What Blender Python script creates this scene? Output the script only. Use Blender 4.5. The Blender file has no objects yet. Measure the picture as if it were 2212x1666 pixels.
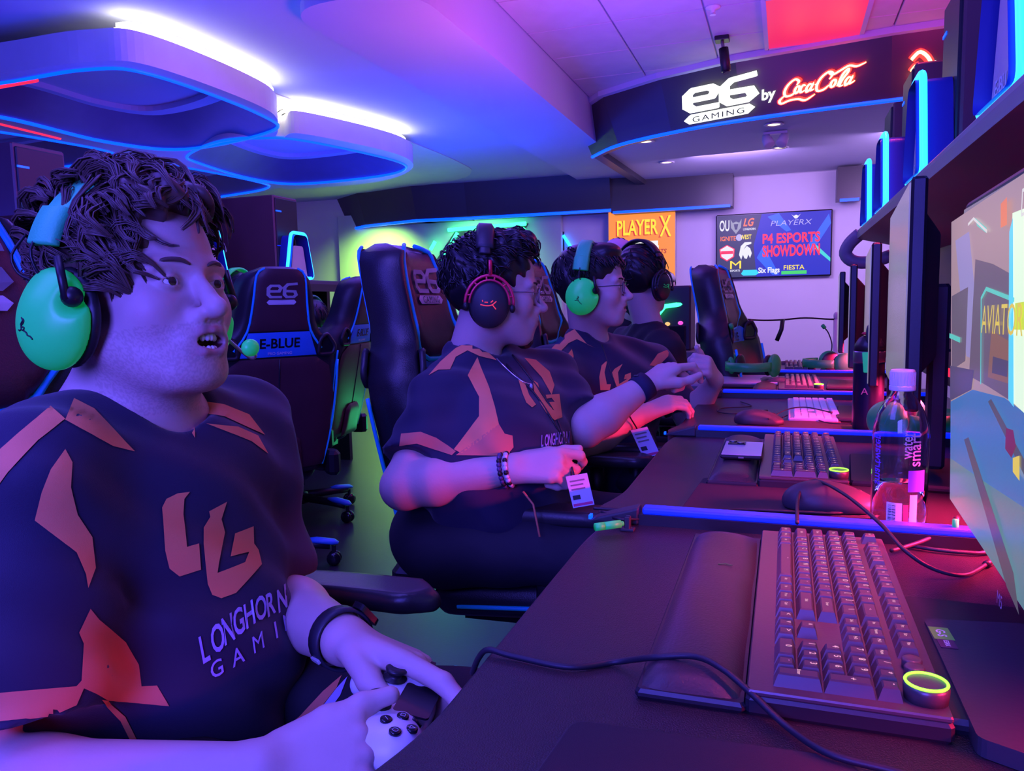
import bpy, bmesh, math, random
import numpy as np
from mathutils import Vector, Matrix
from mathutils.bvhtree import BVHTree
from mathutils.geometry import delaunay_2d_cdt
random.seed(7); RNG = np.random.default_rng(7)
SC = bpy.context.scene; COL = SC.collection
R = math.radians; PI = math.pi

# ------------------------------------------------------------------ camera (solved from the row's vanishing points)
FPX, CX, CY, CAMH = 1662.0, 1106.0, 833.0, 1.08
_y = np.array([1696-CX, -(645-CY), FPX]); _y /= np.linalg.norm(_y)
_x = -np.array([-3600-CX, -(755-CY), FPX]); _x -= _y*_x.dot(_y); _x /= np.linalg.norm(_x)
_z = np.cross(_x, _y); _z = -_z if _z[1] < 0 else _z
CM = np.array([_x, _y, _z])
def P(px, py, d):
    """point of the place seen at a pixel, d metres deep along the view axis"""
    c = np.array([(px-CX)/FPX*d, -(py-CY)/FPX*d, d]); return CM @ c + np.array([0, 0, CAMH])
def RAY(px, py): return CM @ np.array([(px-CX)/FPX, -(py-CY)/FPX, 1.0])
def PL(px, py, x=None, y=None, z=None):
    d = RAY(px, py)
    t = (x/d[0]) if x is not None else (y/d[1]) if y is not None else ((z-CAMH)/d[2])
    return np.array([0, 0, CAMH]) + d*t
cam = bpy.data.cameras.new('camera'); camo = bpy.data.objects.new('camera', cam); COL.objects.link(camo)
cam.sensor_width = 36; cam.lens = FPX/2212*36; cam.clip_start = .02; cam.clip_end = 60
camo.matrix_world = Matrix(((CM[0,0], CM[0,1], -CM[0,2], 0), (CM[1,0], CM[1,1], -CM[1,2], 0), (CM[2,0], CM[2,1], -CM[2,2], CAMH), (0,0,0,1)))
SC.camera = camo
# ------------------------------------------------------------------ world, exposure, lamps
w = bpy.data.worlds.new('world'); SC.world = w; w.use_nodes = True
w.node_tree.nodes['Background'].inputs[0].default_value = (.10, .05, .42, 1); w.node_tree.nodes['Background'].inputs[1].default_value = .17
SC.view_settings.view_transform = 'Standard'; SC.view_settings.look = 'None'
SC.view_settings.exposure = 0.0; SC.view_settings.gamma = 1; SC.view_settings.use_curve_mapping = False
def area(name, loc, to, size, col, power, sy=None, spread=180):
    l = bpy.data.lights.new(name, 'AREA'); l.energy = power; l.color = col; l.size = size; l.spread = R(spread)
    if sy: l.shape = 'RECTANGLE'; l.size_y = sy
    o = bpy.data.objects.new(name, l); COL.objects.link(o); o.location = loc
    o.rotation_euler = (Vector(to)-Vector(loc)).to_track_quat('-Z', 'Y').to_euler(); return o
def point(name, loc, col, power, r=.1):
    l = bpy.data.lights.new(name, 'POINT'); l.energy = power; l.color = col; l.shadow_soft_size = r
    o = bpy.data.objects.new(name, l); COL.objects.link(o); o.location = loc; return o
BLU = (.13, .07, 1.0); VIO = (.34, .14, 1.0)
area('front_fill_blue', (-.35, -1.15, 1.55), (-.7, .9, .95), .9, (.10, .08, 1.0), 88)  # unseen blue fill added behind the camera to light the faces
area('ceiling_lamp_blue', (-1.7, -.2, 2.5), (-.8, 1.2, .9), 1.2, (.10, .07, 1.0), 45)
area('row_lamp_violet', (-.9, .9, 2.55), (-.75, 1.9, .9), .8, (.15, .10, 1.0), 26)
area('room_lamp_blue', (-1.9, 3.8, 2.45), (-2.2, 3.2, 0), 1.6, (.16, .08, 1.0), 40)
area('ceiling_fill_blue', (-3.0, 2.6, 1.5), (-3.0, 2.7, 3), 2.0, (.02, .04, 1.0), 36)  # unseen lamps added in mid-room, standing in for blue cove light
area('ceiling_fill_blue', (-3.2, 6.2, 1.6), (-3.2, 6.3, 3), 2.2, (.015, .05, 1.0), 66)
area('uplight_violet', (-.7, 4.6, 1.9), (-.7, 4.7, 3), 1.2, (.22, .07, 1.0), 22)
point('cell_glow_blue', (-5.0, 5.6, 1.6), (.07, .06, 1.0), 26, .35)
point('uplight_magenta', (.9, 5.0, 2.45), (1.0, .03, .35), 22, .2)
area('soffit_fill_pink', (-1.2, 3.9, 1.7), (-1.9, 4.2, 2.7), .5, (1.0, .12, .45), 12)  # added unseen lamp, pulls the dropped ceiling band towards pink
area('ceiling_panel_red', (.75, 2.6, 2.85), (-.1, 1.4, .8), .7, (1.0, .06, .22), 5.5)
area('desk_fill_red', (.42, .92, 2.7), (.09, .92, .75), .2, (1.0, .10, .30), 2.6, spread=20)  # added narrow red fills, redden keyboards and desks but not faces
area('desk_fill_red', (.36, 1.95, 2.7), (.12, 1.95, .75), .2, (1.0, .06, .22), 2.0, spread=16)
area('desk_fill_red', (.40, 2.9, 2.7), (.14, 2.9, .75), .2, (1.0, .06, .22), 2.0, spread=16)
area('far_downlight', (-.5, 8.2, 2.45), (-.4, 9.8, 1.0), .9, (.56, .34, 1.0), 52)
area('far_downlight', (1.2, 7.9, 2.42), (.6, 9.6, .9), .8, (.66, .40, 1.0), 36)
area('wall_wash_green', (-5.3, 9.3, 2.1), (-5.5, 10.2, 1.0), .4, (.42, .95, .10), 26, spread=120)
area('wall_wash_green', (-3.9, 9.2, 2.0), (-3.9, 10.2, 1.2), .5, (.25, .85, .45), 16, spread=120)
area('wall_fill_violet', (-6.8, 6.5, 2.3), (-8.4, 6.5, 1.4), .8, (.30, .12, 1.0), 24)  # added unseen light that turns the left wall purple
point('floor_glow_green', (-2.0, 4.3, .3), (.04, 1.0, .35), 5, .15)
# ------------------------------------------------------------------ materials
MATS = {}
def mat(name, col, rough=.5, metal=0.0, emit=None, es=0.0, bump=0.0, bscale=200.0, var=0.0, vscale=8.0, trans=0.0, ior=1.45, coat=0.0, attr=None, spec=.5, alpha=1.0, sheen=0.0):
    if name in MATS: return MATS[name]
    m = bpy.data.materials.new(name); m.use_nodes = True; n = m.node_tree.nodes; L = m.node_tree.links; b = n['Principled BSDF']
    b.inputs['Base Color'].default_value = (*col, 1); b.inputs['Roughness'].default_value = rough; b.inputs['Metallic'].default_value = metal
    b.inputs['IOR'].default_value = ior; b.inputs['Transmission Weight'].default_value = trans; b.inputs['Coat Weight'].default_value = coat
    b.inputs['Specular IOR Level'].default_value = spec; b.inputs['Alpha'].default_value = alpha; b.inputs['Sheen Weight'].default_value = sheen
    if emit: b.inputs['Emission Color'].default_value = (*emit, 1); b.inputs['Emission Strength'].default_value = es
    src = None
    if attr:
        a = n.new('ShaderNodeAttribute'); a.attribute_name = attr; src = a.outputs['Color']; L.new(src, b.inputs['Base Color'])
    if var or bump: tc = n.new('ShaderNodeTexCoord')
    if var:
        t = n.new('ShaderNodeTexNoise'); t.inputs['Scale'].default_value = vscale; t.inputs['Detail'].default_value = 5; L.new(tc.outputs['Object'], t.inputs['Vector'])
        mx = n.new('ShaderNodeMix'); mx.data_type = 'RGBA'; mx.blend_type = 'MULTIPLY'; mx.inputs[0].default_value = 1.0
        rp = n.new('ShaderNodeValToRGB'); rp.color_ramp.elements[0].position = .3; rp.color_ramp.elements[1].position = .7
        rp.color_ramp.elements[0].color = (1-var, 1-var, 1-var, 1); rp.color_ramp.elements[1].color = (1, 1, 1, 1); L.new(t.outputs['Fac'], rp.inputs[0])
        if src: L.new(src, mx.inputs[6])
        else: mx.inputs[6].default_value = (*col, 1)
        L.new(rp.outputs[0], mx.inputs[7]); L.new(mx.outputs[2], b.inputs['Base Color'])
    if bump:
        t2 = n.new('ShaderNodeTexNoise'); t2.inputs['Scale'].default_value = bscale; t2.inputs['Detail'].default_value = 3; L.new(tc.outputs['Object'], t2.inputs['Vector'])
        bp = n.new('ShaderNodeBump'); bp.inputs['Strength'].default_value = bump; bp.inputs['Distance'].default_value = .002; L.new(t2.outputs['Fac'], bp.inputs['Height']); L.new(bp.outputs['Normal'], b.inputs['Normal'])
    MATS[name] = m; return m
def glow(name, col, s): return mat(name, (.02, .02, .02), .4, emit=col, es=s)
m_black = mat('black plastic', (.012, .012, .016), .42, bump=.05, bscale=300)
m_gloss = mat('gloss black', (.010, .010, .014), .2)
m_dark = mat('charcoal plastic', (.03, .03, .038), .5, bump=.08, bscale=250)
m_grey = mat('grey plastic', (.20, .20, .22), .45, var=.1)
m_lgrey = mat('light grey plastic', (.45, .45, .48), .4, var=.08)
m_white = mat('white plastic', (.72, .72, .74), .35, var=.05)
m_leather = mat('black leatherette', (.022, .020, .028), .38, bump=.25, bscale=420, var=.2)
m_leather2 = mat('dark maroon leatherette', (.075, .028, .040), .42, bump=.25, bscale=420, var=.2)
m_blue_l = mat('blue leatherette', (.03, .22, .75), .4, bump=.2, bscale=420, var=.1)
m_pipe = mat('blue piping', (.02, .30, .85), .4, emit=(.0, .25, .9), es=.06)  # faint emission added, the piping is no light source
m_print = mat('pale grey print', (.62, .62, .70), .5)
m_green = mat('green plastic with added glow', (.04, .86, .16), .38, var=.06, vscale=30, emit=(.0, .8, .15), es=.16)  # emission added to plain plastic, brightens the green under blue lamps
m_steel = mat('dark steel', (.25, .25, .28), .3, metal=.9)
m_wallw = mat('white wall paint', (.74, .70, .74), .7, bump=.06, bscale=90, var=.06, vscale=1.5)
m_wallg = mat('pale painted wall', (.62, .66, .60), .7, bump=.06, bscale=90, var=.06, vscale=1.5)
m_ceil = mat('ceiling plaster', (.56, .58, .72), .75, bump=.05, bscale=60, var=.05, vscale=1.2)
m_tile = mat('ceiling tile', (.62, .60, .66), .8, bump=.2, bscale=160, var=.08, vscale=6)
m_band = mat('dark laminated soffit', (.055, .050, .062), .33, var=.12, vscale=2)
m_floor = mat('dark vinyl floor', (.035, .038, .044), .33, bump=.1, bscale=120, var=.3, vscale=3)
m_desk = mat('textured black desk laminate', (.017, .015, .018), .28, bump=.55, bscale=700, var=.1, vscale=40)
m_pad = mat('black cloth mouse pad', (.022, .018, .022), .85, bump=.4, bscale=1500)
m_cable = mat('black cable sheath', (.012, .012, .02), .5, bump=.1, bscale=900)
m_led_b = glow('blue led', (.0, .045, 1.0), 3.5)
m_led_c = glow('cyan led tube', (.01, .22, 1.0), 6.0)
m_led_bd = glow('blue led diffuser', (.0, .012, 1.0), 1.6)
m_led_g = glow('green led tube', (.02, 1.0, .22), 7.0)
m_led_w = glow('white cove led', (1.0, .97, .82), 9.0)
m_led_r = glow('red led', (1.0, .02, .06), 1.3)
# ------------------------------------------------------------------ object helpers
def tag(o, label=None, cat=None, group=None, kind=None):
    if label: o['label'] = label
    if cat: o['category'] = cat
    if group: o['group'] = group
    if kind: o['kind'] = kind
    return o
def empty(name, loc=(0,0,0), rz=0.0, label=None, cat=None, group=None):
    o = bpy.data.objects.new(name, None); COL.objects.link(o); o.empty_display_size = .05
    o.location = tuple(float(v) for v in loc); o.rotation_euler = (0, 0, rz); return tag(o, label, cat, group)
def ob(name, me, parent=None, world=False):
    o = bpy.data.objects.new(name, me); COL.objects.link(o)
    if parent:
        o.parent = parent
        if world and parent.parent is None:
            pm = Matrix.Translation(parent.location) @ parent.rotation_euler.to_matrix().to_4x4(); o.matrix_parent_inverse = pm.inverted()
    return o
def mesh(name, v, f, m, smooth=False):
    me = bpy.data.meshes.new(name); me.from_pydata([tuple(map(float, p)) for p in v], [], [tuple(map(int, q)) for q in f]); me.update()
    for mm in (m if isinstance(m, (list, tuple)) else [m]): me.materials.append(mm)
    if smooth: me.polygons.foreach_set('use_smooth', [True]*len(me.polygons))
    return me
def copy_tree(o, parent=None, mats=None):
    c = o.copy(); COL.objects.link(c)
    if parent: c.parent = parent
    for ch in o.children: copy_tree(ch, c)
    return c
def unit(v): v = np.asarray(v, float); return v/(np.linalg.norm(v)+1e-12)
def frame(d, up=(0,0,1)):
    d = unit(d); u = np.asarray(up, float)
    if abs(d.dot(u)) > .97: u = np.array([1., 0, 0])
    s = unit(np.cross(u, d)); return s, np.cross(d, s)
def smooth_path(pts, n=6, closed=False):
    p = [np.asarray(q, float) for q in pts]; N = len(p); out = []
    rng = range(N if closed else N-1)
    for i in rng:
        if closed: a, b, c, d = p[(i-1) % N], p[i], p[(i+1) % N], p[(i+2) % N]
        else: a, b, c, d = p[max(i-1, 0)], p[i], p[i+1], p[min(i+2, N-1)]
        for k in range(n):
            t = k/n; out.append(.5*((2*b)+(-a+c)*t+(2*a-5*b+4*c-d)*t*t+(-a+3*b-3*c+d)*t**3))
    if not closed: out.append(p[-1])
    return out
class MB:
    def __init__(s): s.v = []; s.f = []
    def add(s, v, f):
        b = len(s.v); s.v += [np.asarray(p, float) for p in v]; s.f += [tuple(i+b for i in q) for q in f]; return s
    def hexa(s, p8): return s.add(p8, [(0,3,2,1),(4,5,6,7),(0,1,5,4),(1,2,6,5),(2,3,7,6),(3,0,4,7)])
    def box(s, c, size, rz=0.0, bev=0.0, taper=1.0):
        hx, hy, hz = [q/2 for q in size]; c = np.asarray(c, float)
        if not bev:
            pts = [(-hx,-hy,-hz),(hx,-hy,-hz),(hx,hy,-hz),(-hx,hy,-hz)]+[(a*taper, b*taper, hz) for a, b in ((-hx,-hy),(hx,-hy),(hx,hy),(-hx,hy))]
            F = [(0,3,2,1),(4,5,6,7),(0,1,5,4),(1,2,6,5),(2,3,7,6),(3,0,4,7)]
        else:
            e = min(bev, hx*.95, hy*.95, hz*.95); pts = []; F = []
            ring = lambda ix, iy: [(-hx+ix,-hy+iy+e),(-hx+ix+e,-hy+iy),(hx-ix-e,-hy+iy),(hx-ix,-hy+iy+e),(hx-ix,hy-iy-e),(hx-ix-e,hy-iy),(-hx+ix+e,hy-iy),(-hx+ix,hy-iy-e)]
            for z, q in ((-hz, e), (-hz+e, 0), (hz-e, 0), (hz, e)):
                k = taper if z > 0 else 1.0
                pts += [(a*k, b*k, z) for a, b in ring(q*.6, q*.6)]
            for l in range(3):
                for i in range(8): j = (i+1) % 8; F.append((l*8+i, l*8+j, l*8+8+j, l*8+8+i))
            F += [tuple(range(7, -1, -1)), tuple(range(24, 32))]
        cs, sn = math.cos(rz), math.sin(rz)
        return s.add([(c[0]+x*cs-y*sn, c[1]+x*sn+y*cs, c[2]+z) for x, y, z in pts], F)
    def tube(s, pts, r, n=8, closed=False, cap=True, flat=None, up=(0,0,1)):
        pts = [np.asarray(p, float) for p in pts]; N = len(pts); rr = [r]*N if np.isscalar(r) else list(r); V = []; F = []
        ps = None
        for i in range(N):
            if closed: d = pts[(i+1) % N]-pts[i-1]
            else: d = pts[min(i+1, N-1)]-pts[max(i-1, 0)]
            d = unit(d)
            if ps is None: a, b = frame(d, up)
            else:
                a = ps-d*ps.dot(d)
                a = unit(a) if np.linalg.norm(a) > 1e-6 else frame(d)[0]
                b = np.cross(d, a)
            ps = a
            fl = flat if flat else 1.0
            for k in range(n):
                t = 2*PI*k/n; V.append(pts[i]+rr[i]*(a*math.cos(t)+b*math.sin(t)*fl))
        for i in range(N if closed else N-1):
            for k in range(n):
                j = (i+1) % N; F.append((i*n+k, i*n+(k+1) % n, j*n+(k+1) % n, j*n+k))
        if cap and not closed: F += [tuple(range(n-1, -1, -1)), tuple(range((N-1)*n, N*n))]
        return s.add(V, F)
    def lathe(s, prof, c=(0,0,0), ax=(0,0,1), n=24, sy=1.0):
        a, b = frame(ax); ax = unit(ax); c = np.asarray(c, float); V = []; F = []; m = len(prof)
        for r, h in prof:
            for k in range(n): t = 2*PI*k/n; V.append(c+ax*h+r*(a*math.cos(t)+b*sy*math.sin(t)))
        for i in range(m-1):
            for k in range(n): F.append((i*n+k, i*n+(k+1) % n, (i+1)*n+(k+1) % n, (i+1)*n+k))
        F += [tuple(range(n-1, -1, -1)), tuple(range((m-1)*n, m*n))]
        return s.add(V, F)
    def prism(s, poly, o, u, v, d):
        """polygon in the (u,v) plane at o, extruded by vector d"""
        o, u, v, d = [np.asarray(q, float) for q in (o, u, v, d)]; n = len(poly)
        A = [o+u*a+v*b for a, b in poly]; V = A+[p+d for p in A]
        F = [tuple(range(n-1, -1, -1)), tuple(range(n, 2*n))]+[(i, (i+1) % n, n+(i+1) % n, n+i) for i in range(n)]
        if np.dot(np.cross(u, v), d)*sum(poly[i][0]*poly[(i+1) % n][1]-poly[(i+1) % n][0]*poly[i][1] for i in range(n)) < 0: F = [q[::-1] for q in F]
        return s.add(V, F)
    def ell(s, c, r, n=12, m=8, rot=None):
        c = np.asarray(c, float); V = []; F = []
        for i in range(1, m):
            for k in range(n):
                a, b = PI*i/m, 2*PI*k/n; q = np.array([r[0]*math.sin(a)*math.cos(b), r[1]*math.sin(a)*math.sin(b), r[2]*math.cos(a)])
                V.append(c+(rot @ q if rot is not None else q))
        zz = np.array([0, 0, r[2]]); zz = rot @ zz if rot is not None else zz
        V += [c+zz, c-zz]; T = len(V)-2
        for i in range(m-2):
            for k in range(n): F.append((i*n+k, (i+1)*n+k, (i+1)*n+(k+1) % n, i*n+(k+1) % n))
        for k in range(n): F += [(T, k, (k+1) % n), (T+1, (m-2)*n+(k+1) % n, (m-2)*n+k)]
        return s.add(V, F)
    def me(s, name, m, smooth=False): return mesh(name, s.v, s.f, m, smooth)
    def build(s, name, m, parent=None, smooth=False, world=False, bevel=0.0, seg=2):
        o = ob(name, s.me(name, m, smooth), parent, world)
        if bevel:
            b = o.modifiers.new('bevel', 'BEVEL'); b.width = bevel; b.segments = seg; b.limit_method = 'ANGLE'; b.angle_limit = R(40)
            if smooth: pass
        return o
def rrect(w, h, r, n=5):
    out = []
    for cx, cy, a in ((w/2-r, h/2-r, 0), (-w/2+r, h/2-r, 90), (-w/2+r, -h/2+r, 180), (w/2-r, -h/2+r, 270)):
        for k in range(n+1): t = R(a+90*k/n); out.append((cx+r*math.cos(t), cy+r*math.sin(t)))
    return out
def round_poly(pts, r, n=5):
    """round the corners of a polygon"""
    out = []; N = len(pts); pts = [np.asarray(p, float) for p in pts]
    for i in range(N):
        a, b, c = pts[i-1], pts[i], pts[(i+1) % N]; rr = r[i] if not np.isscalar(r) else r
        la, lc = np.linalg.norm(a-b), np.linalg.norm(c-b); k = min(rr, la*.48, lc*.48); p, q = b+(a-b)/la*k, b+(c-b)/lc*k
        for j in range(n+1): t = j/n; out.append((1-t)**2*p+2*t*(1-t)*b+t*t*q)
    return out
_tc = {}
def text2d(s, size=1.0, bold=0.0, shear=0.0, sp=1.0):
    """outline letters as (verts2d, faces), left aligned on the baseline, cap height about .7*size"""
    bold = 0.0 if "M" in s else bold; key = (s, bold, shear, sp)
    if key not in _tc:
        c = bpy.data.curves.new('t', 'FONT'); c.body = s; c.size = 1; c.shear = shear; c.space_character = sp; c.resolution_u = 3; c.offset = bold
        o = bpy.data.objects.new('t', c); me = bpy.data.meshes.new_from_object(o)
        _tc[key] = ([tuple(v.co[:2]) for v in me.vertices], [tuple(p.vertices) for p in me.polygons])
        bpy.data.objects.remove(o); bpy.data.curves.remove(c); bpy.data.meshes.remove(me)
    v, f = _tc[key]; return [(a*size, b*size) for a, b in v], f
def text_at(mb, s, o, u, v, width=None, size=None, center=True, **k):
    """letters in the plane (o,u,v); width fits the line; v gives the up direction"""
    V, F = text2d(s, 1.0, **k); xs = [q[0] for q in V]; ys = [q[1] for q in V]; W = max(xs)-min(xs); Hh = max(ys)-min(ys)
    sx = width/W if width else size; sy = size/.7 if (width and size) else sx
    cx = (min(xs)+max(xs))/2 if center else min(xs); cy = (min(ys)+max(ys))/2 if center else 0
    o, u, v = [np.asarray(q, float) for q in (o, u, v)]
    return mb.add([o+u*((a-cx)*sx)+v*((b-cy)*sy) for a, b in V], F)
def stroke(mb, pts, wd, o, u, v, d, sm=0):
    """a pen stroke of width wd (number or list) with thickness vector d"""
    p = [np.array(q, float) for q in pts]
    n0 = len(p)
    if sm:
        ws = [wd]*n0 if np.isscalar(wd) else list(wd); q3 = smooth_path([(a[0], a[1], b) for a, b in zip(p, ws)], sm); p = [q[:2] for q in q3]; ws = [q[2] for q in q3]
    else: ws = [wd]*n0 if np.isscalar(wd) else list(wd)
    o, u, v, d = [np.asarray(q, float) for q in (o, u, v, d)]; N = len(p); Lp = []; Rp = []
    for i in range(N):
        e1 = unit(p[i]-p[i-1]) if i > 0 else None; e2 = unit(p[i+1]-p[i]) if i < N-1 else None
        e1 = e2 if e1 is None else e1; e2 = e1 if e2 is None else e2
        t = unit(e1+e2) if np.linalg.norm(e1+e2) > 1e-6 else e1; nn = np.array([-t[1], t[0]]); k = ws[i]/2/max(.5, nn.dot(np.array([-e1[1], e1[0]])))
        Lp.append(p[i]+nn*k); Rp.append(p[i]-nn*k)
    W = lambda q: o+u*q[0]+v*q[1]
    V = [W(q) for q in Lp]+[W(q) for q in Rp]; V += [q+d for q in V]; F = []
    for i in range(N-1):
        F += [(i, i+1, N+i+1, N+i), (2*N+i, 3*N+i, 3*N+i+1, 2*N+i+1), (i, 2*N+i, 2*N+i+1, i+1), (N+i, N+i+1, 3*N+i+1, 3*N+i)]
    F += [(0, N, 3*N, 2*N), (N-1, 3*N-1, 4*N-1, 2*N-1)]
    return mb.add(V, F)
# ------------------------------------------------------------------ organic surfaces: blended volumes -> quad surface (surface nets)
def cone(a, ra, b, rb, k=.02, cut=False): return ('c', np.asarray(a, float), ra, np.asarray(b, float), rb, k, cut, 1)
def ellip(c, r, k=.02, rot=None, sub=False): return ('e', np.asarray(c, float), np.asarray(r, float), np.eye(3) if rot is None else np.asarray(rot, float), k, sub)
def sdf_mesh(prims, h, lo=None, hi=None, disp=None, clip=None):
    pts = []
    for q in prims:
        if q[0] == 'c': pts += [q[1]-q[2], q[1]+q[2], q[3]-q[4], q[3]+q[4]]
        elif not q[5]: m = max(q[2]); pts += [q[1]-m, q[1]+m]
    pts = np.array(pts); lo = pts.min(0)-3*h if lo is None else np.asarray(lo, float); hi = pts.max(0)+3*h if hi is None else np.asarray(hi, float)
    n = np.ceil((hi-lo)/h).astype(int)+1; ax = [lo[i]+h*np.arange(n[i]) for i in range(3)]
    D = np.full(n, .5, np.float32)
    for q in prims:
        if q[0] == 'c': k = q[5]; a = np.minimum(q[1]-q[2], q[3]-q[4]); b = np.maximum(q[1]+q[2], q[3]+q[4])
        else: k = q[4]; m = max(q[2]); a = q[1]-m; b = q[1]+m
        e = 2.2*k+4*h; i0 = np.clip(np.floor((a-e-lo)/h).astype(int), 0, n); i1 = np.clip(np.ceil((b+e-lo)/h).astype(int)+1, 0, n)
        if (i1 <= i0).any(): continue
        X, Y, Z = [ax[i][i0[i]:i1[i]].astype(np.float32) for i in range(3)]
        X = X[:, None, None]; Y = Y[None, :, None]; Z = Z[None, None, :]
        if q[0] == 'c':
            A, ra, B, rb = q[1:5]; AB = B-A; L2 = AB.dot(AB)+1e-12
            t0 = ((X-A[0])*AB[0]+(Y-A[1])*AB[1]+(Z-A[2])*AB[2])/L2; t = np.clip(t0, 0, 1)
            d = np.sqrt((X-A[0]-t*AB[0])**2+(Y-A[1]-t*AB[1])**2+(Z-A[2]-t*AB[2])**2)-(ra+(rb-ra)*t)
            if q[6]: d = np.maximum(d, (t0-1)*math.sqrt(L2))
        else:
            c, r, Rm = q[1:4]; x, y, z = X-c[0], Y-c[1], Z-c[2]
            l = [Rm[0, i]*x+Rm[1, i]*y+Rm[2, i]*z for i in range(3)]
            k0 = np.sqrt(sum((l[i]/r[i])**2 for i in range(3)))+1e-6; k1 = np.sqrt(sum((l[i]/r[i]**2)**2 for i in range(3)))+1e-6; d = k0*(k0-1)/k1
        sl = tuple(slice(i0[i], i1[i]) for i in range(3)); O = D[sl]
        if q[0] == 'e' and q[5]: hh = np.maximum(k-np.abs(-d-O), 0)/k; D[sl] = np.maximum(O, -d)+hh*hh*k*.25
        else: hh = np.maximum(k-np.abs(d-O), 0)/k; D[sl] = np.minimum(O, d)-hh*hh*k*.25
    if disp is not None:
        near = np.abs(D) < .03; ii = np.argwhere(near); pp = lo+h*ii; D[near] += disp(pp).astype(np.float32)
    if clip is not None:
        for pc, nc in clip:
            g = (ax[0]-pc[0])[:, None, None]*nc[0]+(ax[1]-pc[1])[None, :, None]*nc[1]+(ax[2]-pc[2])[None, None, :]*nc[2]; D = np.maximum(D, g.astype(np.float32))
    I = D < 0; c8 = np.zeros(tuple(n-1), np.int8)
    for a in (0, 1):
        for b in (0, 1):
            for c in (0, 1): c8 += I[a:n[0]-1+a, b:n[1]-1+b, c:n[2]-1+c]
    act = (c8 > 0) & (c8 < 8); idx = -np.ones(act.shape, np.int64); cells = np.argwhere(act); idx[act] = np.arange(len(cells))
    S = np.zeros((len(cells), 3)); cnt = np.zeros(len(cells)); cor = [np.array([a, b, c]) for a in (0, 1) for b in (0, 1) for c in (0, 1)]
    val = {tuple(c): D[cells[:, 0]+c[0], cells[:, 1]+c[1], cells[:, 2]+c[2]].astype(float) for c in cor}
    for c in cor:
        for axn in range(3):
            if c[axn] == 0:
                e = c.copy(); e[axn] = 1; va, vb = val[tuple(c)], val[tuple(e)]; m = (va < 0) != (vb < 0)
                t = np.where(m, va/(va-vb+1e-20), 0); S[m] += c; S[m, axn] += t[m]; cnt[m] += 1
    V = lo+h*(cells+S/cnt[:, None]); F = []
    for axn in range(3):
        o1, o2 = (axn+1) % 3, (axn+2) % 3; sl0 = [slice(None)]*3; sl1 = [slice(None)]*3; sl0[axn] = slice(0, -1); sl1[axn] = slice(1, None)
        ch = I[tuple(sl0)] != I[tuple(sl1)]; E = np.argwhere(ch); E = E[(E[:, o1] > 0) & (E[:, o2] > 0) & (E[:, o1] < n[o1]-1) & (E[:, o2] < n[o2]-1)]
        ins = I[E[:, 0], E[:, 1], E[:, 2]]; q = []
        for da, db in ((-1,-1), (0,-1), (0,0), (-1,0)): c = E.copy(); c[:, o1] += da; c[:, o2] += db; q.append(idx[c[:, 0], c[:, 1], c[:, 2]])
        q = np.array(q).T; q[~ins] = q[~ins][:, ::-1]; F.append(q)
    return V, np.concatenate(F)
def np_mesh(name, V, F, m, smooth=True, col=None):
    me = bpy.data.meshes.new(name); nv, nf = len(V), len(F); me.vertices.add(nv); me.vertices.foreach_set('co', np.asarray(V, np.float32).ravel())
    me.loops.add(nf*4); me.loops.foreach_set('vertex_index', np.asarray(F, np.int32).ravel()); me.polygons.add(nf)
    me.polygons.foreach_set('loop_start', np.arange(0, nf*4, 4, dtype=np.int32)); me.update(calc_edges=True); me.validate()
    if smooth: me.polygons.foreach_set('use_smooth', np.ones(len(me.polygons), bool))
    for mm in (m if isinstance(m, (list, tuple)) else [m]): me.materials.append(mm)
    if col is not None:
        at = me.attributes.new('tint', 'FLOAT_COLOR', 'POINT'); c4 = np.ones((nv, 4), np.float32); c4[:, :3] = col; at.data.foreach_set('color', c4.ravel())
    return me
def bvh_of(V, F): return BVHTree.FromPolygons([tuple(v) for v in V], [tuple(int(i) for i in q) for q in F])
def in_poly(pts, poly):
    x, y = pts[:, 0], pts[:, 1]; r = np.zeros(len(pts), bool); n = len(poly)
    for i in range(n):
        x1, y1 = poly[i]; x2, y2 = poly[(i+1) % n]; c = (y1 > y) != (y2 > y)
        r ^= c & (x < (x2-x1)*(y-y1)/(y2-y1+1e-12)+x1)
    return r
def cast(bvh, px, py, off=.0012):
    d = Vector(RAY(px, py)).normalized(); h, nn, i, ds = bvh.ray_cast(Vector((0, 0, CAMH)), d)
    if h is None: return None
    if nn.dot(d) > 0: nn = -nn
    return np.array(h+nn*off), ds
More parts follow.
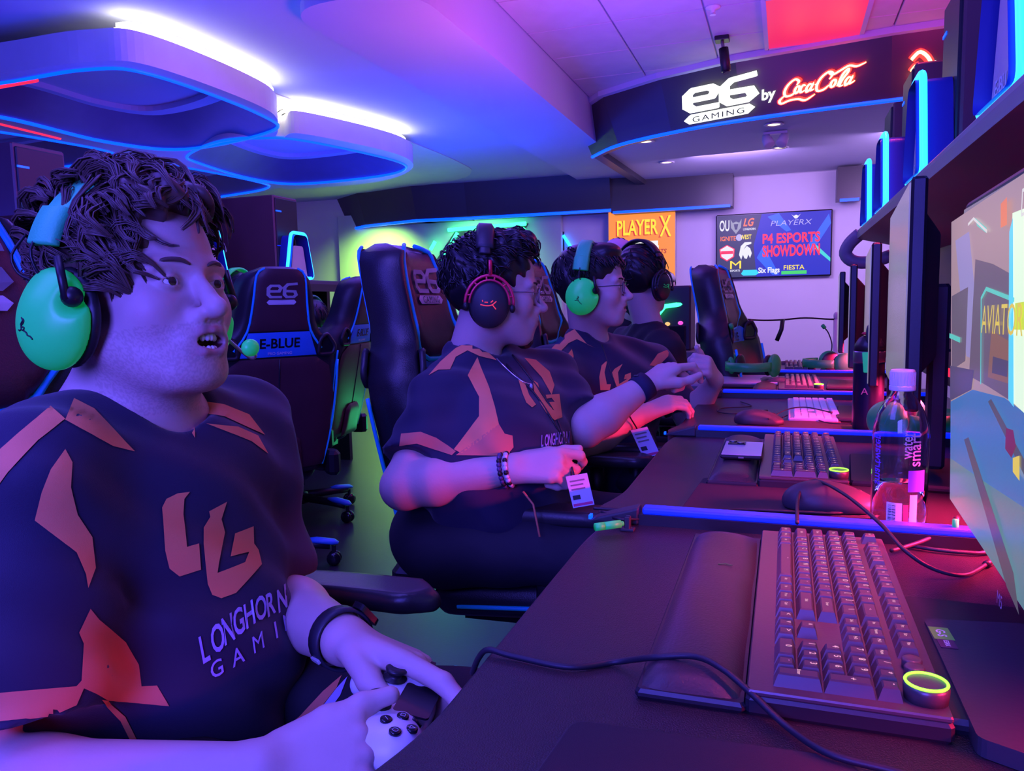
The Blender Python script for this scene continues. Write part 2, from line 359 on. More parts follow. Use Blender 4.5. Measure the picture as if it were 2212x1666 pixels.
def decal(name, bvh, poly, m, parent, step=14, off=.0012, sm=0, maxe=.06):
    """a printed panel lying on a garment or shell: outline given where the photo shows it, laid on the built surface"""
    if sm: poly = [tuple(p) for p in smooth_path([(a, b) for a, b in poly], sm, closed=True)]
    q = np.array(poly, float); dense = []
    for i in range(len(q)):
        a, b = q[i], q[(i+1) % len(q)]; k = max(1, int(np.linalg.norm(b-a)/step))
        for j in range(k): dense.append(a+(b-a)*j/k)
    nb = len(dense); lo, hi = q.min(0), q.max(0); gx, gy = np.meshgrid(np.arange(lo[0]+step/2, hi[0], step), np.arange(lo[1]+step/2, hi[1], step)); g = np.stack([gx.ravel(), gy.ravel()], 1)
    g = g[in_poly(g, q)] if len(g) else g
    if len(g):
        dd = np.array(dense); keep = np.array([np.min(np.hypot(dd[:, 0]-p[0], dd[:, 1]-p[1])) > step*.4 for p in g]); g = g[keep]
    pts = [Vector((float(a), float(b))) for a, b in dense]+[Vector((float(a), float(b))) for a, b in g]
    r = delaunay_2d_cdt(pts, [], [list(range(nb))], 1, 1e-4); vs, fs = r[0], r[2]
    hit = [cast(bvh, v[0], v[1], off) for v in vs]; V = []; mp = {}
    for i, h in enumerate(hit):
        if h: mp[i] = len(V); V.append(h[0])
    F = []
    for t in fs:
        if all(i in mp for i in t):
            pp = [V[mp[i]] for i in t]
            if max(np.linalg.norm(pp[a]-pp[a-1]) for a in range(len(pp))) < maxe: F.append(tuple(mp[i] for i in t)[::-1])
    return ob(name, mesh(name, V, F, m, True), parent, True)
def decal_text(name, bvh, s, m, parent, o, u, v, off=.0016, **k):
    """lettering on a surface; o,u,v: pixel of the left baseline, and the pixel vectors of one em"""
    V, F = text2d(s, 1.0, **k); O = []; ok = True
    for a, b in V:
        h = cast(bvh, o[0]+u[0]*a+v[0]*b, o[1]+u[1]*a+v[1]*b, off)
        if h is None: O.append(None)
        else: O.append(h[0])
    F2 = [f for f in F if all(O[i] is not None for i in f) and max(np.linalg.norm(O[f[a]]-O[f[a-1]]) for a in range(len(f))) < .08]
    O = [q if q is not None else np.zeros(3) for q in O]
    used = sorted({i for f in F2 for i in f}); mp = {i: j for j, i in enumerate(used)}
    return ob(name, mesh(name, [O[i] for i in used], [tuple(mp[i] for i in f) for f in F2], m), parent, True)
# ================================================================== the room
UX, UY, UZ = np.eye(3)
def slab(name, poly, z0, z1, m, parent=None, smooth=False):
    mb = MB(); mb.prism([tuple(p[:2]) for p in poly], (0, 0, z0), UX, UY, (0, 0, z1-z0)); o = mb.build(name, m, parent)
    return o
def struct(o): o['kind'] = 'structure'; return o
FARY = 10.0
struct(slab('floor', [(-8.5, -2.5), (1.75, -2.5), (1.75, FARY+.2), (-8.5, FARY+.2)], -.1, 0, m_floor))
cl = struct(slab('ceiling', [(-1.72, -2.5), (1.75, -2.5), (1.75, FARY), (-1.72, FARY)], 2.962, 3.06, m_ceil))
tm = MB().box((0, 0, 0), (.588, .588, .018), bev=.004).me('ceiling_tile', m_tile)
for i in range(6):
    for j in range(9):
        t = ob('ceiling_tile', tm, cl); t.location = (-1.42+.6*i, 3.2+.6*j, 2.952)
struct(slab('ceiling', [(-8.5, -2.5), (-2.36, -2.5), (-2.36, FARY), (-8.5, FARY)], 2.66, 3.06, m_ceil))
# dropped ceiling band with a rounded near corner
bl, br = PL(690, 70, z=2.60)[0], -1.72
poly = round_poly([(bl, FARY), (bl, PL(660, 12, z=2.60)[1]), (br, PL(660, 12, z=2.60)[1]), (br, FARY)], [.01, .3, .3, .01], 8)
struct(slab('trim_1', poly, 2.60, 3.0, m_ceil))
struct(MB().box((-3.375, FARY+.05, 1.5), (10.25, .1, 3.1)).build('wall_far', m_wallw))
struct(MB().box((-8.45, 3.75, 1.5), (.1, 12.5, 3.1)).build('wall_left', m_wallw))
struct(MB().box((1.7, 3.75, 1.5), (.1, 12.5, 3.1)).build('wall_right', m_wallw))
gx0, gx1 = PL(735, 560, y=9.9)[0], PL(1213, 560, y=9.9)[0]
struct(MB().box(((gx0+gx1)/2, 9.93, 1.2), (gx1-gx0, .1, 2.4)).build('trim_2', m_wallg))
# ---- soffit with the lit sign: slanted dark fascia panels, pale ceiling inside, blue tube along the lower edge
sf = [(-1.72, 9.9), (-1.80, 7.55), (-1.45, 7.10), (-.93, 6.78), (-.35, 6.56), (.70, 6.37), (1.68, 6.30)]
def offs(path, k):
    out = []
    for i, p in enumerate(path):
        a = np.array(path[max(i-1, 0)]); b = np.array(path[min(i+1, len(path)-1)]); t = unit(b-a); out.append(np.array(p)+np.array([t[1], -t[0]])*(-k))
    return out
so = empty('soffit', (0, 7, 2.5), 0); struct(so)
top = [np.array(p)+(.0 if i in (0, ) else 0) for i, p in enumerate(offs(sf, -.16))]; inn = offs(sf, .10)
for i in range(len(sf)-1):
    a, b = np.array(sf[i]), np.array(sf[i+1]); ta, tb = top[i], top[i+1]; ia, ib = inn[i], inn[i+1]
    mb = MB(); z0, z1 = 2.50, 2.90
    if i: pass
    mb.hexa([(*a, z0), (*b, z0), (*ib, z0), (*ia, z0), (*ta, z1), (*tb, z1), (*ib, z1), (*ia, z1)]); o = mb.build('fascia_panel', m_band, so, world=True)
    bm = bmesh.new(); bm.from_mesh(o.data); bmesh.ops.recalc_face_normals(bm, faces=bm.faces); bm.to_mesh(o.data); bm.free()
mb = MB(); cp = [tuple(p) for p in offs(sf, -.22)]; mb.prism([(p[0], p[1]) for p in cp]+[(1.68, 9.9)], (0, 0, 2.90), UX, UY, (0, 0, .07)); mb.build('top_cornice', m_ceil, so, world=True)
mb = MB(); mb.prism([tuple(p) for p in inn]+[(1.68, 9.9)], (0, 0, 2.56), UX, UY, (0, 0, .05)); mb.build('inner_ceiling', m_ceil, so, world=True)
mb = MB(); mb.tube(smooth_path([(*p, 2.495) for p in sf[1:]], 5), .015, 8); mb.build('led_tube', m_led_b, so, True, world=True)
# ---- far band over the back wall
b2 = [PL(*q, z=2.22)[:2] for q in ((690, 545), (712, 505), (790, 488), (900, 476), (1010, 471))]
yb = b2[-1][1]; b2 = [tuple(p) for p in b2]+[(PL(1320, 470, z=2.22)[0], min(yb, 9.7))]
b2[-1] = (PL(1320, 470, y=9.6)[0], 9.6)
so2 = empty('soffit', (-4, 9, 2.2)); struct(so2); tp = offs(b2, -.12)
for i in range(len(b2)-1):
    a, b = np.array(b2[i]), np.array(b2[i+1]); n = unit([-(b-a)[1], (b-a)[0]])
    n = np.array(n)*.5; mb = MB(); z0, z1 = 2.22, 2.66
    mb.hexa([(*a, z0), (*b, z0), (*(b+n), z0), (*(a+n), z0), (*tp[i], z1), (*tp[i+1], z1), (*(b+n), z1), (*(a+n), z1)]); o = mb.build('fascia_panel', m_band, so2, world=True)
    bm = bmesh.new(); bm.from_mesh(o.data); bmesh.ops.recalc_face_normals(bm, faces=bm.faces); bm.to_mesh(o.data); bm.free()
mb = MB(); mb.tube([(*p, 2.215) for p in b2], .02, 8); mb.build('led_tube', m_led_b, so2, True, world=True)
x0, x1 = PL(1320, 470, y=9.6)[0], PL(1582, 455, y=9.6)[0]
mb = MB(); mb.box(((x0+x1)/2, 9.75, 2.40), (x1-x0, .3, .44)); mb.build('end_panel', m_band, so2, world=True)
mb = MB(); mb.box(((x0+x1)/2, 9.6, 2.185), (x1-x0-.05, .03, .03)); mb.build('led_strip', m_led_b, so2, world=True)
mb = MB(); mb.box((PL(1835, 430, y=9.6)[0], 9.75, 2.36), (.26, .3, .36)); o = mb.build('trim_3', m_band); struct(o)
mb = MB(); mb.box((0, -.16, -.19), (.2, .03, .03)); q = mb.build('led_strip', m_led_b, o, world=False); q.location = (PL(1835, 430, y=9.6)[0], 9.75, 2.36)
# ---- left ceiling feature: pale scalloped body hung under the low ceiling, four cells with blue tubes, white cove strips
m_feat = mat('ceiling feature shell', (.70, .69, .68), .55, var=.05)
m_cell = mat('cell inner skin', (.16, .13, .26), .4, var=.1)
ft = empty('ceiling_feature', (-4.5, 5, 2.66), 0, 'white scalloped ceiling feature with four blue-edged cells and white cove strips', 'ceiling light')
ZB = 2.40
cells = [[(-240, 205), (0, 178), (190, 148), (330, 160), (560, 245), (586, 283), (400, 322), (230, 306), (0, 252), (-240, 225)],
         [(405, 335), (470, 306), (560, 297), (660, 303), (850, 345), (873, 366), (800, 383), (640, 397), (540, 385), (430, 352)],
         [(-300, 290), (-150, 270), (-40, 278), (100, 300), (230, 325), (243, 340), (170, 356), (-50, 380), (-250, 350)],
         [(180, 362), (240, 352), (320, 350), (430, 366), (560, 393), (578, 405), (520, 418), (380, 435), (240, 420)]]
CW = []
for c in cells:
    w3 = [PL(a, b, z=ZB)[:2] for a, b in c]; w3 = [np.array(p) for p in smooth_path([(p[0], p[1]) for p in w3], 7, closed=True)]; CW.append(w3)
outer_px = [(-900, 260), (-500, 205), (-240, 188), (0, 160), (190, 134), (335, 145), (575, 236), (600, 280), (592, 300), (612, 297), (660, 290), (860, 334), (888, 366), (810, 394), (640, 409), (596, 408), (520, 430), (380, 450), (150, 440), (-200, 430), (-900, 410)]
op = [PL(a, b, z=ZB)[:2] for a, b in outer_px]
def ringplate(name, outer, holes, z0, z1, m, parent):
    """plate with holes: outline and holes triangulated, walls added"""
    pts = []; loops = []
    for lp in [outer]+holes:
        b = len(pts); pts += [Vector((float(p[0]), float(p[1]))) for p in lp]; loops.append(list(range(b, b+len(lp))))
    edges = [(l[i], l[(i+1) % len(l)]) for l in loops for i in range(len(l))]
    r = delaunay_2d_cdt(pts, edges, [], 0, 1e-5); V2 = [np.array(v) for v in r[0]]; cen = np.array([[np.mean([V2[i][k] for i in t]) for k in (0, 1)] for t in r[2]])
    ok = in_poly(cen, [tuple(p) for p in outer])
    for h in holes: ok &= ~in_poly(cen, [tuple(p) for p in h])
    mb = MB(); T = [t for t, k in zip(r[2], ok) if k]
    mb.add([(p[0], p[1], z0) for p in V2], [tuple(t)[::-1] for t in T]); mb.add([(p[0], p[1], z1) for p in V2], [tuple(t) for t in T])
    for lp in [outer]+holes:
        n = len(lp); mb.add([(p[0], p[1], z0) for p in lp]+[(p[0], p[1], z1) for p in lp], [(i, (i+1) % n, n+(i+1) % n, n+i) for i in range(n)])
    o = mb.build(name, m, parent, world=True)
    bm = bmesh.new(); bm.from_mesh(o.data); bmesh.ops.remove_doubles(bm, verts=bm.verts, dist=1e-5); bmesh.ops.recalc_face_normals(bm, faces=bm.faces); bm.to_mesh(o.data); bm.free(); return o
ringplate('scalloped_body', [tuple(p) for p in smooth_path([(p[0], p[1]) for p in op], 9, closed=True)], CW, ZB, ZB+.165, m_feat, ft)
base_px = [(-900, 200), (-500, 120), (0, 95), (240, 88), (330, 100), (600, 205), (900, 312), (1000, 355), (1018, 372), (980, 390), (800, 415), (520, 440), (300, 470), (-900, 470)]
bp = [PL(a, b, z=2.652)[:2] for a, b in base_px]
slab('base_panel', [tuple(p) for p in smooth_path([(p[0], p[1]) for p in bp], 3, closed=True)], 2.652, 2.659, m_feat, None).parent = ft
bpn = [o for o in ft.children if o.name.startswith('base_panel')][0]; bpn.matrix_parent_inverse = Matrix.Translation(ft.location).inverted()
for c in CW:
    cc = sum(c)/len(c); mb = MB(); mb.tube([(p[0], p[1], ZB-.003) for p in c], .012, 8, closed=True); mb.build('led_tube', m_led_b, ft, True, world=True)
    mb = MB(); n = len(c); inner = [cc+(p-cc)*.72 for p in c]; inn2 = [cc+(p-cc)*.62 for p in c]
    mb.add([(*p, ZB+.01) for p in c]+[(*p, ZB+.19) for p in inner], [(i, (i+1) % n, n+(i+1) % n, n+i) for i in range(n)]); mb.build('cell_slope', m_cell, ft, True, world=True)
    mb = MB(); mb.add([(*p, ZB+.188) for p in inner]+[(*p, ZB+.188) for p in inn2]+[(*p, ZB+.225) for p in inn2], [(i, (i+1) % n, n+(i+1) % n, n+i) for i in range(n)]+[(n+i, n+(i+1) % n, 2*n+(i+1) % n, 2*n+i) for i in range(n)]+[tuple(range(2*n, 3*n))]); mb.build('cell_roof', m_ceil, ft, False, world=True)
# white cove strips standing in the gap above the body, along its outer edge
for seg in ([(250, 136), (335, 145), (575, 236), (592, 262)], [(606, 297), (660, 290), (860, 334), (880, 352)]):
    q = smooth_path([PL(a, b, z=ZB) for a, b in seg], 8); cc = np.array([-4.6, 5.4, ZB])
    for z0, z1, ins in ((2.560, 2.585, .012), (2.592, 2.622, .05)):
        mb = MB(); n = len(q); A = [p+unit(cc-p)*ins for p in q]; B = [p+unit(cc-p)*(ins+.02) for p in q]
        for i in range(n-1): mb.hexa([(*A[i][:2], z0), (*A[i+1][:2], z0), (*B[i+1][:2], z0), (*B[i][:2], z0), (*A[i][:2], z1), (*A[i+1][:2], z1), (*B[i+1][:2], z1), (*B[i][:2], z1)])
        mb.build('cove_strip', m_led_w, ft, False, world=True)
# red lit edges of two cells
for seg in ([(-40, 190), (0, 182), (80, 168)], [(-40, 252), (0, 262), (90, 284), (130, 294)]):
    pp = [PL(a, b+5, z=ZB) for a, b in seg]; mb = MB(); mb.tube(smooth_path(pp, 4), .012, 6); mb.build('red_led', m_led_r, ft, True, world=True)
# ---- small ceiling things
def downlight(px, py, z, lab):
    p = PL(px, py, z=z); e = empty('downlight', p, 0, lab, 'downlight', 'recessed downlights in the pale soffit')
    MB().lathe([(.075, 0), (.085, -.006), (.060, -.010), (.055, 0)], n=20).build('trim_ring', m_white, e, True)
    MB().lathe([(.052, -.004), (.01, -.010)], n=16).build('lamp', glow('warm downlight', (1, .7, .45), 3.0), e, True)
downlight(1395, 305, 2.555, 'recessed downlight nearest the rounded corner of the sign soffit')
downlight(1440, 350, 2.555, 'recessed downlight behind and right of the one at the rounded corner')
downlight(1672, 268, 2.555, 'recessed downlight in front of the twin spotlight under the sign')
downlight(1685, 318, 2.555, 'recessed downlight behind the twin spotlight')
p = PL(1675, 285, z=2.55); e = empty('twin_spotlight', p, 0, 'pale twin-head spotlight on the soffit ceiling below the sign', 'spotlight')
MB().box((0, 0, -.01), (.2, .06, .02)).build('mount', m_white, e)
for s in (-1, 1): MB().lathe([(.03, .05), (.045, 0), (.05, -.07), (.035, -.075)], (s*.07, 0, -.06), (s*.3, .5, .8), 14).build('head', m_white, e, True)
p = PL(1560, 80, z=2.943); e = empty('hanging_camera', p, 0, 'small black camera hanging from the tiled ceiling in front of the sign', 'camera')
MB().box((0, 0, -.015), (.10, .10, .03), bev=.005).build('mount', m_black, e); MB().tube([(0, 0, -.02), (.01, 0, -.10)], .012).build('stem', m_steel, e)
MB().tube([(.01, 0, -.08), (.03, -.01, -.24)], .035, 10).build('body', m_black, e, True); MB().tube([(.03, -.01, -.24), (.034, -.012, -.255)], .024, 10).build('lens', m_gloss, e)
p = PL(1540, 15, z=2.943); e = empty('sprinkler', p, 0, 'small white sprinkler on the tiled ceiling near the top edge', 'sprinkler')
MB().lathe([(.05, 0), (.045, -.01), (.015, -.02), (.015, -.04)], n=16).build('rose', m_white, e, True); MB().lathe([(.004, -.04), (.02, -.046), (.02, -.05)], n=10).build('deflector', m_white, e)
# red lit ceiling display
p0, p1 = PL(1690, 75, z=2.94), PL(1842, 0, z=2.94)
e = empty('ceiling_panel_light', (p0+p1)/2, 0, 'red glowing panel light set into the tiled ceiling', 'ceiling light')
MB().box((0, 0, -.006), (.62, 1.0, .012)).build('diffuser', glow('red panel', (1, .02, .14), .9), e)
for sx, sy, a, b in ((-.32, 0, .03, 1.04), (.32, 0, .03, 1.04), (0, -.51, .62, .03), (0, .51, .62, .03)): MB().box((sx, sy, -.008), (a, b, .016)).build('frame', m_ceil, e)
# ================================================================== signs and screens
def e6(mb, o, u, v, d, w=.15, bar=True):
    stroke(mb, [(.50, .37), (.13, .37), (.05, .48), (.05, .79), (.13, .90), (.38, .90), (.46, .80), (.40, .64), (.10, .64)], w, o, u, v, d)
    stroke(mb, [(1.02, 1.0), (.68, .96), (.58, .82), (.58, .48), (.66, .37), (.90, .37), (.98, .47), (.93, .63), (.64, .65)], w, o, u, v, d)
    if bar: mb.prism([(.0, .12), (.08, .24), (.92, .24), (1.0, .12), (.92, 0), (.08, 0)], o, u, v, d)
m_sw = glow('white lit letters', (.92, 1.0, .90), 1.8); m_sr = glow('red lit letters', (1, .015, .01), 6.0); m_sy = glow('warm lit core', (1, .62, .25), 4.0)
# sign on the fascia: plane through the slanted middle panels
A0, A1 = np.array([*sf[4], 2.50]), np.array([*sf[5], 2.50]); T1 = np.array([*top[4], 2.90])
su = unit(A1-A0); sv = unit((T1-A0)-su*np.dot(T1-A0, su)); sn = np.cross(su, sv); sn = -sn if sn[1] > 0 else sn
def on_sign(px, py):
    d = RAY(px, py); o0 = np.array([0, 0, CAMH]); t = np.dot(A0-o0, sn)/np.dot(d, sn); return o0+d*t+sn*.012
sg = empty('lit_sign', A0, 0, 'white glowing e6 GAMING sign on the dark curved soffit', 'sign')
q0, q1, q2 = on_sign(1482, 268), on_sign(1632, 240), on_sign(1480, 190)
mb = MB(); e6(mb, q0, q1-q0, q2-q0, sn*.05, .135); mb.build('e6_letters', m_sw, sg, world=True)
mb = MB(); text_at(mb, 'GAMING', q0+(q1-q0)*.5+(q2-q0)*.12+sn*.053, unit(q1-q0), unit(q2-q0), width=np.linalg.norm(q1-q0)*.74, size=np.linalg.norm(q2-q0)*.15, bold=.006, sp=1.25); mb.build('gaming_letters', mat('dark letter cut', (.01, .02, .02), .6), sg, world=True)
mb = MB(); text_at(mb, 'by', (on_sign(1661, 206)), unit(q1-q0), unit(q2-q0), width=np.linalg.norm(on_sign(1646, 205)-on_sign(1676, 200)), bold=.03); mb.build('by_letters', m_sw, sg, world=True)
m_led_halo = m_sr
def coke(o, u, v, d, parent):
    sh = lambda pts: [(x+.22*y, y) for x, y in pts]
    S = [[(.175, .30), (.185, .37), (.12, .42), (.05, .33), (.03, .2), (.07, .1), (.15, .11), (.19, .17)],
         [(.05, .12), (.0, .03), (.04, -.04), (.14, .0), (.26, .0), (.36, -.05), (.46, .03)],
         [(.30, .25), (.265, .27), (.245, .2), (.265, .13), (.31, .16)],
         [(.385, .25), (.35, .27), (.325, .2), (.345, .12), (.38, .17), (.395, .27), (.385, .14), (.43, .15)], [(.425, .24), (.47, .25)],
         [(.60, .30), (.62, .40), (.555, .45), (.48, .36), (.455, .22), (.49, .10), (.57, .11), (.62, .18)],
         [(.56, .43), (.62, .38), (.70, .43), (.80, .50), (.90, .46), (1.0, .50)],
         [(.735, .13), (.755, .34), (.80, .44), (.815, .38), (.775, .24), (.765, .13), (.81, .13)],
         [(.885, .25), (.85, .27), (.825, .2), (.845, .12), (.88, .17), (.895, .27), (.885, .14), (.94, .17)]]
    oo = [(.2, .2), (.67, .2)]
    for k, (wd, m, dd) in enumerate(((.066, m_sr, d), (.032, m_sy, d*1.3))):
        mb = MB()
        for st in S:
            n = len(st); stroke(mb, sh(st), [wd*(.55 if i in (0, n-1) else 1) for i in range(n)], o, u, v, dd, 4)
        for cx, cy in oo: stroke(mb, sh([(cx+.03*math.cos(t), cy+.07*math.sin(t)) for t in np.linspace(.3, 2*PI+.3, 14)]), wd, o, u, v, dd)
        mb.build('script_letters' if k == 0 else 'bright_core', m, parent, world=True)
ck = empty('lit_sign', on_sign(1690, 225), 0, 'red neon script Coca-Cola sign on the dark soffit', 'sign')
o_ = on_sign(1686, 218); coke(o_, on_sign(1850, 190)-o_, (on_sign(1686, 120)-o_)*1.05, sn*.04, ck)
def on_fx(px, py, y=6.24): return PL(px, py, y=y)
ck2 = empty('lit_sign', on_fx(1985, 160), 0, 'second red neon sign curl partly hidden by the computer cases', 'sign')
mb = MB(); o_ = on_fx(1985, 160); S1 = [(-.05, .10), (0, .14), (.06, .08), (.08, -.03), (.03, -.13), (-.03, -.12)]; S2 = [(-.05, .02), (-.02, .05), (0, .0), (-.02, -.05), (-.05, -.02)]
for S in (S1, S2): stroke(mb, S, .05, o_, UX, UZ, (0, -.03, 0), 4)
mb.build('script_letters', m_sr, ck2, world=True); mb = MB()
for S in (S1, S2): stroke(mb, S, .022, o_, UX, UZ, (0, -.036, 0), 4)
mb.build('bright_core', m_sy, ck2, world=True); MB().box(on_fx(2012, 155), (.05, .03, .14)).build('white_letter', m_sw, ck2, world=True)
# ---- television
TVY = 9.93; t0, t1, t2 = PL(1549, 600, y=TVY), PL(1793, 584, y=TVY), PL(1546, 468, y=TVY); tvw = t1[0]-t0[0]; tvh = t2[2]-t0[2]
tv = empty('television', ((t0[0]+t1[0])/2, TVY, (t0[2]+t2[2])/2), 0, 'wall television showing the PLAYERX esports showdown screen', 'television')
MB().box((0, .03, 0), (tvw+.03, .06, tvh+.03), bev=.01).build('frame', m_gloss, tv); MB().box((0, .065, 0), (.3, .03, .3)).build('wall_mount', m_dark, tv)
def scr(name, poly, m, k=1): mb = MB(); mb.add([(-tvw/2+a*tvw, -.004*k, -tvh/2+b*tvh) for a, b in poly], [tuple(range(len(poly)))]); return mb.build(name, m, tv)
g = {n: glow('screen '+n, c, s) for n, c, s in (('navy', (.01, .03, .55), 1.0), ('blue', (.02, .12, 1.0), 1.2), ('slate', (.035, .045, .11), 1.0), ('white', (.85, .85, 1), 1.0), ('red', (1, .03, .06), 1.2), ('orange', (1, .2, .03), 1.0), ('yellow', (1, .75, .02), 1.1), ('cyan', (.02, .6, 1), 1.2), ('green', (.05, .7, .12), 1.0), ('lav', (.5, .45, 1), 1.0), ('grey', (.35, .36, .45), .9), ('teal', (.05, .7, .7), 1.0))}
MB().box((0, -.001, 0), (tvw, .004, tvh)).build('screen', g['navy'], tv)
scr('logo_panel', [(.0, 0), (.36, 0), (.33, .5), (.40, 1), (0, 1)], g['slate'], 1.2)
scr('light_streak', [(.45, .95), (.62, .7), (.66, .72), (.55, 1)], g['blue'], 1.4); scr('light_streak', [(.78, .4), (.98, .95), (1, .8), (.84, .35)], g['blue'], 1.4); scr('light_streak', [(.36, .3), (.5, .02), (.56, .02), (.42, .5)], g['blue'], 1.4); scr('light_streak', [(.86, .42), (1, .2), (1, .26), (.88, .47)], g['teal'], 1.6)
def tvt(s, cx, cy, wd, m, hh=None, **k): mb = MB(); text_at(mb, s, (-tvw/2+cx*tvw, -.009, -tvh/2+cy*tvh), UX, UZ, width=wd*tvw, size=(hh*tvh if hh else None), **k); mb.build('screen_lettering', m, tv)
tvt('OU', .065, .84, .09, g['white'], .17, bold=.02); tvt('LG', .285, .88, .10, g['orange'], .12, bold=.03, shear=.3); tvt('LONGHORN', .29, .77, .11, g['white'], .035, bold=.02)
scr('wolf_emblem', [(.12, .94), (.14, .88), (.17, .90), (.20, .88), (.22, .94), (.215, .80), (.17, .70), (.125, .80)], g['grey'], 1.8); scr('wolf_emblem_mark', [(.15, .86), (.19, .86), (.18, .77), (.16, .77)], g['slate'], 2.1)
tvt('IGNITE', .10, .63, .14, g['orange'], .07, bold=.02); tvt('WEST', .26, .645, .10, g['yellow'], .07, bold=.02); scr('ball_emblem', [(.20+.03*math.cos(t), .64+.055*math.sin(t)) for t in np.linspace(0, 2*PI, 14)[:-1]], g['lav'], 1.9)
scr('shield_emblem', [(.02, .46), (.09, .53), (.16, .46), (.155, .33), (.09, .26), (.03, .33)], g['red'], 1.6); scr('shield_emblem_field', [(.03, .455), (.09, .515), (.15, .455), (.145, .34), (.09, .28), (.04, .34)], g['white'], 1.9); scr('shield_emblem_bar', [(.035, .43), (.145, .43), (.145, .38), (.035, .38)], g['red'], 2.1)
scr('helmet_emblem', [(.20, .36), (.215, .50), (.25, .56), (.31, .56), (.31, .53), (.265, .51), (.24, .44), (.27, .50), (.30, .46), (.315, .38), (.30, .30), (.285, .36), (.27, .29), (.25, .30), (.235, .36), (.22, .28)], g['white'], 1.8)
tvt('M', .17, .20, .10, g['yellow'], .13, bold=.012); tvt('ESPORTS', .165, .105, .09, g['white'], .03, bold=.02)
tvt('PLAYERX', .66, .84, .36, g['lav'], .085, bold=-.008, shear=.2); tvt('P4 ESPORTS', .66, .60, .50, g['red'], .15, bold=.03); tvt('SHOWDOWN', .66, .40, .50, g['red'], .17, bold=.035)
scr('sponsor_pill', [(.22, .05), (.24, .11), (.36, .11), (.38, .05), (.35, .02), (.24, .02)], g['cyan'], 1.7); tvt('Six Flags', .47, .085, .19, g['white'], .085, bold=.03); scr('sponsor_bar', [(.58, .02), (.80, .02), (.80, .075), (.58, .075)], g['green'], 1.7); tvt('FIESTA', .69, .13, .18, g['yellow'], .07, bold=.01); scr('horned_emblem', [(.66, .97), (.68, .94), (.70, .96), (.72, .94), (.74, .97), (.71, .90), (.69, .90)], g['white'], 1.8)
# ---- orange poster display
PY = 9.88; a0, a1, a2 = PL(1316, 640, y=PY), PL(1458, 640, y=PY), PL(1312, 458, y=PY); pw = a1[0]-a0[0]; ph = a2[2]-a0[2]
po = empty('poster_display', ((a0[0]+a1[0])/2, PY, (a0[2]+a2[2])/2), 0, 'orange lit poster display reading PLAYERX beside the television', 'poster')
MB().box((0, .03, 0), (pw+.02, .05, ph+.02)).build('frame', m_lgrey, po); MB().box((0, 0, 0), (pw, .012, ph)).build('sheet', glow('poster orange', (1, .30, .03), 1.0), po)
def pot(s, cx, cy, wd, hh, m, k=.0085, **kw): mb = MB(); text_at(mb, s, (-pw/2+cx*pw, -k, ph/2-cy*ph), UX, UZ, width=wd*pw, size=hh*ph, **kw); return mb.build('poster_lettering', m, po)
for dx, m, k in ((-.02, glow('poster red', (.75, .04, .01), 1), .008), (0, glow('poster yellow', (1, .72, .02), 1.15), .0095)):
    pot('PLAYER', .44+dx, .20-dx*.5, .62, .17, m, k, bold=.02); pot('X', .86+dx, .20-dx*.5, .17, .24, m, k, bold=.01)
def pob(cx, cy, wd, hh, m, k): MB().box((-pw/2+cx*pw, -k, ph/2-cy*ph), (wd*pw, .002, hh*ph)).build('poster_box', m, po)
gwh = glow('poster white', (.95, .9, .9), 1.0); pob(.50, .40, .50, .07, gwh, .0075); pob(.50, .50, .52, .16, gwh, .0070); pob(.66, .74, .24, .2, gwh, .0075)
pot('THE FUTURE OF', .52, .40, .30, .03, g['grey'], .010); pot('VARSITY ESPORTS', .52, .49, .72, .05, glow('poster dark red', (.5, .02, .02), .8), .010, bold=.02, shear=.2); pot('IS HERE', .5, .565, .2, .03, g['grey'], .010)
# ---- green neon frame display on the back wall, left
NY = 9.79; f4 = [PL(*q, y=NY) for q in ((945, 548), (985, 494), (1138, 482), (1105, 540))]
gn = empty('neon_frame_display', f4[1], 0, 'dark panel edged with green neon tubes on the back wall', 'neon sign')
mb = MB(); low = [p-np.array([.0, 0, .3]) for p in (f4[0]-np.array([.2, 0, 0]), f4[3]-np.array([.2, 0, 0]))]
mb.prism([(p[0], p[2]) for p in (low[0], f4[1], f4[2], low[1])], (0, NY+.02, 0), UX, UZ, (0, .06, 0)); mb.build('panel', m_band, gn, world=True)
for a, b in (((968, 497), (1136, 483)), ((988, 503), (952, 566)), ((1132, 492), (1106, 538)), ((930, 540), (940, 522))):
    MB().tube([PL(*a, y=NY), PL(*b, y=NY)], .026, 8).build('neon_tube', m_led_g, gn, True, world=True)
mb = MB(); text_at(mb, '//', PL(1082, 512, y=NY)-UY*.0, UX, UZ, width=.2, bold=.02, shear=.3); mb.build('emblem', m_lgrey, gn, world=True)
p = PL(1228, 528, y=9.965); e = empty('blue_neon_tube', p, 0, 'short slanted blue neon tube glowing on the back wall', 'neon light'); MB().tube([(-.07, 0, .12), (.07, 0, -.1)], .02).build('tube', m_led_c, e, True); MB().box((-.08, .02, 0), (.03, .03, .34)).build('bracket', m_dark, e)
# exit sign
p = PL(518, 470, x=-8.35); e = empty('exit_sign', p, 0, 'small red lit exit sign on the far left wall', 'sign'); MB().box((-.0, 0, 0), (.08, .26, .22), bev=.01).build('housing', glow('exit red', (1, .03, .03), 1.2), e); MB().box((-.03, 0, .13), (.04, .08, .06)).build('bracket', m_white, e)
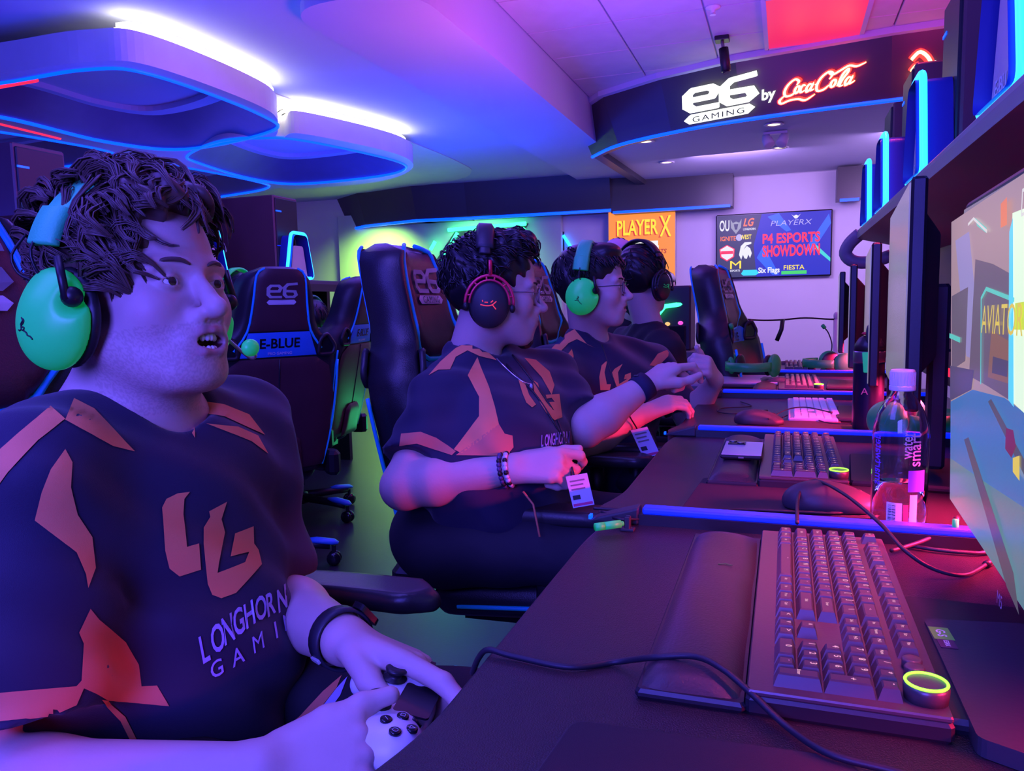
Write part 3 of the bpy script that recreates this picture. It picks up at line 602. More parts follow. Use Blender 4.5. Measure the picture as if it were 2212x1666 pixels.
# ================================================================== the row of stations on the right
YD = [.345, 1.125, 1.905, 2.70, 3.49, 4.27]; DZ = .75; FX = -.265
WHICH = ['nearest', 'second', 'third', 'fourth', 'fifth']
def make_desk(y0, y1, label):
    e = empty('desk', (.1, (y0+y1)/2, 0), 0, label, 'desk', 'desks of the right row'); h = (y1-y0)/2-.004
    poly = round_poly([(.34, h), (FX-.1+.015, h), (FX-.1+.005, h-.10), (FX-.1+.005, -h+.16), (FX-.1-.02, -h+.06), (FX-.1+.015, -h), (.34, -h)], [.005, .03, .05, .06, .06, .04, .005], 5)
    mb = MB(); mb.prism(poly, (0, 0, DZ-.03), UX, UY, (0, 0, .03)); mb.build('desk_top', m_desk, e, bevel=.003)
    for s in (-1, 1): MB().box((.08, s*(h-.05), (DZ-.03)/2), (.40, .04, DZ-.03)).build('leg_panel', m_black, e)
    MB().box((.30, 0, .45), (.02, 2*h-.14, .5)).build('modesty_panel', m_black, e)
    return e
for i in range(5): make_desk(YD[i], YD[i+1], ['black laminate desk under the nearest keyboard', 'black desk with the phone and dark tumbler nearby', 'black desk carrying the thin white keyboard', 'black desk carrying the open green headset', 'farthest black desk of the right row'][i])
# lit dividers between the desks
for i in range(1, 5):
    e = empty('led_divider', (0, YD[i], DZ), 0, 'blue lit desk divider bar, %s from the camera' % WHICH[i-1], 'light bar', 'blue lit dividers between desks')
    mb = MB(); mb.prism([(-.20, 0), (.44, 0), (.44, .016), (-.20, .016)], (0, -.014, 0), UX, UZ, (0, .028, 0)); mb.build('channel', m_black, e)
    mb = MB(); mb.prism([(-.195, .016), (.44, .016), (.44, .026), (-.195, .026)], (0, -.012, 0), UX, UZ, (0, .024, 0)); mb.build('diffuser', m_led_bd, e, bevel=.003)
    mb = MB(); mb.prism([(-.275, -.0), (-.20, 0), (-.20, .026), (-.262, .008)], (0, -.016, 0), UX, UZ, (0, .032, 0)); mb.build('end_tip', m_dark, e, bevel=.003)
    MB().box((-.276, 0, .004), (.004, .012, .006)).build('tip_led', m_led_b, e)
# ---- keyboards
U = .01905
def key_layout():
    K = []; row = lambda r, x, s, w=1, h=1: K.append((s, x, r, w, h))
    row(0, 0, 'Esc')
    for i in range(12): row(0, 2+i+.5*(i//4), 'F%d' % (i+1))
    for i, s in enumerate(('Prt', 'Scr', 'Pau')): row(0, 15.25+i, s)
    for i, s in enumerate('`1234567890-='): row(1, i, s)
    row(1, 13, '<-', 2)
    for i, s in enumerate(('Ins', 'Home', 'PgU')): row(1, 15.25+i, s)
    for i, s in enumerate(('Num', '/', '*', '-')): row(1, 18.5+i, s)
    row(2, 0, 'Tab', 1.5)
    for i, s in enumerate('QWERTYUIOP[]'): row(2, 1.5+i, s)
    row(2, 13.5, '\\', 1.5)
    for i, s in enumerate(('Del', 'End', 'PgD')): row(2, 15.25+i, s)
    for i, s in enumerate('789'): row(2, 18.5+i, s)
    row(2, 21.5, '+', 1, 2); row(3, 0, 'Caps', 1.75)
    for i, s in enumerate("ASDFGHJKL;'"): row(3, 1.75+i, s)
    row(3, 12.75, 'Enter', 2.25)
    for i, s in enumerate('456'): row(3, 18.5+i, s)
    row(4, 0, 'Shift', 2.25)
    for i, s in enumerate('ZXCVBNM,./'): row(4, 2.25+i, s)
    row(4, 12.25, 'Shift', 2.75); row(4, 16.25, '^')
    for i, s in enumerate('123'): row(4, 18.5+i, s)
    row(4, 21.5, 'Enter', 1, 2); x = 0
    for s, w_ in (('Ctrl', 1.25), ('Win', 1.25), ('Alt', 1.25), ('_', 6.25), ('Alt', 1.25), ('Fn', 1.25), ('Menu', 1.25), ('Ctrl', 1.25)): row(5, x, s, w_); x += w_
    for i, s in enumerate('<v>'): row(5, 15.25+i, s)
    row(5, 18.5, '0', 2); row(5, 20.5, '.'); return K
m_key = mat('black keycap', (.062, .05, .055), .34, var=.08, vscale=60); m_leg = glow('key legend light', (1.0, .5, .7), .8)
m_kbase = mat('dark anodised plate', (.10, .085, .09), .36, metal=.5, bump=.05, bscale=500); m_rest = mat('black leatherette wrist rest', (.030, .027, .032), .42, bump=.3, bscale=350, var=.15)
_km = {}
def keymesh(w_, h_, m, hz, tp):
    k = (w_, h_, m.name)
    if k not in _km:
        a, b = h_*U-.0012, w_*U-.0012; mb = MB(); ix = .0030*tp; V = []
        for z, i, sh in ((0, 0, 0), (hz*.88, ix, .0006*tp), (hz, ix+.0012, .0006*tp)): V += [(-a/2+i+sh, -b/2+i, z), (a/2-i+sh, -b/2+i, z), (a/2-i+sh, b/2-i, z), (-a/2+i+sh, b/2-i, z)]
        F = [(3, 2, 1, 0)]+[(l*4+i, l*4+(i+1) % 4, l*4+4+(i+1) % 4, l*4+4+i) for l in (0, 1) for i in range(4)]+[(8, 9, 10, 11)]; mb.add(V, F); _km[k] = mb.me('key', m)
    return _km[k]
def make_keyboard(loc, label, group, white=False, legends=True, rz=0.0):
    e = empty('keyboard', loc, rz, label, 'keyboard', group); tp = .35 if white else 1.0; hz = .004 if white else .0105; m = m_white if white else m_key
    bz = .010 if white else .021; L = 22.5*U
    if white: MB().box((0, 0, bz/2), (.125, L+.012, bz), bev=.003).build('body', m_lgrey, e)
    else:
        MB().box((.006, 0, .008), (.148, L+.024, .016), bev=.003).build('base', m_black, e)
        MB().box((.006, 0, .0185), (.146, L+.022, .005), bev=.0015).build('top_plate', m_kbase, e)
        mb = MB()                                                   # padded wrist rest with a rounded, creased top
        nx, ny = 14, 40; V = []; F = []
        for i in range(nx+1):
            for j in range(ny+1):
                s, t = i/nx*2-1, j/ny*2-1; ed = (1-abs(s)**5)*(1-abs(t)**22)
                z = .006+.016*ed*(1-.22*(s+.2)**2)-.0016*math.exp(-((t-.28+.05*s)/.015)**2)*(1-s*s)-.001*math.exp(-((t-.82-.1*s)/.02)**2)+.0006*math.sin(9*t+4*s)
                V.append((-.112+s*.043, t*(L/2+.012), z))
        for i in range(nx):
            for j in range(ny): a = i*(ny+1)+j; F.append((a, a+ny+1, a+ny+2, a+1))
        mb.add(V, F); b_ = [i*(ny+1)+j for i in range(nx+1) for j in range(ny+1) if i in (0, nx) or j in (0, ny)]
        wr = mb.build('wrist_rest', m_rest, e, True); MB().box((-.112, 0, .0045), (.089, L+.026, .009), bev=.003).build('wrist_rest_base', m_black, e)
        if legends:
            mb = MB(); stroke(mb, [(-.008, .0), (0, .004), (.008, 0)], .002, (-.104, .065, .0225), UX, UY, (0, 0, .0003)); mb.build('rest_emblem', m_gloss, wr)
    for s, kx, r, w_, h_ in key_layout():
        if white and kx > 18 and False: continue
        rr = r+h_/2; x = .071-(rr*U)-(0 if r == 0 else .0045); y = L/2-(kx+w_/2)*U; hh = hz*(1.0 if r in (0, 1, 5) else .92)
        k = ob('key', keymesh(w_, h_, m, hz, tp), e); k.location = (x, y, bz)
        if legends and not white:
            mb = MB(); ln = len(s); text_at(mb, s, (0.003 if ln == 1 else .001, 0, hz+.0002), (0, -1, 0), (1, 0, 0), size=(.0075 if ln == 1 else .0040), bold=.02)
            q = mb.build('legend', m_leg, k)
        if r == 0 and not white and kx in (0, 17.25): pass
    if not white:
        for i, kx in enumerate((18.7, 19.45, 20.2)):
            mb = MB(); mb.lathe([(.0078, 0), (.0080, .007), (.0068, .0085), (.0002, .0080)], (.0615, L/2-(kx+.3)*U, bz), n=18); mb.build('media_button', m_key, e, True)
        d = empty_part = MB().lathe([(.0155, 0), (.0165, .010), (.0150, .013), (.0130, .0135), (.0002, .0125)], (.064, L/2-21.75*U, bz), n=28).build('volume_dial', m_kbase, e, True)
        V = [(.064+.0148*math.cos(t), L/2-21.75*U+.0148*math.sin(t), bz+.0138) for t in np.linspace(0, 2*PI, 33)[:-1]]
        MB().tube(V, .0012, 6, closed=True).build('dial_ring', glow('dial green', (.25, 1, .03), 3), d, True)
        for kx, r in ((22.0, 5), (22.0, 3.2), (22, 1.5)): MB().box((.071-r*U-.008, -L/2-.0075, bz-.004), (.007, .003, .003)).build('underglow', glow('underglow lime', (.35, 1, .02), 1.5), e)
    return e
kb1 = make_keyboard((.043, .836, DZ), 'large black keyboard with lit legends and leather wrist rest in the foreground', 'full-size keyboards with wrist rests')
def kb_copy(loc, label):
    c = copy_tree(kb1); c.location = loc; c['label'] = label; return c
p = PL(1700, 1000, z=DZ); kb_copy((.028, 1.615, DZ), 'black keyboard with a phone lying on its wrist rest')
kb_copy((.05, 3.03, DZ), 'black keyboard on the desk of the open green headset'); kb_copy((.05, 3.78, DZ), 'farthest black keyboard at the end of the row')
make_keyboard((.075, 2.40, DZ), 'thin white keyboard beside the dark mouse', 'flat keyboards', white=True, legends=False)
# ---- mouse pads
def mouse_pad(px, label, z=DZ):
    pts = [PL(a, b, z=z+.002)[:2] for a, b in px]; c = sum(np.array(q) for q in pts)/len(pts)
    e = empty('mouse_pad', (c[0], c[1], z), 0, label, 'mouse pad', 'black cloth mouse pads'); mb = MB(); mb.prism([tuple(q-c) for q in round_poly(pts, .012, 4)], (0, 0, .0002), UX, UY, (0, 0, .003)); mb.build('cloth', m_pad, e, bevel=.0008)
    mb = MB(); mb.tube([(*(q-c), .002) for q in round_poly(pts, .012, 3)], .0011, 5, closed=True); mb.build('stitched_edge', m_black, e, True)
mouse_pad([(1462, 1112), (1520, 1033), (1880, 1046), (1900, 1122)], 'black cloth mouse pad under the large dark mouse')
mouse_pad([(1577, 930), (1603, 910), (1815, 910), (1820, 938)], 'black cloth mouse pad under the mouse beside the white keyboard')
mouse_pad([(1240, 1558), (1830, 1640), (2050, 1900), (1000, 1900)], 'black mouse pad at the very bottom edge in front of the nearest keyboard')
# ---- mice
def make_mouse(loc, label, rz=0.0, s=1.0):
    e = empty('mouse', loc, rz, label, 'mouse', 'dark gaming mice')
    V, F = sdf_mesh([ellip((-.012, 0, .010), (.050, .033, .029), .02), ellip((.030, 0, .006), (.034, .030, .020), .02)], .0022, disp=lambda p: .0008*np.exp(-(p[:, 1]/.0012)**2)*(p[:, 0] > .01)+.001*np.exp(-((np.abs(p[:, 1])-.031)/.002)**2), clip=[((0, 0, .001), (0, 0, -1))])
    o = ob('shell', np_mesh('shell', V*s, F, m_dark), e)
    MB().lathe([(.008, -.004), (.009, 0), (.008, .004)], (.036*s, 0, .022*s), (0, 1, 0), 14).build('scroll_wheel', m_black, e, True); MB().box((-.008*s, .030*s, .022*s), (.03*s, .006*s, .006*s), bev=.002).build('side_button', m_black, e); return e
p = PL(1790, 1098, z=DZ+.004); make_mouse((p[0], p[1], DZ+.0033), 'large dark mouse on the pad beyond the nearest blue divider', .1, 1.12)
p = PL(1638, 915, z=DZ+.004); make_mouse((p[0], p[1], DZ+.0033), 'dark mouse beside the thin white keyboard', .05, 1.0)
p = PL(1690, 836, z=DZ); make_mouse((p[0], p[1], DZ+.0003), 'flat dark mouse on the desk of the open green headset', .0, .95)
p = PL(1700, 797, z=DZ); make_mouse((p[0], p[1], DZ+.0003), 'farthest dark mouse in the row of desks', .0, .95)
# ---- monitors
def make_monitor(name_loc, rz, label, W=.60, H=.34, z0=.09, group='monitors of the right row'):
    e = empty('monitor', name_loc, rz, label, 'monitor', group); zc = z0+H/2
    MB().box((.012, 0, zc), (.022, W+.012, H+.016), bev=.004).build('bezel', m_black, e)
    mb = MB(); mb.hexa([(.022, -W*.42, zc-H*.38), (.022, W*.42, zc-H*.38), (.022, W*.42, zc+H*.40), (.022, -W*.42, zc+H*.40), (.052, -W*.3, zc-H*.3), (.052, W*.3, zc-H*.3), (.052, W*.3, zc+H*.3), (.052, -W*.3, zc+H*.3)][0:4]+[(.052, -W*.3, zc-H*.3), (.052, W*.3, zc-H*.3), (.052, W*.3, zc+H*.3), (.052, -W*.3, zc+H*.3)]); mb.build('rear_housing', m_dark, e, bevel=.004)
    MB().box((.070, 0, zc/2+.02), (.03, .06, zc), bev=.006).build('neck', m_dark, e); MB().box((.03, 0, .006), (.20, .26, .012), bev=.004).build('base', m_black, e)
    MB().box((-.0002, 0, zc), (.002, W, H)).build('screen', SCREENM, e); return e, zc
SCREENM = mat('grey lit screen', (.05, .05, .06), .25, emit=(.42, .36, .42), es=.42)
def scr_mat(n, c, s=.8): return mat('monitor '+n, (.03, .03, .03), .3, emit=c, es=s)
m1, zc1 = make_monitor((.188, .755, DZ), R(-2.2), 'large monitor in the foreground showing a racing game', .60, .345, .085)
# the game picture of the nearest monitor: flat shapes on its screen
c_, s_ = math.cos(R(-2.2)), math.sin(R(-2.2)); mo = np.array([.188, .755, DZ]); mn = np.array([c_, s_, 0])
def on_mon(px, py, k=1.0):
    d = RAY(px, py); o0 = np.array([0, 0, CAMH]); t = np.dot(mo-o0, mn)/np.dot(d, mn); w_ = o0+d*t-mo; return np.array([-.0012-.0003*k, -s_*w_[0]+c_*w_[1], w_[2]])
SG = {n: scr_mat(n, c, s) for n, c, s in (('sky', (.46, .30, .33), .8), ('road', (.06, .20, .52), .8), ('roadlow', (.12, .26, .32), .8), ('beam', (.75, .95, .70), 1.0), ('beamcyan', (.10, .65, .95), 1.0), ('lav', (.36, .30, .62), .8), ('bldg', (.17, .12, .16), .8), ('bldg2', (.10, .08, .14), .8), ('teal', (.12, .62, .55), .9), ('yel', (.8, .6, .06), .9), ('org', (.85, .22, .06), .9), ('skid', (.10, .10, .12), .8), ('mar', (.22, .03, .06), .8), ('whi', (.75, .72, .72), .9), ('lime', (.6, .75, .03), .9), ('brown', (.30, .14, .08), .8))}
SCI = [0]
def ms(name, poly, m, k): SCI[0] += 1; mb = MB(); mb.add([on_mon(a, b, k+SCI[0]*.04) for a, b in poly], [tuple(range(len(poly)))]); mb.build(name, SG[m], m1)
TW = [(2056, 474), (2700, 40), (2700, 2050), (2054, 1085)]
def wy(a, top=True): return 474+(a-2056)*(-.674) if top else 1085+(a-2054)*1.494
ms('game_sky', [(2058, 480), (2300, 318), (2300, 1440), (2056, 1078)], 'sky', 1)
ms('game_road', [(2057, 868), (2105, 842), (2175, 860), (2230, 900), (2300, 960), (2300, 1440), (2056, 1078)], 'road', 2)
ms('game_road_front', [(2057, 990), (2130, 1040), (2300, 1150), (2300, 1440), (2056, 1078)], 'roadlow', 3)
ms('game_pillar', [(2068, 520), (2098, 500), (2112, 640), (2106, 775), (2092, 770)], 'lav', 3); ms('game_building', [(2112, 560), (2150, 570), (2205, 600), (2195, 870), (2140, 835), (2098, 812)], 'bldg', 3)
ms('game_building', [(2060, 640), (2096, 620), (2090, 780), (2060, 800)], 'bldg', 3); ms('game_wall', [(2057, 790), (2110, 800), (2104, 842), (2057, 866)], 'bldg2', 4)
ms('game_window', [(2148, 715), (2192, 740), (2188, 830), (2140, 815)], 'brown', 4); ms('game_window', [(2152, 770), (2186, 780), (2184, 815), (2150, 806)], 'bldg2', 5)
def mstr(pts, wd, m, k): 
    p = [on_mon(a, b, k) for a, b in pts]; mb = MB(); stroke(mb, [(q[1], q[2]) for q in p], wd, (p[0][0], 0, 0), UY, UZ, (-.0002, 0, 0)); mb.build('game_line', SG[m], m1)
mstr([(2126, 830), (2127, 645), (2138, 624), (2200, 648)], .004, 'teal', 6); mstr([(2057, 725), (2080, 735)], .006, 'teal', 6); mstr([(2098, 485), (2110, 472), (2140, 500)], .003, 'whi', 6)
ms('game_sign', [(2113, 470), (2139, 492), (2138, 503), (2118, 488)], 'teal', 6); ms('game_beam', [(2196, 460), (2300, 420), (2300, 960), (2230, 900), (2188, 862)], 'beam', 6); ms('game_beam_edge', [(2190, 500), (2198, 470), (2200, 880), (2188, 864)], 'beamcyan', 7); ms('game_marker', [(2204, 655), (2300, 640), (2300, 715), (2202, 712)], 'lime', 8)
ms('game_skid', [(2143, 868), (2150, 862), (2300, 1130), (2300, 1180)], 'skid', 7); ms('game_skid', [(2090, 950), (2100, 945), (2200, 1240), (2212, 1330), (2185, 1270)], 'skid', 7); ms('game_rider', [(2184, 925), (2200, 930), (2206, 965), (2196, 990), (2182, 970)], 'mar', 8); ms('game_rider', [(2200, 990), (2215, 985), (2215, 1040), (2200, 1020)], 'yel', 9)
ms('game_banner', [(2172, 440), (2186, 425), (2186, 485), (2172, 492)], 'org', 8)
mb = MB(); a, b = on_mon(2138, 690, 10), on_mon(2212, 690, 10); text_at(mb, 'AVIATOR', (a+b)/2, unit(b-a)*1.0, UZ, width=np.linalg.norm(b-a)*1.25, size=.028); mb.build('game_lettering', SG['yel'], m1)
mb = MB(); a, b = on_mon(2192, 455, 10), on_mon(2300, 395, 10); text_at(mb, 'DSC', (a+b)/2, UY*-1, UZ, width=.06); mb.build('game_lettering', SG['whi'], m1)
mb = MB(); text_at(mb, 'M5', on_mon(2168, 1288, 3)+np.array([-.001, .0, -.004]), UY*-1, UZ, width=.02); mb.build('maker_mark', m_lgrey, m1)
e, z_ = make_monitor((.190, 1.56, DZ), R(-4), 'second monitor with grey lit screen behind the water bottle', .56, .33, .165)
make_monitor((.212, 2.32, DZ), R(-4), 'third monitor in the row behind the dark tumbler', .56, .33, .12)
make_monitor((.222, 3.09, DZ), R(-4), 'fourth monitor in the row, seen edge-on', .56, .33, .10)
make_monitor((.232, 3.86, DZ), R(-3), 'farthest monitor at the end of the right row', .56, .33, .10)
# sticker on the near base
p = PL(2030, 1368, z=DZ+.0147); e = empty('sticker', (p[0], p[1], DZ+.0147), 0, 'small green and dark sticker on the nearest monitor base', 'sticker')
MB().box((.001, -.001, .0003), (.017, .028, .0004), rz=.05).build('green_label', mat('sticker green', (.15, .55, .05), .5), e); MB().box((.002, -.024, .0003), (.014, .018, .0004), rz=.05).build('dark_label', mat('sticker plum', (.08, .02, .06), .5), e)
mb = MB(); text_at(mb, 'G-S', (.001, -.001, .0007), (0, -1, 0), (1, 0, 0), width=.016, bold=.02); mb.build('lettering', m_white, e); mb = MB(); text_at(mb, 'ESRK', (.002, -.024, .0007), (0, -1, 0), (1, 0, 0), width=.013, bold=.02); mb.build('lettering', m_white, e)
# monitor base plate in front (wide flat base)
bp_ = [PL(a, b, z=DZ+.012) for a, b in ((1995, 1342), (2212, 1352), (2400, 1700), (2112, 1600))]
mb = MB(); mb.prism(round_poly([(q[0], q[1]) for q in bp_], .006, 3), (0, 0, DZ+.0005), UX, UY, (0, 0, .0140)); mb.build('flat_base', m_dark, m1, world=True)
bq = [PL(a, b, z=DZ+.010) for a, b in ((1850, 1000), (1890, 996), (1905, 1060), (1888, 1062))]
# ---- shelf above the monitors, back panel
SX, SZ = .30, 1.36
sh = empty('monitor_shelf', (.5, 1.7, SZ), 0, 'long grey shelf above the monitors carrying the computer cases', 'shelf')
m_shelf = mat('grey shelf laminate', (.24, .22, .24), .45, var=.08)
mb = MB(); mb.prism([(SX, -.6), (.85, -.6), (.85, 3.80), (SX, 3.80)], (0, 0, SZ-.012), UX, UY, (0, 0, .030)); mb.build('board', m_shelf, sh, world=True, bevel=.004)
mb = MB(); mb.prism([(SX-.006, SZ+.0), (SX+.03, SZ-.012), (.60, SZ-.075), (.60, SZ-.095), (SX-.002, SZ-.022)], (0, -.6, 0), UX, UZ, (0, 4.4, 0)); mb.build('underside', mat('shelf underside', (.26, .21, .25), .5), sh, world=True)
MB().box((SX+.012, 1.0, SZ+.019), (.008, 1.1, .004)).build('edge_led', m_led_bd, sh, world=True)
MB().box((.60, 1.8, DZ+.30), (.03, 4.9, .62)).build('back_panel', m_black, sh, world=True)
mb = MB()
for yy in (3.80,): mb.tube(smooth_path([(SX+.01, yy, SZ), (SX-.03, yy+.02, SZ-.04), (SX-.045, yy+.03, SZ-.085), (SX-.01, yy+.03, SZ-.12), (SX+.06, yy+.03, SZ-.125), (SX+.14, yy+.02, SZ-.10)], 4), .030, 8)
mb.build('end_scroll', m_shelf, sh, True, world=True)
for yy, k in ((-.5, 0), (4.2, 1)): MB().box((.60, yy, SZ/2), (.06, .06, SZ)).build('upright', m_black, sh, world=True)
for yy in (.45, 1.2, 2.05, 2.85, 3.6):      # red light strips behind the monitors
    MB().box((.385, yy, DZ+.14), (.02, .30, .012)).build('red_led_strip', m_led_r, sh, world=True); MB().box((.49, yy, DZ+.15), (.21, .02, .008)).build('strip_bracket', m_black, sh, world=True)
    area('red_strip_lamp', (.36, yy, DZ+.125), (.16, yy, DZ-.02), .30, (1.0, .02, .13), 8.0 if yy > 1 else 2.6, sy=.03, spread=75)
# ---- computer cases
def make_pc():
    e = empty('computer_case', (0, 0, 0), 0, '', 'computer')
    MB().box((.24, .0, .245), (.42, .235, .49), bev=.006).build('case', mat('plum steel case', (.12, .05, .06), .4, var=.1), e)
    MB().box((.028, 0, .245), (.012, .21, .46), bev=.004).build('front_panel', m_black, e)
    MB().box((.022, .08, .40), (.004, .05, .008)).build('power_light', m_led_b, e); MB().box((.022, .08, .20), (.004, .05, .006)).build('drive_light', m_led_bd, e)
    tz = lambda w0, w1, z0, z1: [(-w0/2, z0), (w0/2, z0), (w1/2, z1), (-w1/2, z1)]
    mb = MB(); mb.prism(round_poly(tz(.17, .095, .004, .20), .012, 3), (-.045, 0, 0), UY, UZ, (.012, 0, 0)); pl = mb.build('emblem_plate', mat('grey brushed plate', (.52, .47, .50), .4, metal=.3, var=.1), e)
    mb = MB(); text_at(mb, 'E-BLUE', (-.0462, 0, .045), -UY, UZ, width=.11, bold=.015); mb.build('lettering', m_print, pl)
    fr = round_poly(tz(.27, .145, .012, .275), .03, 4); mb = MB(); mb.tube([(-.05, a, b) for a, b in fr], .0095, 8, closed=True); mb.build('led_frame', m_led_c, e, True)
    mb = MB(); n = len(fr); f2 = [(a*.90-.000, .014+(b-.012)*.94) for a, b in fr]; mb.add([(-.066, a, b) for a, b in f2]+[(.02, a, b) for a, b in f2], [(i, (i+1) % n, n+(i+1) % n, n+i) for i in range(n)]); mb.build('frame_shroud', mat('blue tinted shroud', (.02, .03, .25), .35), e, True)
    return e
pc = make_pc(); pcz = SZ+.0185
pcl = ['nearest computer case on the shelf with pale emblem plate', 'second computer case from the camera on the shelf', 'third computer case from the camera on the shelf', 'farthest computer case at the end of the shelf']
for i, yy in enumerate((1.49, 2.36, 3.14, 3.70)):
    o = pc if i == 0 else copy_tree(pc); o.location = (SX+.075, yy, pcz); o['label'] = pcl[i]; o['group'] = 'computer cases on the right shelf'
p = np.array([SX+.03, 1.78, pcz]); 
# ================================================================== things on the desks
m_clear = mat('clear bottle plastic', (.97, .97, 1.0), .03, trans=1.0, ior=1.38, spec=.5); m_water = mat('water', (.93, .95, 1.0), .0, trans=1.0, ior=1.2)
p = PL(1943, 1150, z=DZ); b_ = empty('water_bottle', (p[0], p[1]+.018, DZ), 0, 'clear plastic water bottle with white cap, half full', 'bottle')
pr_ = [(.004, .004), (.030, .0015), (.0355, .006), (.0365, .02), (.0365, .135), (.035, .150), (.030, .168), (.022, .184), (.0145, .194), (.0135, .203), (.0130, .206)]
MB().lathe(pr_+[(max(r_-.0009, .002), z_+(.0012 if z_ < .01 else 0)) for r_, z_ in pr_[::-1]], n=40).build('bottle_body', m_clear, b_, True); MB().lathe([(.003, .006), (.028, .004), (.0335, .008), (.0347, .02), (.0347, .066), (.001, .066)], n=36).build('water', m_water, b_, True)
mb = MB(); mb.lathe([(.0165, .199), (.0170, .2005), (.0170, .205), (.0158, .206), (.0158, .2255), (.0148, .228), (.001, .2285)], n=30); cp_ = mb.build('cap', m_white, b_)
mb = MB()
for k in range(30): t = 2*PI*k/30; mb.box((.0160*math.cos(t), .0160*math.sin(t), .2155), (.0012, .0012, .018), rz=t)
q = mb.build('cap_ribs', m_white, cp_); q['kind'] = 'stuff'
tocam = math.atan2(-b_.location[1], -b_.location[0])
def on_cyl(name, s, ang, z0, wd, hh, m, r=.0369, vert=True, mirror=False, bold=.02):
    V, F = text2d(s, 1.0, bold=bold); xs = [v[0] for v in V]; ys = [v[1] for v in V]; O = []
    for a, b in V:
        u_ = (a-min(xs))/(max(xs)-min(xs)); v_ = (b-min(ys))/(max(ys)-min(ys)); u_, v_ = (v_, u_) if vert else (u_, v_)
        t = ang+(-u_ if vert else u_)*(-1 if mirror else 1)*wd/r; O.append((r*math.cos(t), r*math.sin(t), z0+v_*hh))
    ob(name, mesh(name, O, F, m), b_)
m_purp = mat('violet label print', (.20, .08, .62), .5)
def panel_cyl(name, a0, a1, z0, z1, m, r=.0368, n=6):
    mb = MB(); V = [(r*math.cos(a0+(a1-a0)*i/n), r*math.sin(a0+(a1-a0)*i/n), z) for z in (z0, z1) for i in range(n+1)]; mb.add(V, [(i, i+1, n+2+i, n+1+i) for i in range(n)]); return mb.build(name, m, b_, True)
on_cyl('side_lettering', 'water', tocam+.42, .108, .012, .038, m_lgrey, bold=.01); on_cyl('side_lettering', 'smart', tocam+.75, .098, .014, .046, m_lgrey, bold=.01); on_cyl('back_lettering', 'smartwater', tocam-1.0, .068, .012, .070, m_purp, r=.0369, mirror=True, bold=.01)
bc = panel_cyl('barcode_panel', tocam-.42, tocam+.12, .016, .046, m_white); mb = MB()
for k in range(16):
    z_ = .019+k*.0015; w_ = random.choice((.0004, .0007, .0010)); mb.add([(.0371*math.cos(tocam+a_), .0371*math.sin(tocam+a_), z_+dz) for a_, dz in ((-.36, 0), (-.1, 0), (-.1, w_), (-.36, w_))], [(0, 1, 2, 3)])
mb.build('barcode_bars', m_gloss, bc)['kind'] = 'stuff'
panel_cyl('red_label', tocam+.16, tocam+.34, .012, .044, mat('label red', (.6, .05, .12), .5)); panel_cyl('recycle_label', tocam+.38, tocam+.66, .012, .058, m_print); panel_cyl('blue_label', tocam+.30, tocam+.98, .062, .092, mat('label blue', (.03, .04, .45), .5))
# insulated tumbler with a loop lid and green clip
p = PL(1876, 932, z=DZ); tb = empty('tumbler', (p[0], p[1]+.03, DZ), 0, 'dark insulated tumbler with loop lid and green carabiner clip', 'bottle'); k_ = 62/1662*1.93/2
MB().lathe([(k_*.9, 0), (k_*.97, .004), (k_, .02), (k_, .165), (k_*1.0, .168)], n=32).build('body', mat('midnight blue steel', (.012, .014, .035), .3, metal=.4), tb, True)
MB().lathe([(k_*1.02, .168), (k_*1.03, .171), (k_*1.03, .194), (k_*1.0, .197)], n=32).build('steel_collar', m_steel, tb, True)
MB().lathe([(k_*.98, .197), (k_*.95, .212), (k_*.7, .228), (k_*.45, .234), (.001, .235)], n=28).build('lid', m_black, tb, True)
mb = MB(); mb.tube(smooth_path([(-.005, -k_*.7, .215), (-.005, -k_*.5, .245), (0, 0, .258), (.005, k_*.5, .245), (.005, k_*.7, .215)], 5), .006, 8); mb.build('lid_loop', m_black, tb, True)
MB().ell((0, -.005, .240), (.020, .016, .005), 12, 6).build('red_seal', mat('red rubber', (.6, .02, .04), .5), tb, True)
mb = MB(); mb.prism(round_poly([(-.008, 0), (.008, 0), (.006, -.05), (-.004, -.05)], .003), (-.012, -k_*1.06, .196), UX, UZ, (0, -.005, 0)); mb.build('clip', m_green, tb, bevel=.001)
mb = MB(); text_at(mb, 'A', (-.012, -k_*1.01, .10), UX, UZ, width=.016); mb.build('emblem', m_grey, tb)
# phone on the second wrist rest
pz = DZ+.0245; pp = [PL(a, b, z=pz+.009) for a, b in ((1566, 984), (1642, 984), (1640, 955), (1572, 953))]
c = sum(pp)/4; ph_ = empty('phone', (c[0], c[1], pz), 0, 'pale phone lying face down on the second wrist rest', 'phone')
MB().box((0, 0, .0045), (.078, .150, .008), bev=.0035).build('body', m_black, ph_); MB().box((0, 0, .0088), (.074, .146, .0012), bev=.0005).build('back_glass', mat('pale phone glass', (.62, .55, .58), .2), ph_)
MB().box((-.014, .048, .0105), (.034, .036, .003), bev=.001).build('camera_plate', m_gloss, ph_)
for dx, dy in ((-.006, .008), (-.022, .040-.0), ): pass
for dx, dy in ((-.022, .056), (-.006, .040)): MB().lathe([(.0075, 0), (.0075, .0018), (.005, .002)], (dx, dy, .012), n=14).build('camera_lens', m_steel, ph_, True)
MB().box((0, -.0752, .0045), (.010, .0008, .003)).build('charge_port', m_grey, ph_)
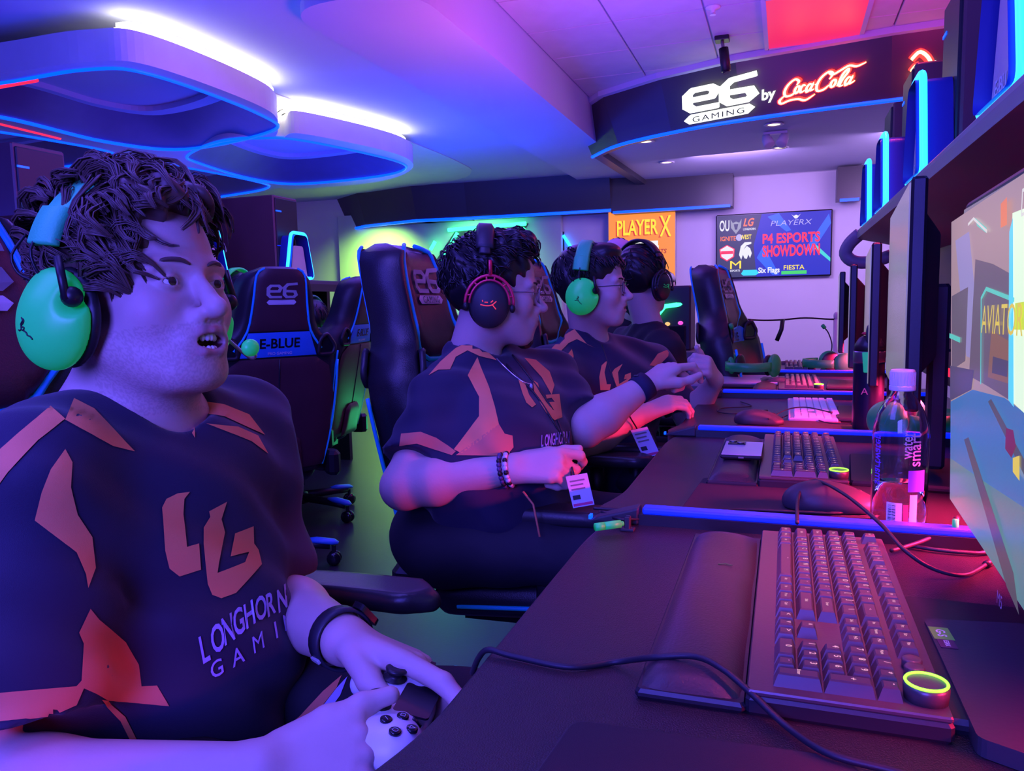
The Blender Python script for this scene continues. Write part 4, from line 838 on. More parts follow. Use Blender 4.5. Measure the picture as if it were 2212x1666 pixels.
# green clip-on microphone resting on the divider tip
p0, p1 = PL(1286, 1139, z=DZ+.012), PL(1346, 1131, z=DZ+.012); e = empty('lapel_microphone', (p0+p1)/2-np.array([0, 0, .006]), 0, 'small bright green microphone stick lying at the divider tip', 'microphone')
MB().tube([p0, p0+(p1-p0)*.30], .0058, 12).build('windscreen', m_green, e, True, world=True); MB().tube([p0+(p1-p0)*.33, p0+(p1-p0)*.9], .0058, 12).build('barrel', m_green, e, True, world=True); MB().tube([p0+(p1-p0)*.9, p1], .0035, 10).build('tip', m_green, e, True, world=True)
p = PL(1356, 1140, z=DZ+.004); e = empty('cable_clip', (p[0], p[1], DZ), 0, 'small dark cable clip on the desk corner beside the green microphone', 'clip'); MB().box((0, 0, .002), (.020, .014, .004), bev=.001).build('foot', m_dark, e)
for s in (-1, 1): MB().box((0, s*.0045, .012), (.008, .003, .018), bev=.001).build('jaw', m_dark, e)
# ---- cables
def cable(px, label, z=DZ+.004, r=.0026, parent=None, zs=None):
    pts = [PL(a, b, z=(z if zs is None else zs[i])) for i, (a, b) in enumerate(px)]; q = smooth_path(pts, 8); c = pts[len(pts)//2]
    e = empty('cable', (c[0], c[1], DZ), 0, label, 'cable'); MB().tube(q, r, 8).build('sheath', m_cable, e, True, world=True)
    d = q[-1]-q[-2]; MB().tube([q[-1]-unit(d)*.001, q[-1]+unit(d)*.014], r*1.7, 8).build('plug', m_black, e, True, world=True); return e
cable([(1020, 1455), (1035, 1420), (1056, 1404), (1110, 1418), (1230, 1441), (1330, 1430), (1415, 1420), (1500, 1418), (1560, 1445), (1620, 1495), (1700, 1570), (1790, 1628), (1930, 1666), (2000, 1690)], 'dark cable running across the nearest wrist rest and over the desk edge', r=.0029, zs=[DZ-.03, DZ-.006, DZ+.005, DZ+.004, DZ+.004, DZ+.004, DZ+.020, DZ+.027, DZ+.027, DZ+.018, DZ+.006, DZ+.0075, DZ+.0075, DZ+.0075])
cable([(1282, 1098), (1330, 1101), (1440, 1104), (1540, 1108), (1600, 1101), (1720, 1106), (1830, 1106), (1895, 1072)], 'dark cable crossing the desk just beyond the nearest divider', z=DZ+.0065)
cable([(1300, 1106), (1340, 1122), (1400, 1118), (1440, 1106), (1560, 1108), (1690, 1128)], 'dark cable curling from the cable clip to the nearest keyboard', z=DZ+.009)
cable([(1722, 1130), (1724, 1075), (1740, 1046), (1770, 1040), (1830, 1072), (1900, 1130), (1950, 1185), (2010, 1226), (2080, 1243), (2130, 1220)], 'dark cable arching over the large mouse towards the nearest monitor', z=DZ+.02, zs=[DZ+.032, DZ+.03, DZ+.04, DZ+.045, DZ+.050, DZ+.046, DZ+.03, DZ+.012, DZ+.004, DZ+.004])
cable([(1925, 1190), (1990, 1170), (2055, 1140), (2065, 1125)], 'short dark cable behind the bottle ending in a green plug', z=DZ+.012)
cable([(1970, 1180), (2040, 1190), (2110, 1195), (2150, 1190)], 'short dark cable on the desk under the nearest monitor edge', z=DZ+.004)
cable([(1600, 868), (1622, 878), (1560, 882), (1552, 890), (1590, 894), (1650, 888)], 'thin dark cable loop on the desk left of the white keyboard', r=.0018)
cable([(1660, 905), (1700, 885), (1740, 880), (1790, 890)], 'thin dark cable over the white keyboard', z=DZ+.022, r=.0018)
cable([(1690, 902), (1730, 890), (1780, 912), (1840, 916)], 'thin dark cable from the mouse beside the white keyboard', z=DZ+.006, r=.0018)
cable([(1690, 848), (1730, 842), (1780, 852), (1835, 850)], 'thin dark cable on the desk of the open green headset', r=.002)
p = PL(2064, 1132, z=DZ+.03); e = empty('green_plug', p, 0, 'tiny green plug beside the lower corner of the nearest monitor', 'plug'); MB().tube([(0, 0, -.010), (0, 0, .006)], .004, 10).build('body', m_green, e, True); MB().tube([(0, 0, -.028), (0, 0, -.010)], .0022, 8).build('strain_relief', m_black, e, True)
# small red lights behind the monitors
for a, b, l in ((1880, 548, 'tiny red status light under the shelf end'), ):
    p = PL(a, b, x=.33); e = empty('status_light', p, 0, l, 'light'); MB().ell((0, 0, 0), (.008, .008, .006)).build('lens', m_led_r, e, True); MB().box((.012, 0, .01), (.02, .02, .02)).build('holder', m_black, e)
# ================================================================== gaming chairs (local: facing +X, origin on the floor)
HW = [(.44, .205), (.50, .225), (.62, .250), (.75, .262), (.86, .268), (.92, .258), (.965, .225), (1.0, .180), (1.05, .160), (1.12, .150), (1.18, .132), (1.215, .100), (1.232, .055)]
def hw(z):
    for (a, b), (c, d) in zip(HW, HW[1:]):
        if z <= c: t = (z-a)/(c-a); t = t*t*(3-2*t)*.5+t*.5; return b+(d-b)*t
    return HW[-1][1]
def bx(z): return -.225-(z-.44)*.20-(.05*max(0, (z-.95))**1 if z > .95 else 0)
def bol(s, z):   # side bolsters stand forward of the middle
    k = .075 if z < .9 else .075+(.045-.075)*min(1, (z-.9)/.15); return k*max(0, (abs(s)-.45)/.55)**1.6
def front(y, z): w_ = hw(z); s = max(-1, min(1, y/w_)); return bx(z)+.045+bol(s, z)
def back(y, z): w_ = hw(z); s = max(-1, min(1, y/w_)); return bx(z)-.055+.025*abs(s)**3
def make_chair():
    e = empty('gaming_chair', (0, 0, 0), 0, '', 'chair', 'gaming chairs')
    nz, ny = 36, 16; V = []; F = []
    for i in range(nz+1):
        z = .44+(1.232-.44)*i/nz; w_ = hw(z)
        for j in range(2*ny):
            if j <= ny: s = -1+2*j/ny; y = s*w_; x = front(y*.999, z) if abs(s) < .999 else bx(z)+.045+bol(1, z)-.02
            else: s = 1-2*(j-ny)/ny; y = s*w_*.97; x = back(y, z)
            if i == nz: x = bx(z)-.005+(x-bx(z))*.3
            V.append((x, y, z))
    n = 2*ny
    for i in range(nz):
        for j in range(n): F.append((i*n+j, i*n+(j+1) % n, (i+1)*n+(j+1) % n, (i+1)*n+j))
    F += [tuple(range(n-1, -1, -1)), tuple(range(nz*n, nz*n+n))]
    mb = MB(); mb.add(V, F); bk = mb.build('backrest', m_leather, e, True)
    # head pad front with a U of piping; back head panel
    def on(y, z, fr, k): return ((front(y, z)+k) if fr else (back(y, z)-k), y, z)
    def patch(name, outline, fr, k, m, step=.02, bulge=0.0):
        """panel lying on the front or back of the backrest: outline (y,z)"""
        q = [np.array(p) for p in outline]; dense = []
        for i in range(len(q)):
            a, b = q[i], q[(i+1) % len(q)]; kk = max(1, int(np.linalg.norm(b-a)/step))
            for j in range(kk): dense.append(a+(b-a)*j/kk)
        lo = np.min(q, 0); hi = np.max(q, 0); g = np.array([(a, b) for a in np.arange(lo[0]+step/2, hi[0], step) for b in np.arange(lo[1]+step/2, hi[1], step)]).reshape(-1, 2); dd = np.array(dense)
        if len(g): g = g[in_poly(g, [tuple(p) for p in q])]
        if len(g): g = g[[np.min(np.hypot(dd[:, 0]-p[0], dd[:, 1]-p[1])) > step*.4 for p in g]]
        pts = [Vector(map(float, p)) for p in dense]+[Vector(map(float, p)) for p in g]; r = delaunay_2d_cdt(pts, [], [list(range(len(dense)))], 1, 1e-5)
        V = []
        for v in r[0]:
            ed = min(1, np.min(np.hypot(dd[:, 0]-v[0], dd[:, 1]-v[1]))/.03); V.append(on(v[0], v[1], fr, k+bulge*(1-(1-ed)**2)))
        return ob(name, mesh(name, V, [tuple(t) if fr else tuple(t)[::-1] for t in r[2]], m, True), e)
    zz = np.linspace(1.02, 1.215, 9); R_ = [(hw(z)*.74, z) for z in zz]; L_ = [(-a, b) for a, b in R_[::-1]]
    fr_out = [(-.105, .985), (-.06, .955), (.06, .955), (.105, .985)]+R_+L_
    fp = patch('head_pad', fr_out, True, .004, m_leather2, bulge=.018)
    MB().tube(smooth_path([on(y, z, True, .006) for y, z in [(-hw(1.225)*.4, 1.228)]+[(a, b) for a, b in L_]+[(-.105, .985), (-.06, .955), (.06, .955), (.105, .985)]+R_+[(hw(1.225)*.4, 1.228)]], 2), .0055, 6).build('front_piping', m_pipe, e, True)
    mb = MB(); o = np.array([0, -.075, 1.085]); e6(mb, o, (0, .15, 0), (-.012, 0, .085), (.001, 0, 0), .12)
    mb.v = [np.array((front(p[1], p[2])+.027, p[1], p[2])) for p in mb.v]; mb.build('front_logo', m_print, fp)
    mb = MB(); text_at(mb, 'GAMING', (0, 0, 1.0955), (0, 1, 0), UZ, width=.10, bold=.01, sp=1.2); mb.v = [np.array((front(p[1], p[2])+.0285, p[1], p[2])) for p in mb.v]; mb.build('front_logo_text', m_gloss, fp)
    band = [(-.150, .895), (.150, .895), (.175, .945), (.125, .965), (.06, .948), (-.06, .948), (-.125, .965), (-.175, .945)]
    fb = patch('front_band', band, True, .003, m_blue_l, bulge=.003)
    mb = MB(); text_at(mb, 'E-BLUE', (0, 0, .918), (0, 1, 0), UZ, width=.15, bold=.02); mb.v = [np.array((front(p[1], p[2])+.008, p[1], p[2])) for p in mb.v]; mb.build('band_lettering', m_gloss, fb)
    # back: head panel, blue band, slots, side piping, lower cover
    bo = [(-.118, 1.0), (.118, 1.0), (.10, 1.10), (.088, 1.20), (.06, 1.222), (-.06, 1.222), (-.088, 1.20), (-.10, 1.10)]
    hp = patch('back_head_panel', bo, False, .003, m_leather2, bulge=.004)
    mb = MB(); e6(mb, np.array([0, .055, 1.095]), (0, -.11, 0), (0, 0, .075), (.001, 0, 0), .12)
    mb.v = [np.array((back(p[1], p[2])-.0085, p[1], p[2])) for p in mb.v]; mb.build('back_logo', m_print, hp)
    for s in (-1, 1):
        MB().tube(smooth_path([on(s*a, b, False, .004) for a, b in ((.165, .93), (.118, 1.0), (.10, 1.10), (.088, 1.20), (.06, 1.224))], 3), .0045, 6).build('back_piping', m_pipe, e, True)
        MB().tube(smooth_path([on(s*(hw(z)*.93), z, True, .004) for z in (.46, .55, .66, .78, .88)], 3), .0055, 6).build('side_piping', m_pipe, e, True)
        MB().tube(smooth_path([on(s*(hw(z)*.90), z, False, .002) for z in (.46, .55, .66, .78, .88)], 3), .0045, 6).build('rear_side_piping', m_pipe, e, True)
        slot = [(s*.150, .905), (s*.215, .905), (s*.225, .935), (s*.190, .985), (s*.160, .965)]
        for fr in (True, False):
            patch('belt_slot', slot if s > 0 else slot[::-1], fr, .006, m_gloss, bulge=-.002)
            MB().tube([on(y, z, fr, .006) for y, z in round_poly(slot, .012, 2)], .008, 6, closed=True).build('slot_rim', m_leather, e, True)
    bb = patch('back_band', [(-.145, .905), (.145, .905), (.115, .995), (-.115, .995)], False, .004, m_blue_l, bulge=.003)
    mb = MB(); text_at(mb, 'E-BLUE', (0, 0, .955), (0, -1, 0), UZ, width=.15, bold=.02); mb.v = [np.array((back(p[1], p[2])-.0085, p[1], p[2])) for p in mb.v]; mb.build('band_lettering', m_gloss, bb)
    mb = MB(); text_at(mb, 'PRO GAMING', (0, 0, .918), (0, -1, 0), UZ, width=.09); mb.v = [np.array((back(p[1], p[2])-.0085, p[1], p[2])) for p in mb.v]; mb.build('band_small_lettering', m_print, bb)
    patch('back_skin', [(-.20, .46), (.20, .46), (.215, .60), (.225, .75), (.20, .86), (.145, .898), (-.145, .898), (-.20, .86), (-.225, .75), (-.215, .60)], False, .003, m_leather2, bulge=.004)
    MB().tube([on(0, z, False, .007) for z in np.linspace(.58, .895, 8)], .003, 6).build('back_seam', m_leather, e, True)
    patch('hinge_cover', [(-.10, .44), (.10, .44), (.085, .58), (.05, .60), (-.05, .60), (-.085, .58)], False, .012, m_leather2, bulge=.012)
    # seat
    V, F = sdf_mesh([cone((-.18, -.14, .435), .05, (.20, -.14, .440), .05, .03), cone((-.18, .14, .435), .05, (.20, .14, .440), .05, .03), cone((-.18, 0, .43), .05, (.20, 0, .43), .05, .03), cone((-.16, -.235, .45), .045, (.16, -.235, .465), .04, .03), cone((-.16, .235, .45), .045, (.16, .235, .465), .04, .03), cone((.22, -.18, .425), .05, (.22, .18, .425), .05, .03)], .014)
    ob('seat', np_mesh('seat', V, F, m_leather), e)
    MB().tube(smooth_path([(-.14, -.275, .44), (.1, -.275, .455), (.22, -.22, .45), (.268, 0, .44), (.22, .22, .45), (.1, .275, .455), (-.14, .275, .44)], 4), .005, 6).build('seat_piping', m_pipe, e, True)
    MB().box((0, 0, .375), (.34, .30, .03)).build('seat_plate', m_black, e)
    for s in (-1, 1):
        MB().tube(smooth_path([(.02, s*.20, .385), (.04, s*.275, .39), (.06, s*.290, .43), (.06, s*.290, .63)], 3), .022, 8, up=(1, 0, 0)).build('arm_post', m_black, e, True)
        V, F = sdf_mesh([cone((-.08, s*.292, .652), .026, (.17, s*.292, .656), .030, .02), cone((-.08, s*.274, .652), .026, (.17, s*.270, .656), .028, .02), cone((.17, s*.280, .656), .03, (.205, s*.280, .648), .022, .02)], .009, clip=[((0, 0, .640), (0, 0, -1)), ((0, 0, .672), (0, 0, 1))])
        ob('arm_pad', np_mesh('arm_pad', V, F, mat('soft black armrest', (.028, .026, .030), .36, bump=.1, bscale=300)), e)
        MB().box((-.26, s*.235, .46), (.09, .05, .10), bev=.015).build('recline_hinge', m_black, e)
    MB().lathe([(.028, .09), (.028, .24), (.02, .245), (.02, .36)], n=16).build('gas_lift', m_black, e, True); MB().lathe([(.055, .075), (.06, .085), (.05, .125), (.03, .13)], n=18).build('base_hub', m_black, e, True)
    for k in range(5):
        a = 2*PI*k/5+.35; c, s = math.cos(a), math.sin(a); leg = MB().tube([(c*.04, s*.04, .105), (c*.24, s*.24, .092), (c*.30, s*.30, .084)], [.026, .021, .018], 8, flat=.9).build('base_leg', m_black, e, True)
        mb = MB(); mb.tube([(c*.20, s*.20, .112), (c*.24, s*.24, .110), (c*.315, s*.315, .100), (c*.335, s*.335, .094)], [.014, .026, .025, .012], 8, flat=.5); mb.build('leg_cap', m_blue_l, leg, True)
        mb = MB(); q = (-s, c, 0)
        for t in (-1, 1): mb.lathe([(.006, -.009), (.028, -.008), (.030, 0), (.028, .008), (.006, .009)], (c*.315+t*q[0]*.013, s*.315+t*q[1]*.013, .0302), q, 14)
        cs = mb.build('caster', m_gloss, e, True); MB().tube([(c*.315, s*.315, .03), (c*.315, s*.315, .085)], .009, 8).build('stem', m_black, cs)
    return e
ch0 = make_chair()
CH = [((-.68, .69), 2, 'gaming chair behind the man with the green headset in the foreground'), ((-.525, 1.735), 3, 'gaming chair of the man with the black and red headset'), ((-.46, 2.47), 0, 'gaming chair of the man with glasses and green headset'),
      ((.06, 3.42), -10, 'empty gaming chair pushed under the desk beyond the fist bump'), ((-2.07, 2.60), 146, 'gaming chair with its back to us, beside the green headset microphone'), ((-2.38, 3.33), 190, 'half-turned gaming chair next to the green lit wall')]
for i, (xy, a, lab) in enumerate(CH):
    o = ch0 if i == 0 else copy_tree(ch0); o.location = (*xy, 0); o.rotation_euler = (0, 0, R(a)); o['label'] = lab
# ================================================================== people
m_skin = mat('skin', (.5, .36, .32), .5, attr='tint', bump=.12, bscale=260, var=.06, vscale=30, spec=.35)
m_jersey = mat('navy black jersey knit', (.016, .014, .048), .72, bump=.25, bscale=1200, var=.15, vscale=12, sheen=.15)
m_orange = mat('burnt orange jersey panel', (.98, .29, .12), .72, bump=.2, bscale=1200, var=.1, vscale=12)
m_orange2 = mat('dull orange jersey panel', (.78, .22, .12), .72, bump=.2, bscale=1200, var=.1, vscale=12)
m_jwhite = mat('pale jersey print', (.42, .38, .75), .6)
m_trouser = mat('black trousers', (.012, .012, .020), .8, bump=.2, bscale=900)
m_shoe = mat('dark shoe', (.03, .03, .035), .6)
m_hairbr = mat('dark brown hair', (.11, .066, .055), .42, var=.35, vscale=60); m_hairbk = mat('black hair', (.012, .011, .014), .4, var=.3, vscale=60)
m_eye = mat('eye white', (.75, .72, .72), .2); m_iris = mat('dark iris', (.05, .03, .02), .15); m_teeth = mat('teeth', (.80, .78, .74), .25); m_lens = mat('spectacle lens', (.9, .95, 1), .02, trans=1, ior=1.05, alpha=.35)
SK = np.array([.56, .40, .36])
def rotz(a): c, s = math.cos(a), math.sin(a); return np.array([[c, -s, 0], [s, c, 0], [0, 0, 1]])
def head_frame(pos, yaw, pitch=0, roll=0, s=1.0):
    y, p, r = R(yaw), R(pitch), R(roll); Ry = np.array([[math.cos(p), 0, -math.sin(p)], [0, 1, 0], [math.sin(p), 0, math.cos(p)]]); Rx = np.array([[1, 0, 0], [0, math.cos(r), -math.sin(r)], [0, math.sin(r), math.cos(r)]])
    return np.asarray(pos, float), rotz(y) @ Ry @ Rx, s
def head_prims(HF, mouth=0.0, jaw=1.0):
    """local: x forward, y the wearer's left, z up; eyes near z=.014"""
    o, Rm, s = HF; W = lambda x, y, z: o+Rm @ (np.array([x, y, z])*s)
    E = lambda c, r, k=.02, sub=False: ellip(W(*c), np.array(r)*s, k*s, Rm, sub); C = lambda a, ra, b, rb, k=.015: cone(W(*a), ra*s, W(*b), rb*s, k*s)
    p = [E((-.008, 0, .052), (.100, .077, .082)), E((.036, 0, -.018), (.056, .060, .082), .03), E((.030, 0, -.055), (.056, .050*jaw, .042), .03)]
    for t in (-1, 1): p += [C((.004, t*.058*jaw, -.045), .014, (.066, t*.026*jaw, -.088), .016, .03), E((.060, t*.040, -.016), (.026, .022, .024), .025), C((.078, t*.044, .030), .009, (.088, t*.010, .028), .009, .014)]
    p += [E((.079, 0, -.090), (.017, .024, .017), .022), C((.090, 0, .020), .0085, (.113, 0, -.018), .0105, .010), E((.1165, 0, -.0215), (.0118, .0112, .0105), .007)]
    for t in (-1, 1): p += [E((.0985, t*.0125, -.0275), (.0115, .0085, .0085), .008), E((.1015, t*.030, .0135), (.016, .0175, .0105), .014, True)]
    for t in (-1, 1): p += [E((.0785, t*.0315, .0120), (.0150, .0160, .0140), .004), E((.0975, t*.0315, .0112), (.0160, .0140, .0039), .0025, True), E((.106, t*.008, -.0345), (.006, .0042, .0035), .002, True)]
    # lips
    z0 = -.053; up, lo = z0+.004+mouth*.25, z0-.005-mouth*.75
    p += [E((.088, 0, z0), (.016, .030, .022), .02)]
    for a, b in (((.1010, -.012, up+.0022), (.1035, 0, up+.001)), ((.1035, 0, up+.001), (.1010, .012, up+.0022)), ((.1010, -.012, up+.0022), (.092, -.024, z0-.001)), ((.1010, .012, up+.0022), (.092, .024, z0-.001)), ((.1000, -.011, lo), (.1015, .011, lo)), ((.1000, -.011, lo), (.092, -.023, z0-.001)), ((.1000, .011, lo), (.092, .023, z0-.001))): p += [C(a, .0042, b, .0042, .006)]
    if mouth: p += [E((.098, 0, (up+lo)/2), (.022, .019, (up-lo)/2-.0012), .003, True)]
    else: p += [E((.106, 0, z0), (.010, .022, .0008), .002, True)]
    for t in (-1, 1): p += [E((-.006, t*.079, .004), (.016, .008, .030), .008)]
    return p
def hand_prims(wr, d, n, th, L=.185, curl=(30, 30, 30, 30), spread=6, thumb=((35, 20), 20), r=.0085, pip=1.2):
    """wr wrist, d finger direction, n back-of-hand normal, th=+1/-1 thumb side; curl per finger in degrees"""
    d = unit(d); n = unit(np.asarray(n)-d*np.dot(n, d)); t = np.cross(n, d)*th; k = L/.185; p = []; wr = np.asarray(wr, float)
    for a, sd in ((.030, .027), (.030, .009), (.030, -.009), (.030, -.026)): p += [cone(wr+t*sd*.55*k, .0165*k, wr+d*(.088-.004*abs(sd/.009-1))*k+t*sd*k, .0125*k, .012)]
    tips = []
    for i, (sd, ls) in enumerate(((.027, (.042, .026, .021)), (.009, (.047, .029, .022)), (-.009, (.043, .028, .022)), (-.026, (.034, .021, .020)))):
        b = wr+d*(.090-(.006 if i == 3 else .0))*k+t*sd*k; ang = 0; dd = unit(d+t*math.tan(R(spread*(1.5-i)/1.5))); rr = r*k*(.92 if i == 3 else 1.0)*1.08
        c = curl[i] if np.ndim(curl[i]) else (curl[i], curl[i]*pip, curl[i]*.7)
        for j, l in enumerate(ls):
            ang += c[j]; q = dd*math.cos(R(ang))-n*math.sin(R(ang)); e_ = b+q*l*k; p += [cone(b, rr*(1.05-.07*j), e_, rr*(.98-.09*j), .004)]; b = e_
        tips.append(b)
    (ab, dn), cu = thumb; b = wr+d*.022*k+t*.026*k-n*.006*k; ax = unit(d*math.cos(R(ab))+t*math.sin(R(ab))-n*math.sin(R(dn))); inn = unit(d*.5-t*.3-n*.2)
    for j, (l, rr) in enumerate(((.044, .0135), (.034, .0105), (.028, .0095))):
        q = unit(ax*math.cos(R(cu*j*.5))+unit(d-ax*np.dot(d, ax))*math.sin(R(cu*j*.5))); e_ = b+q*l*k; p += [cone(b, rr*k*1.05, e_, rr*k*.92, .008)]; b = e_
    tips.append(b); return p, tips
def tint(V, HF, mouth=0.0, stub=0.0, base=SK):
    o, Rm, s = HF; L = (V-o) @ Rm/s; c = np.tile(base, (len(V), 1)); z0 = -.053
    up, lo = z0+.004+mouth*.25, z0-.005-mouth*.75
    lip = np.exp(-((L[:, 1]/.022)**4))*((L[:, 2] < up+.0065) & (L[:, 2] > lo-.006))*(L[:, 0] > .088); lip = np.clip(lip, 0, 1)[:, None]
    c = c*(1-lip*.75)+np.array([.46, .20, .22])*lip*.75
    ins = ((L[:, 2] < up-.0005) & (L[:, 2] > lo+.0005) & (np.abs(L[:, 1]) < .018) & (L[:, 0] < .0985) & (L[:, 0] > .06) & (mouth > 0))[:, None]; c = np.where(ins, np.array([.12, .02, .03]), c)
    ck = np.exp(-(((L[:, 0]-.07)/.02)**2+((np.abs(L[:, 1])-.045)/.018)**2+((L[:, 2]+.02)/.02)**2))[:, None]; c = c*(1-.12*ck*np.array([0, 1, 1]))
    if stub:
        bd = ((L[:, 2] < -.035) & (L[:, 0] > -.02) & (np.abs(L[:, 0]) < .2) & (L[:, 2] > -.13)); nz = RNG.random(len(V)); f = (bd & (nz > .55))*stub*(1-lip[:, 0]); c = c*(1-f[:, None])
    return c
def sweep_hair(HF, n, seed, region, L=.06, wave=.006, r=.0045, lift=.012, swirl=.8, down=.6, fwd=0.0, grow=1.04, seg=8, tilt=None, rv=.15, n4=True, clump=1, cr_=.006):
    """locks of hair combed over the scalp in a smooth flow; each lock is a clump of strands closing to a tip"""
    o, Rm, s = HF; rg = np.random.default_rng(seed); mb = MB(); C0 = np.array([-.008, 0, .052]); RR = np.array([.100, .077, .082])*grow; k = 0; tries = 0; cw = unit([-.5, .1, .85])
    while k < n and tries < n*25:
        tries += 1; v = unit(rg.normal(size=3)); p = C0+v*RR
        if not region(p, v): continue
        nn = unit(v/RR); fl = v-cw*np.dot(v, cw); fl = unit(fl-nn*np.dot(fl, nn)+1e-6); sw = np.cross(nn, fl); g = np.array([fwd, 0, -down]); g = g-nn*np.dot(g, nn)
        fz = math.sin(p @ np.array([43., 31., 23.])+seed)+math.sin(p @ np.array([-29., 47., 37.])+1.7*seed); t = fl+sw*swirl*.5*fz+g*.8+rg.normal(size=3)*rv
        if tilt is not None: t = t+tilt(p)
        t = unit(t-nn*np.dot(t, nn)); ln = L*rg.uniform(.75, 1.2); ph = 2.2*math.sin(p @ np.array([37., -41., 29.]))+rg.normal()*.35; wv = wave*rg.uniform(.7, 1.3); sd = np.cross(nn, t); pts = []; lf = lift*rg.uniform(.6, 1.4); f1 = rg.uniform(5, 6.5)
        q = p.copy(); dirn = t.copy(); ns = []
        for i in range(seg):
            a = i/(seg-1); pts.append(q+nn*(lf*math.sin(a*PI*.8)+.002)+sd*wv*math.sin(ph+a*f1)+nn*wv*.6*math.cos(ph+a*f1)); ns.append(sd)
            q = q+dirn*ln/(seg-1); w_ = (q-C0)/RR; lw = np.linalg.norm(w_)
            if lw < 1.0: q = C0+(q-C0)/lw
            elif lw > 1.06: q = C0+(q-C0)*(1.0+(lw-1)*.75)/lw
            nn2 = unit((q-C0)/RR**2); dirn = unit(dirn-nn2*np.dot(dirn, nn2)*.7+np.array([0, 0, -.06*down]))
        for c in range(clump):
            of = (sd*rg.normal()+nn*rg.normal()*.6)*(cr_ if clump > 1 else 0); tw = rg.normal()*.5; P_ = []
            for i, b in enumerate(pts):
                a = i/(seg-1); kk = (1-.75*a**1.5)*(.75+.25*math.sin(a*6+tw)); P_.append(o+Rm @ ((b+of*kk)*s))
            rr = r*rg.uniform(.7, 1.25)*s; mb.tube(P_, [rr*.6]+[rr]*(seg-3)+[rr*.7, rr*.15], 4, flat=.7, cap=False)
        k += 1
    return mb
def cap_prims(HF, parts):
    o, Rm, s = HF; return [ellip(o+Rm @ (np.array(c)*s), np.array(r)*s, k*s, Rm, sub) for c, r, k, sub in parts]
def eyes(HF, parent, gaze=(0, 0)):
    o, Rm, s = HF
    for t in (-1, 1):
        c = o+Rm @ (np.array([.0795, t*.0315, .0115])*s); ey = MB().ell(c, (.0125*s,)*3, 16, 12).build('eyeball', m_eye, parent, True, world=True)
        f = Rm @ unit([1, gaze[0], gaze[1]]); mb = MB(); a, b = frame(f); r_ = .0050*s; V = [c+f*.0131*s]+[c+f*.0122*s+(a*math.cos(q)+b*math.sin(q))*r_ for q in np.linspace(0, 2*PI, 17)[:-1]]; mb.add(V, [(0, 1+i, 1+(i+1) % 16) for i in range(16)]); mb.build('iris', m_iris, ey, True)
def brows(HF, parent, m, th=.0032, raise_=0.0):
    o, Rm, s = HF
    for t in (-1, 1):
        pts = [o+Rm @ (np.array(q)*s) for q in ((.0975, t*.012, .0300+raise_), (.0965, t*.024, .0345+raise_), (.0880, t*.038, .0345+raise_), (.0770, t*.049, .0275+raise_))]; MB().tube(smooth_path(pts, 4), [th*s*(.6+.5*math.sin(i/12*PI)) for i in range(13)], 6, flat=.7).build('eyebrow', m, parent, True, world=True)
def folds(seed, amp, axes):
    def f(p):
        d = np.zeros(len(p))
        for (dx, dy, dz), fr, ph, a in axes: u = p[:, 0]*dx+p[:, 1]*dy+p[:, 2]*dz; w_ = .5*np.sin(p @ np.array([7.3, 5.1, 9.7])+ph)+.5*np.sin(p @ np.array([-11., 8.1, 4.3])+2*ph); d += a*np.sin(u*fr+ph+1.6*w_)*(.45+.55*np.sin(p @ np.array([4.7, -6.1, 5.3])+ph*1.7))
        return d*amp
    return f
def lower_body(parent, hip, kneeR, kneeL, ankR, ankL, h=.014, r=.085):
    hip, kneeR, kneeL, ankR, ankL = [np.asarray(q, float) for q in (hip, kneeR, kneeL, ankR, ankL)]; side = unit(np.cross(UZ, unit(kneeR+kneeL-2*hip)))
    p = [ellip(hip, (.15, .18, .11), .05)]
    for kn, an, s in ((kneeR, ankR, -1), (kneeL, ankL, 1)): p += [cone(hip+side*s*.09, r*1.05, kn, r*.72, .03), cone(kn, r*.70, an, r*.48, .03)]
    V, F = sdf_mesh(p, h, disp=folds(3, .004, [((.2, .1, 1), 60, .4, 1), ((1, .3, .4), 45, 1.9, .8)])); ob('trousers', np_mesh('trousers', V, F, m_trouser), parent, True)
    for an in (ankR, ankL):
        V, F = sdf_mesh([cone(an+np.array([-.03, 0, -.04]), .045, an+np.array([.13, 0, -.062]), .034, .02), cone(an+np.array([0, 0, -.02]), .05, an+np.array([.05, 0, -.05]), .045, .02)], .009, clip=[((0, 0, .004), (0, 0, -1))]); ob('shoe', np_mesh('shoe', V, F, m_shoe), parent, True)
# ---------------------------------------------------------------- man in the foreground
def cr(pts): return [(a/2.067, 860+b/2.067) for a, b in pts]
p1 = empty('person', (-.78, .68, 0), 0, 'man in navy and orange jersey in the foreground, holding a white controller', 'person')
HF1 = head_frame(P(308, 660, .87), -6, 8, -2, .965)
N1 = np.array([-.735, .700, .950]); S1r = np.array([-.700, .545, .915]); S1l = np.array([-.715, .870, .905])
E1r = P(-140, 1750, .67); W1r = P(560, 1682, .668); E1l = P(585, 1300, 1.06); W1l = P(748, 1385, .86)
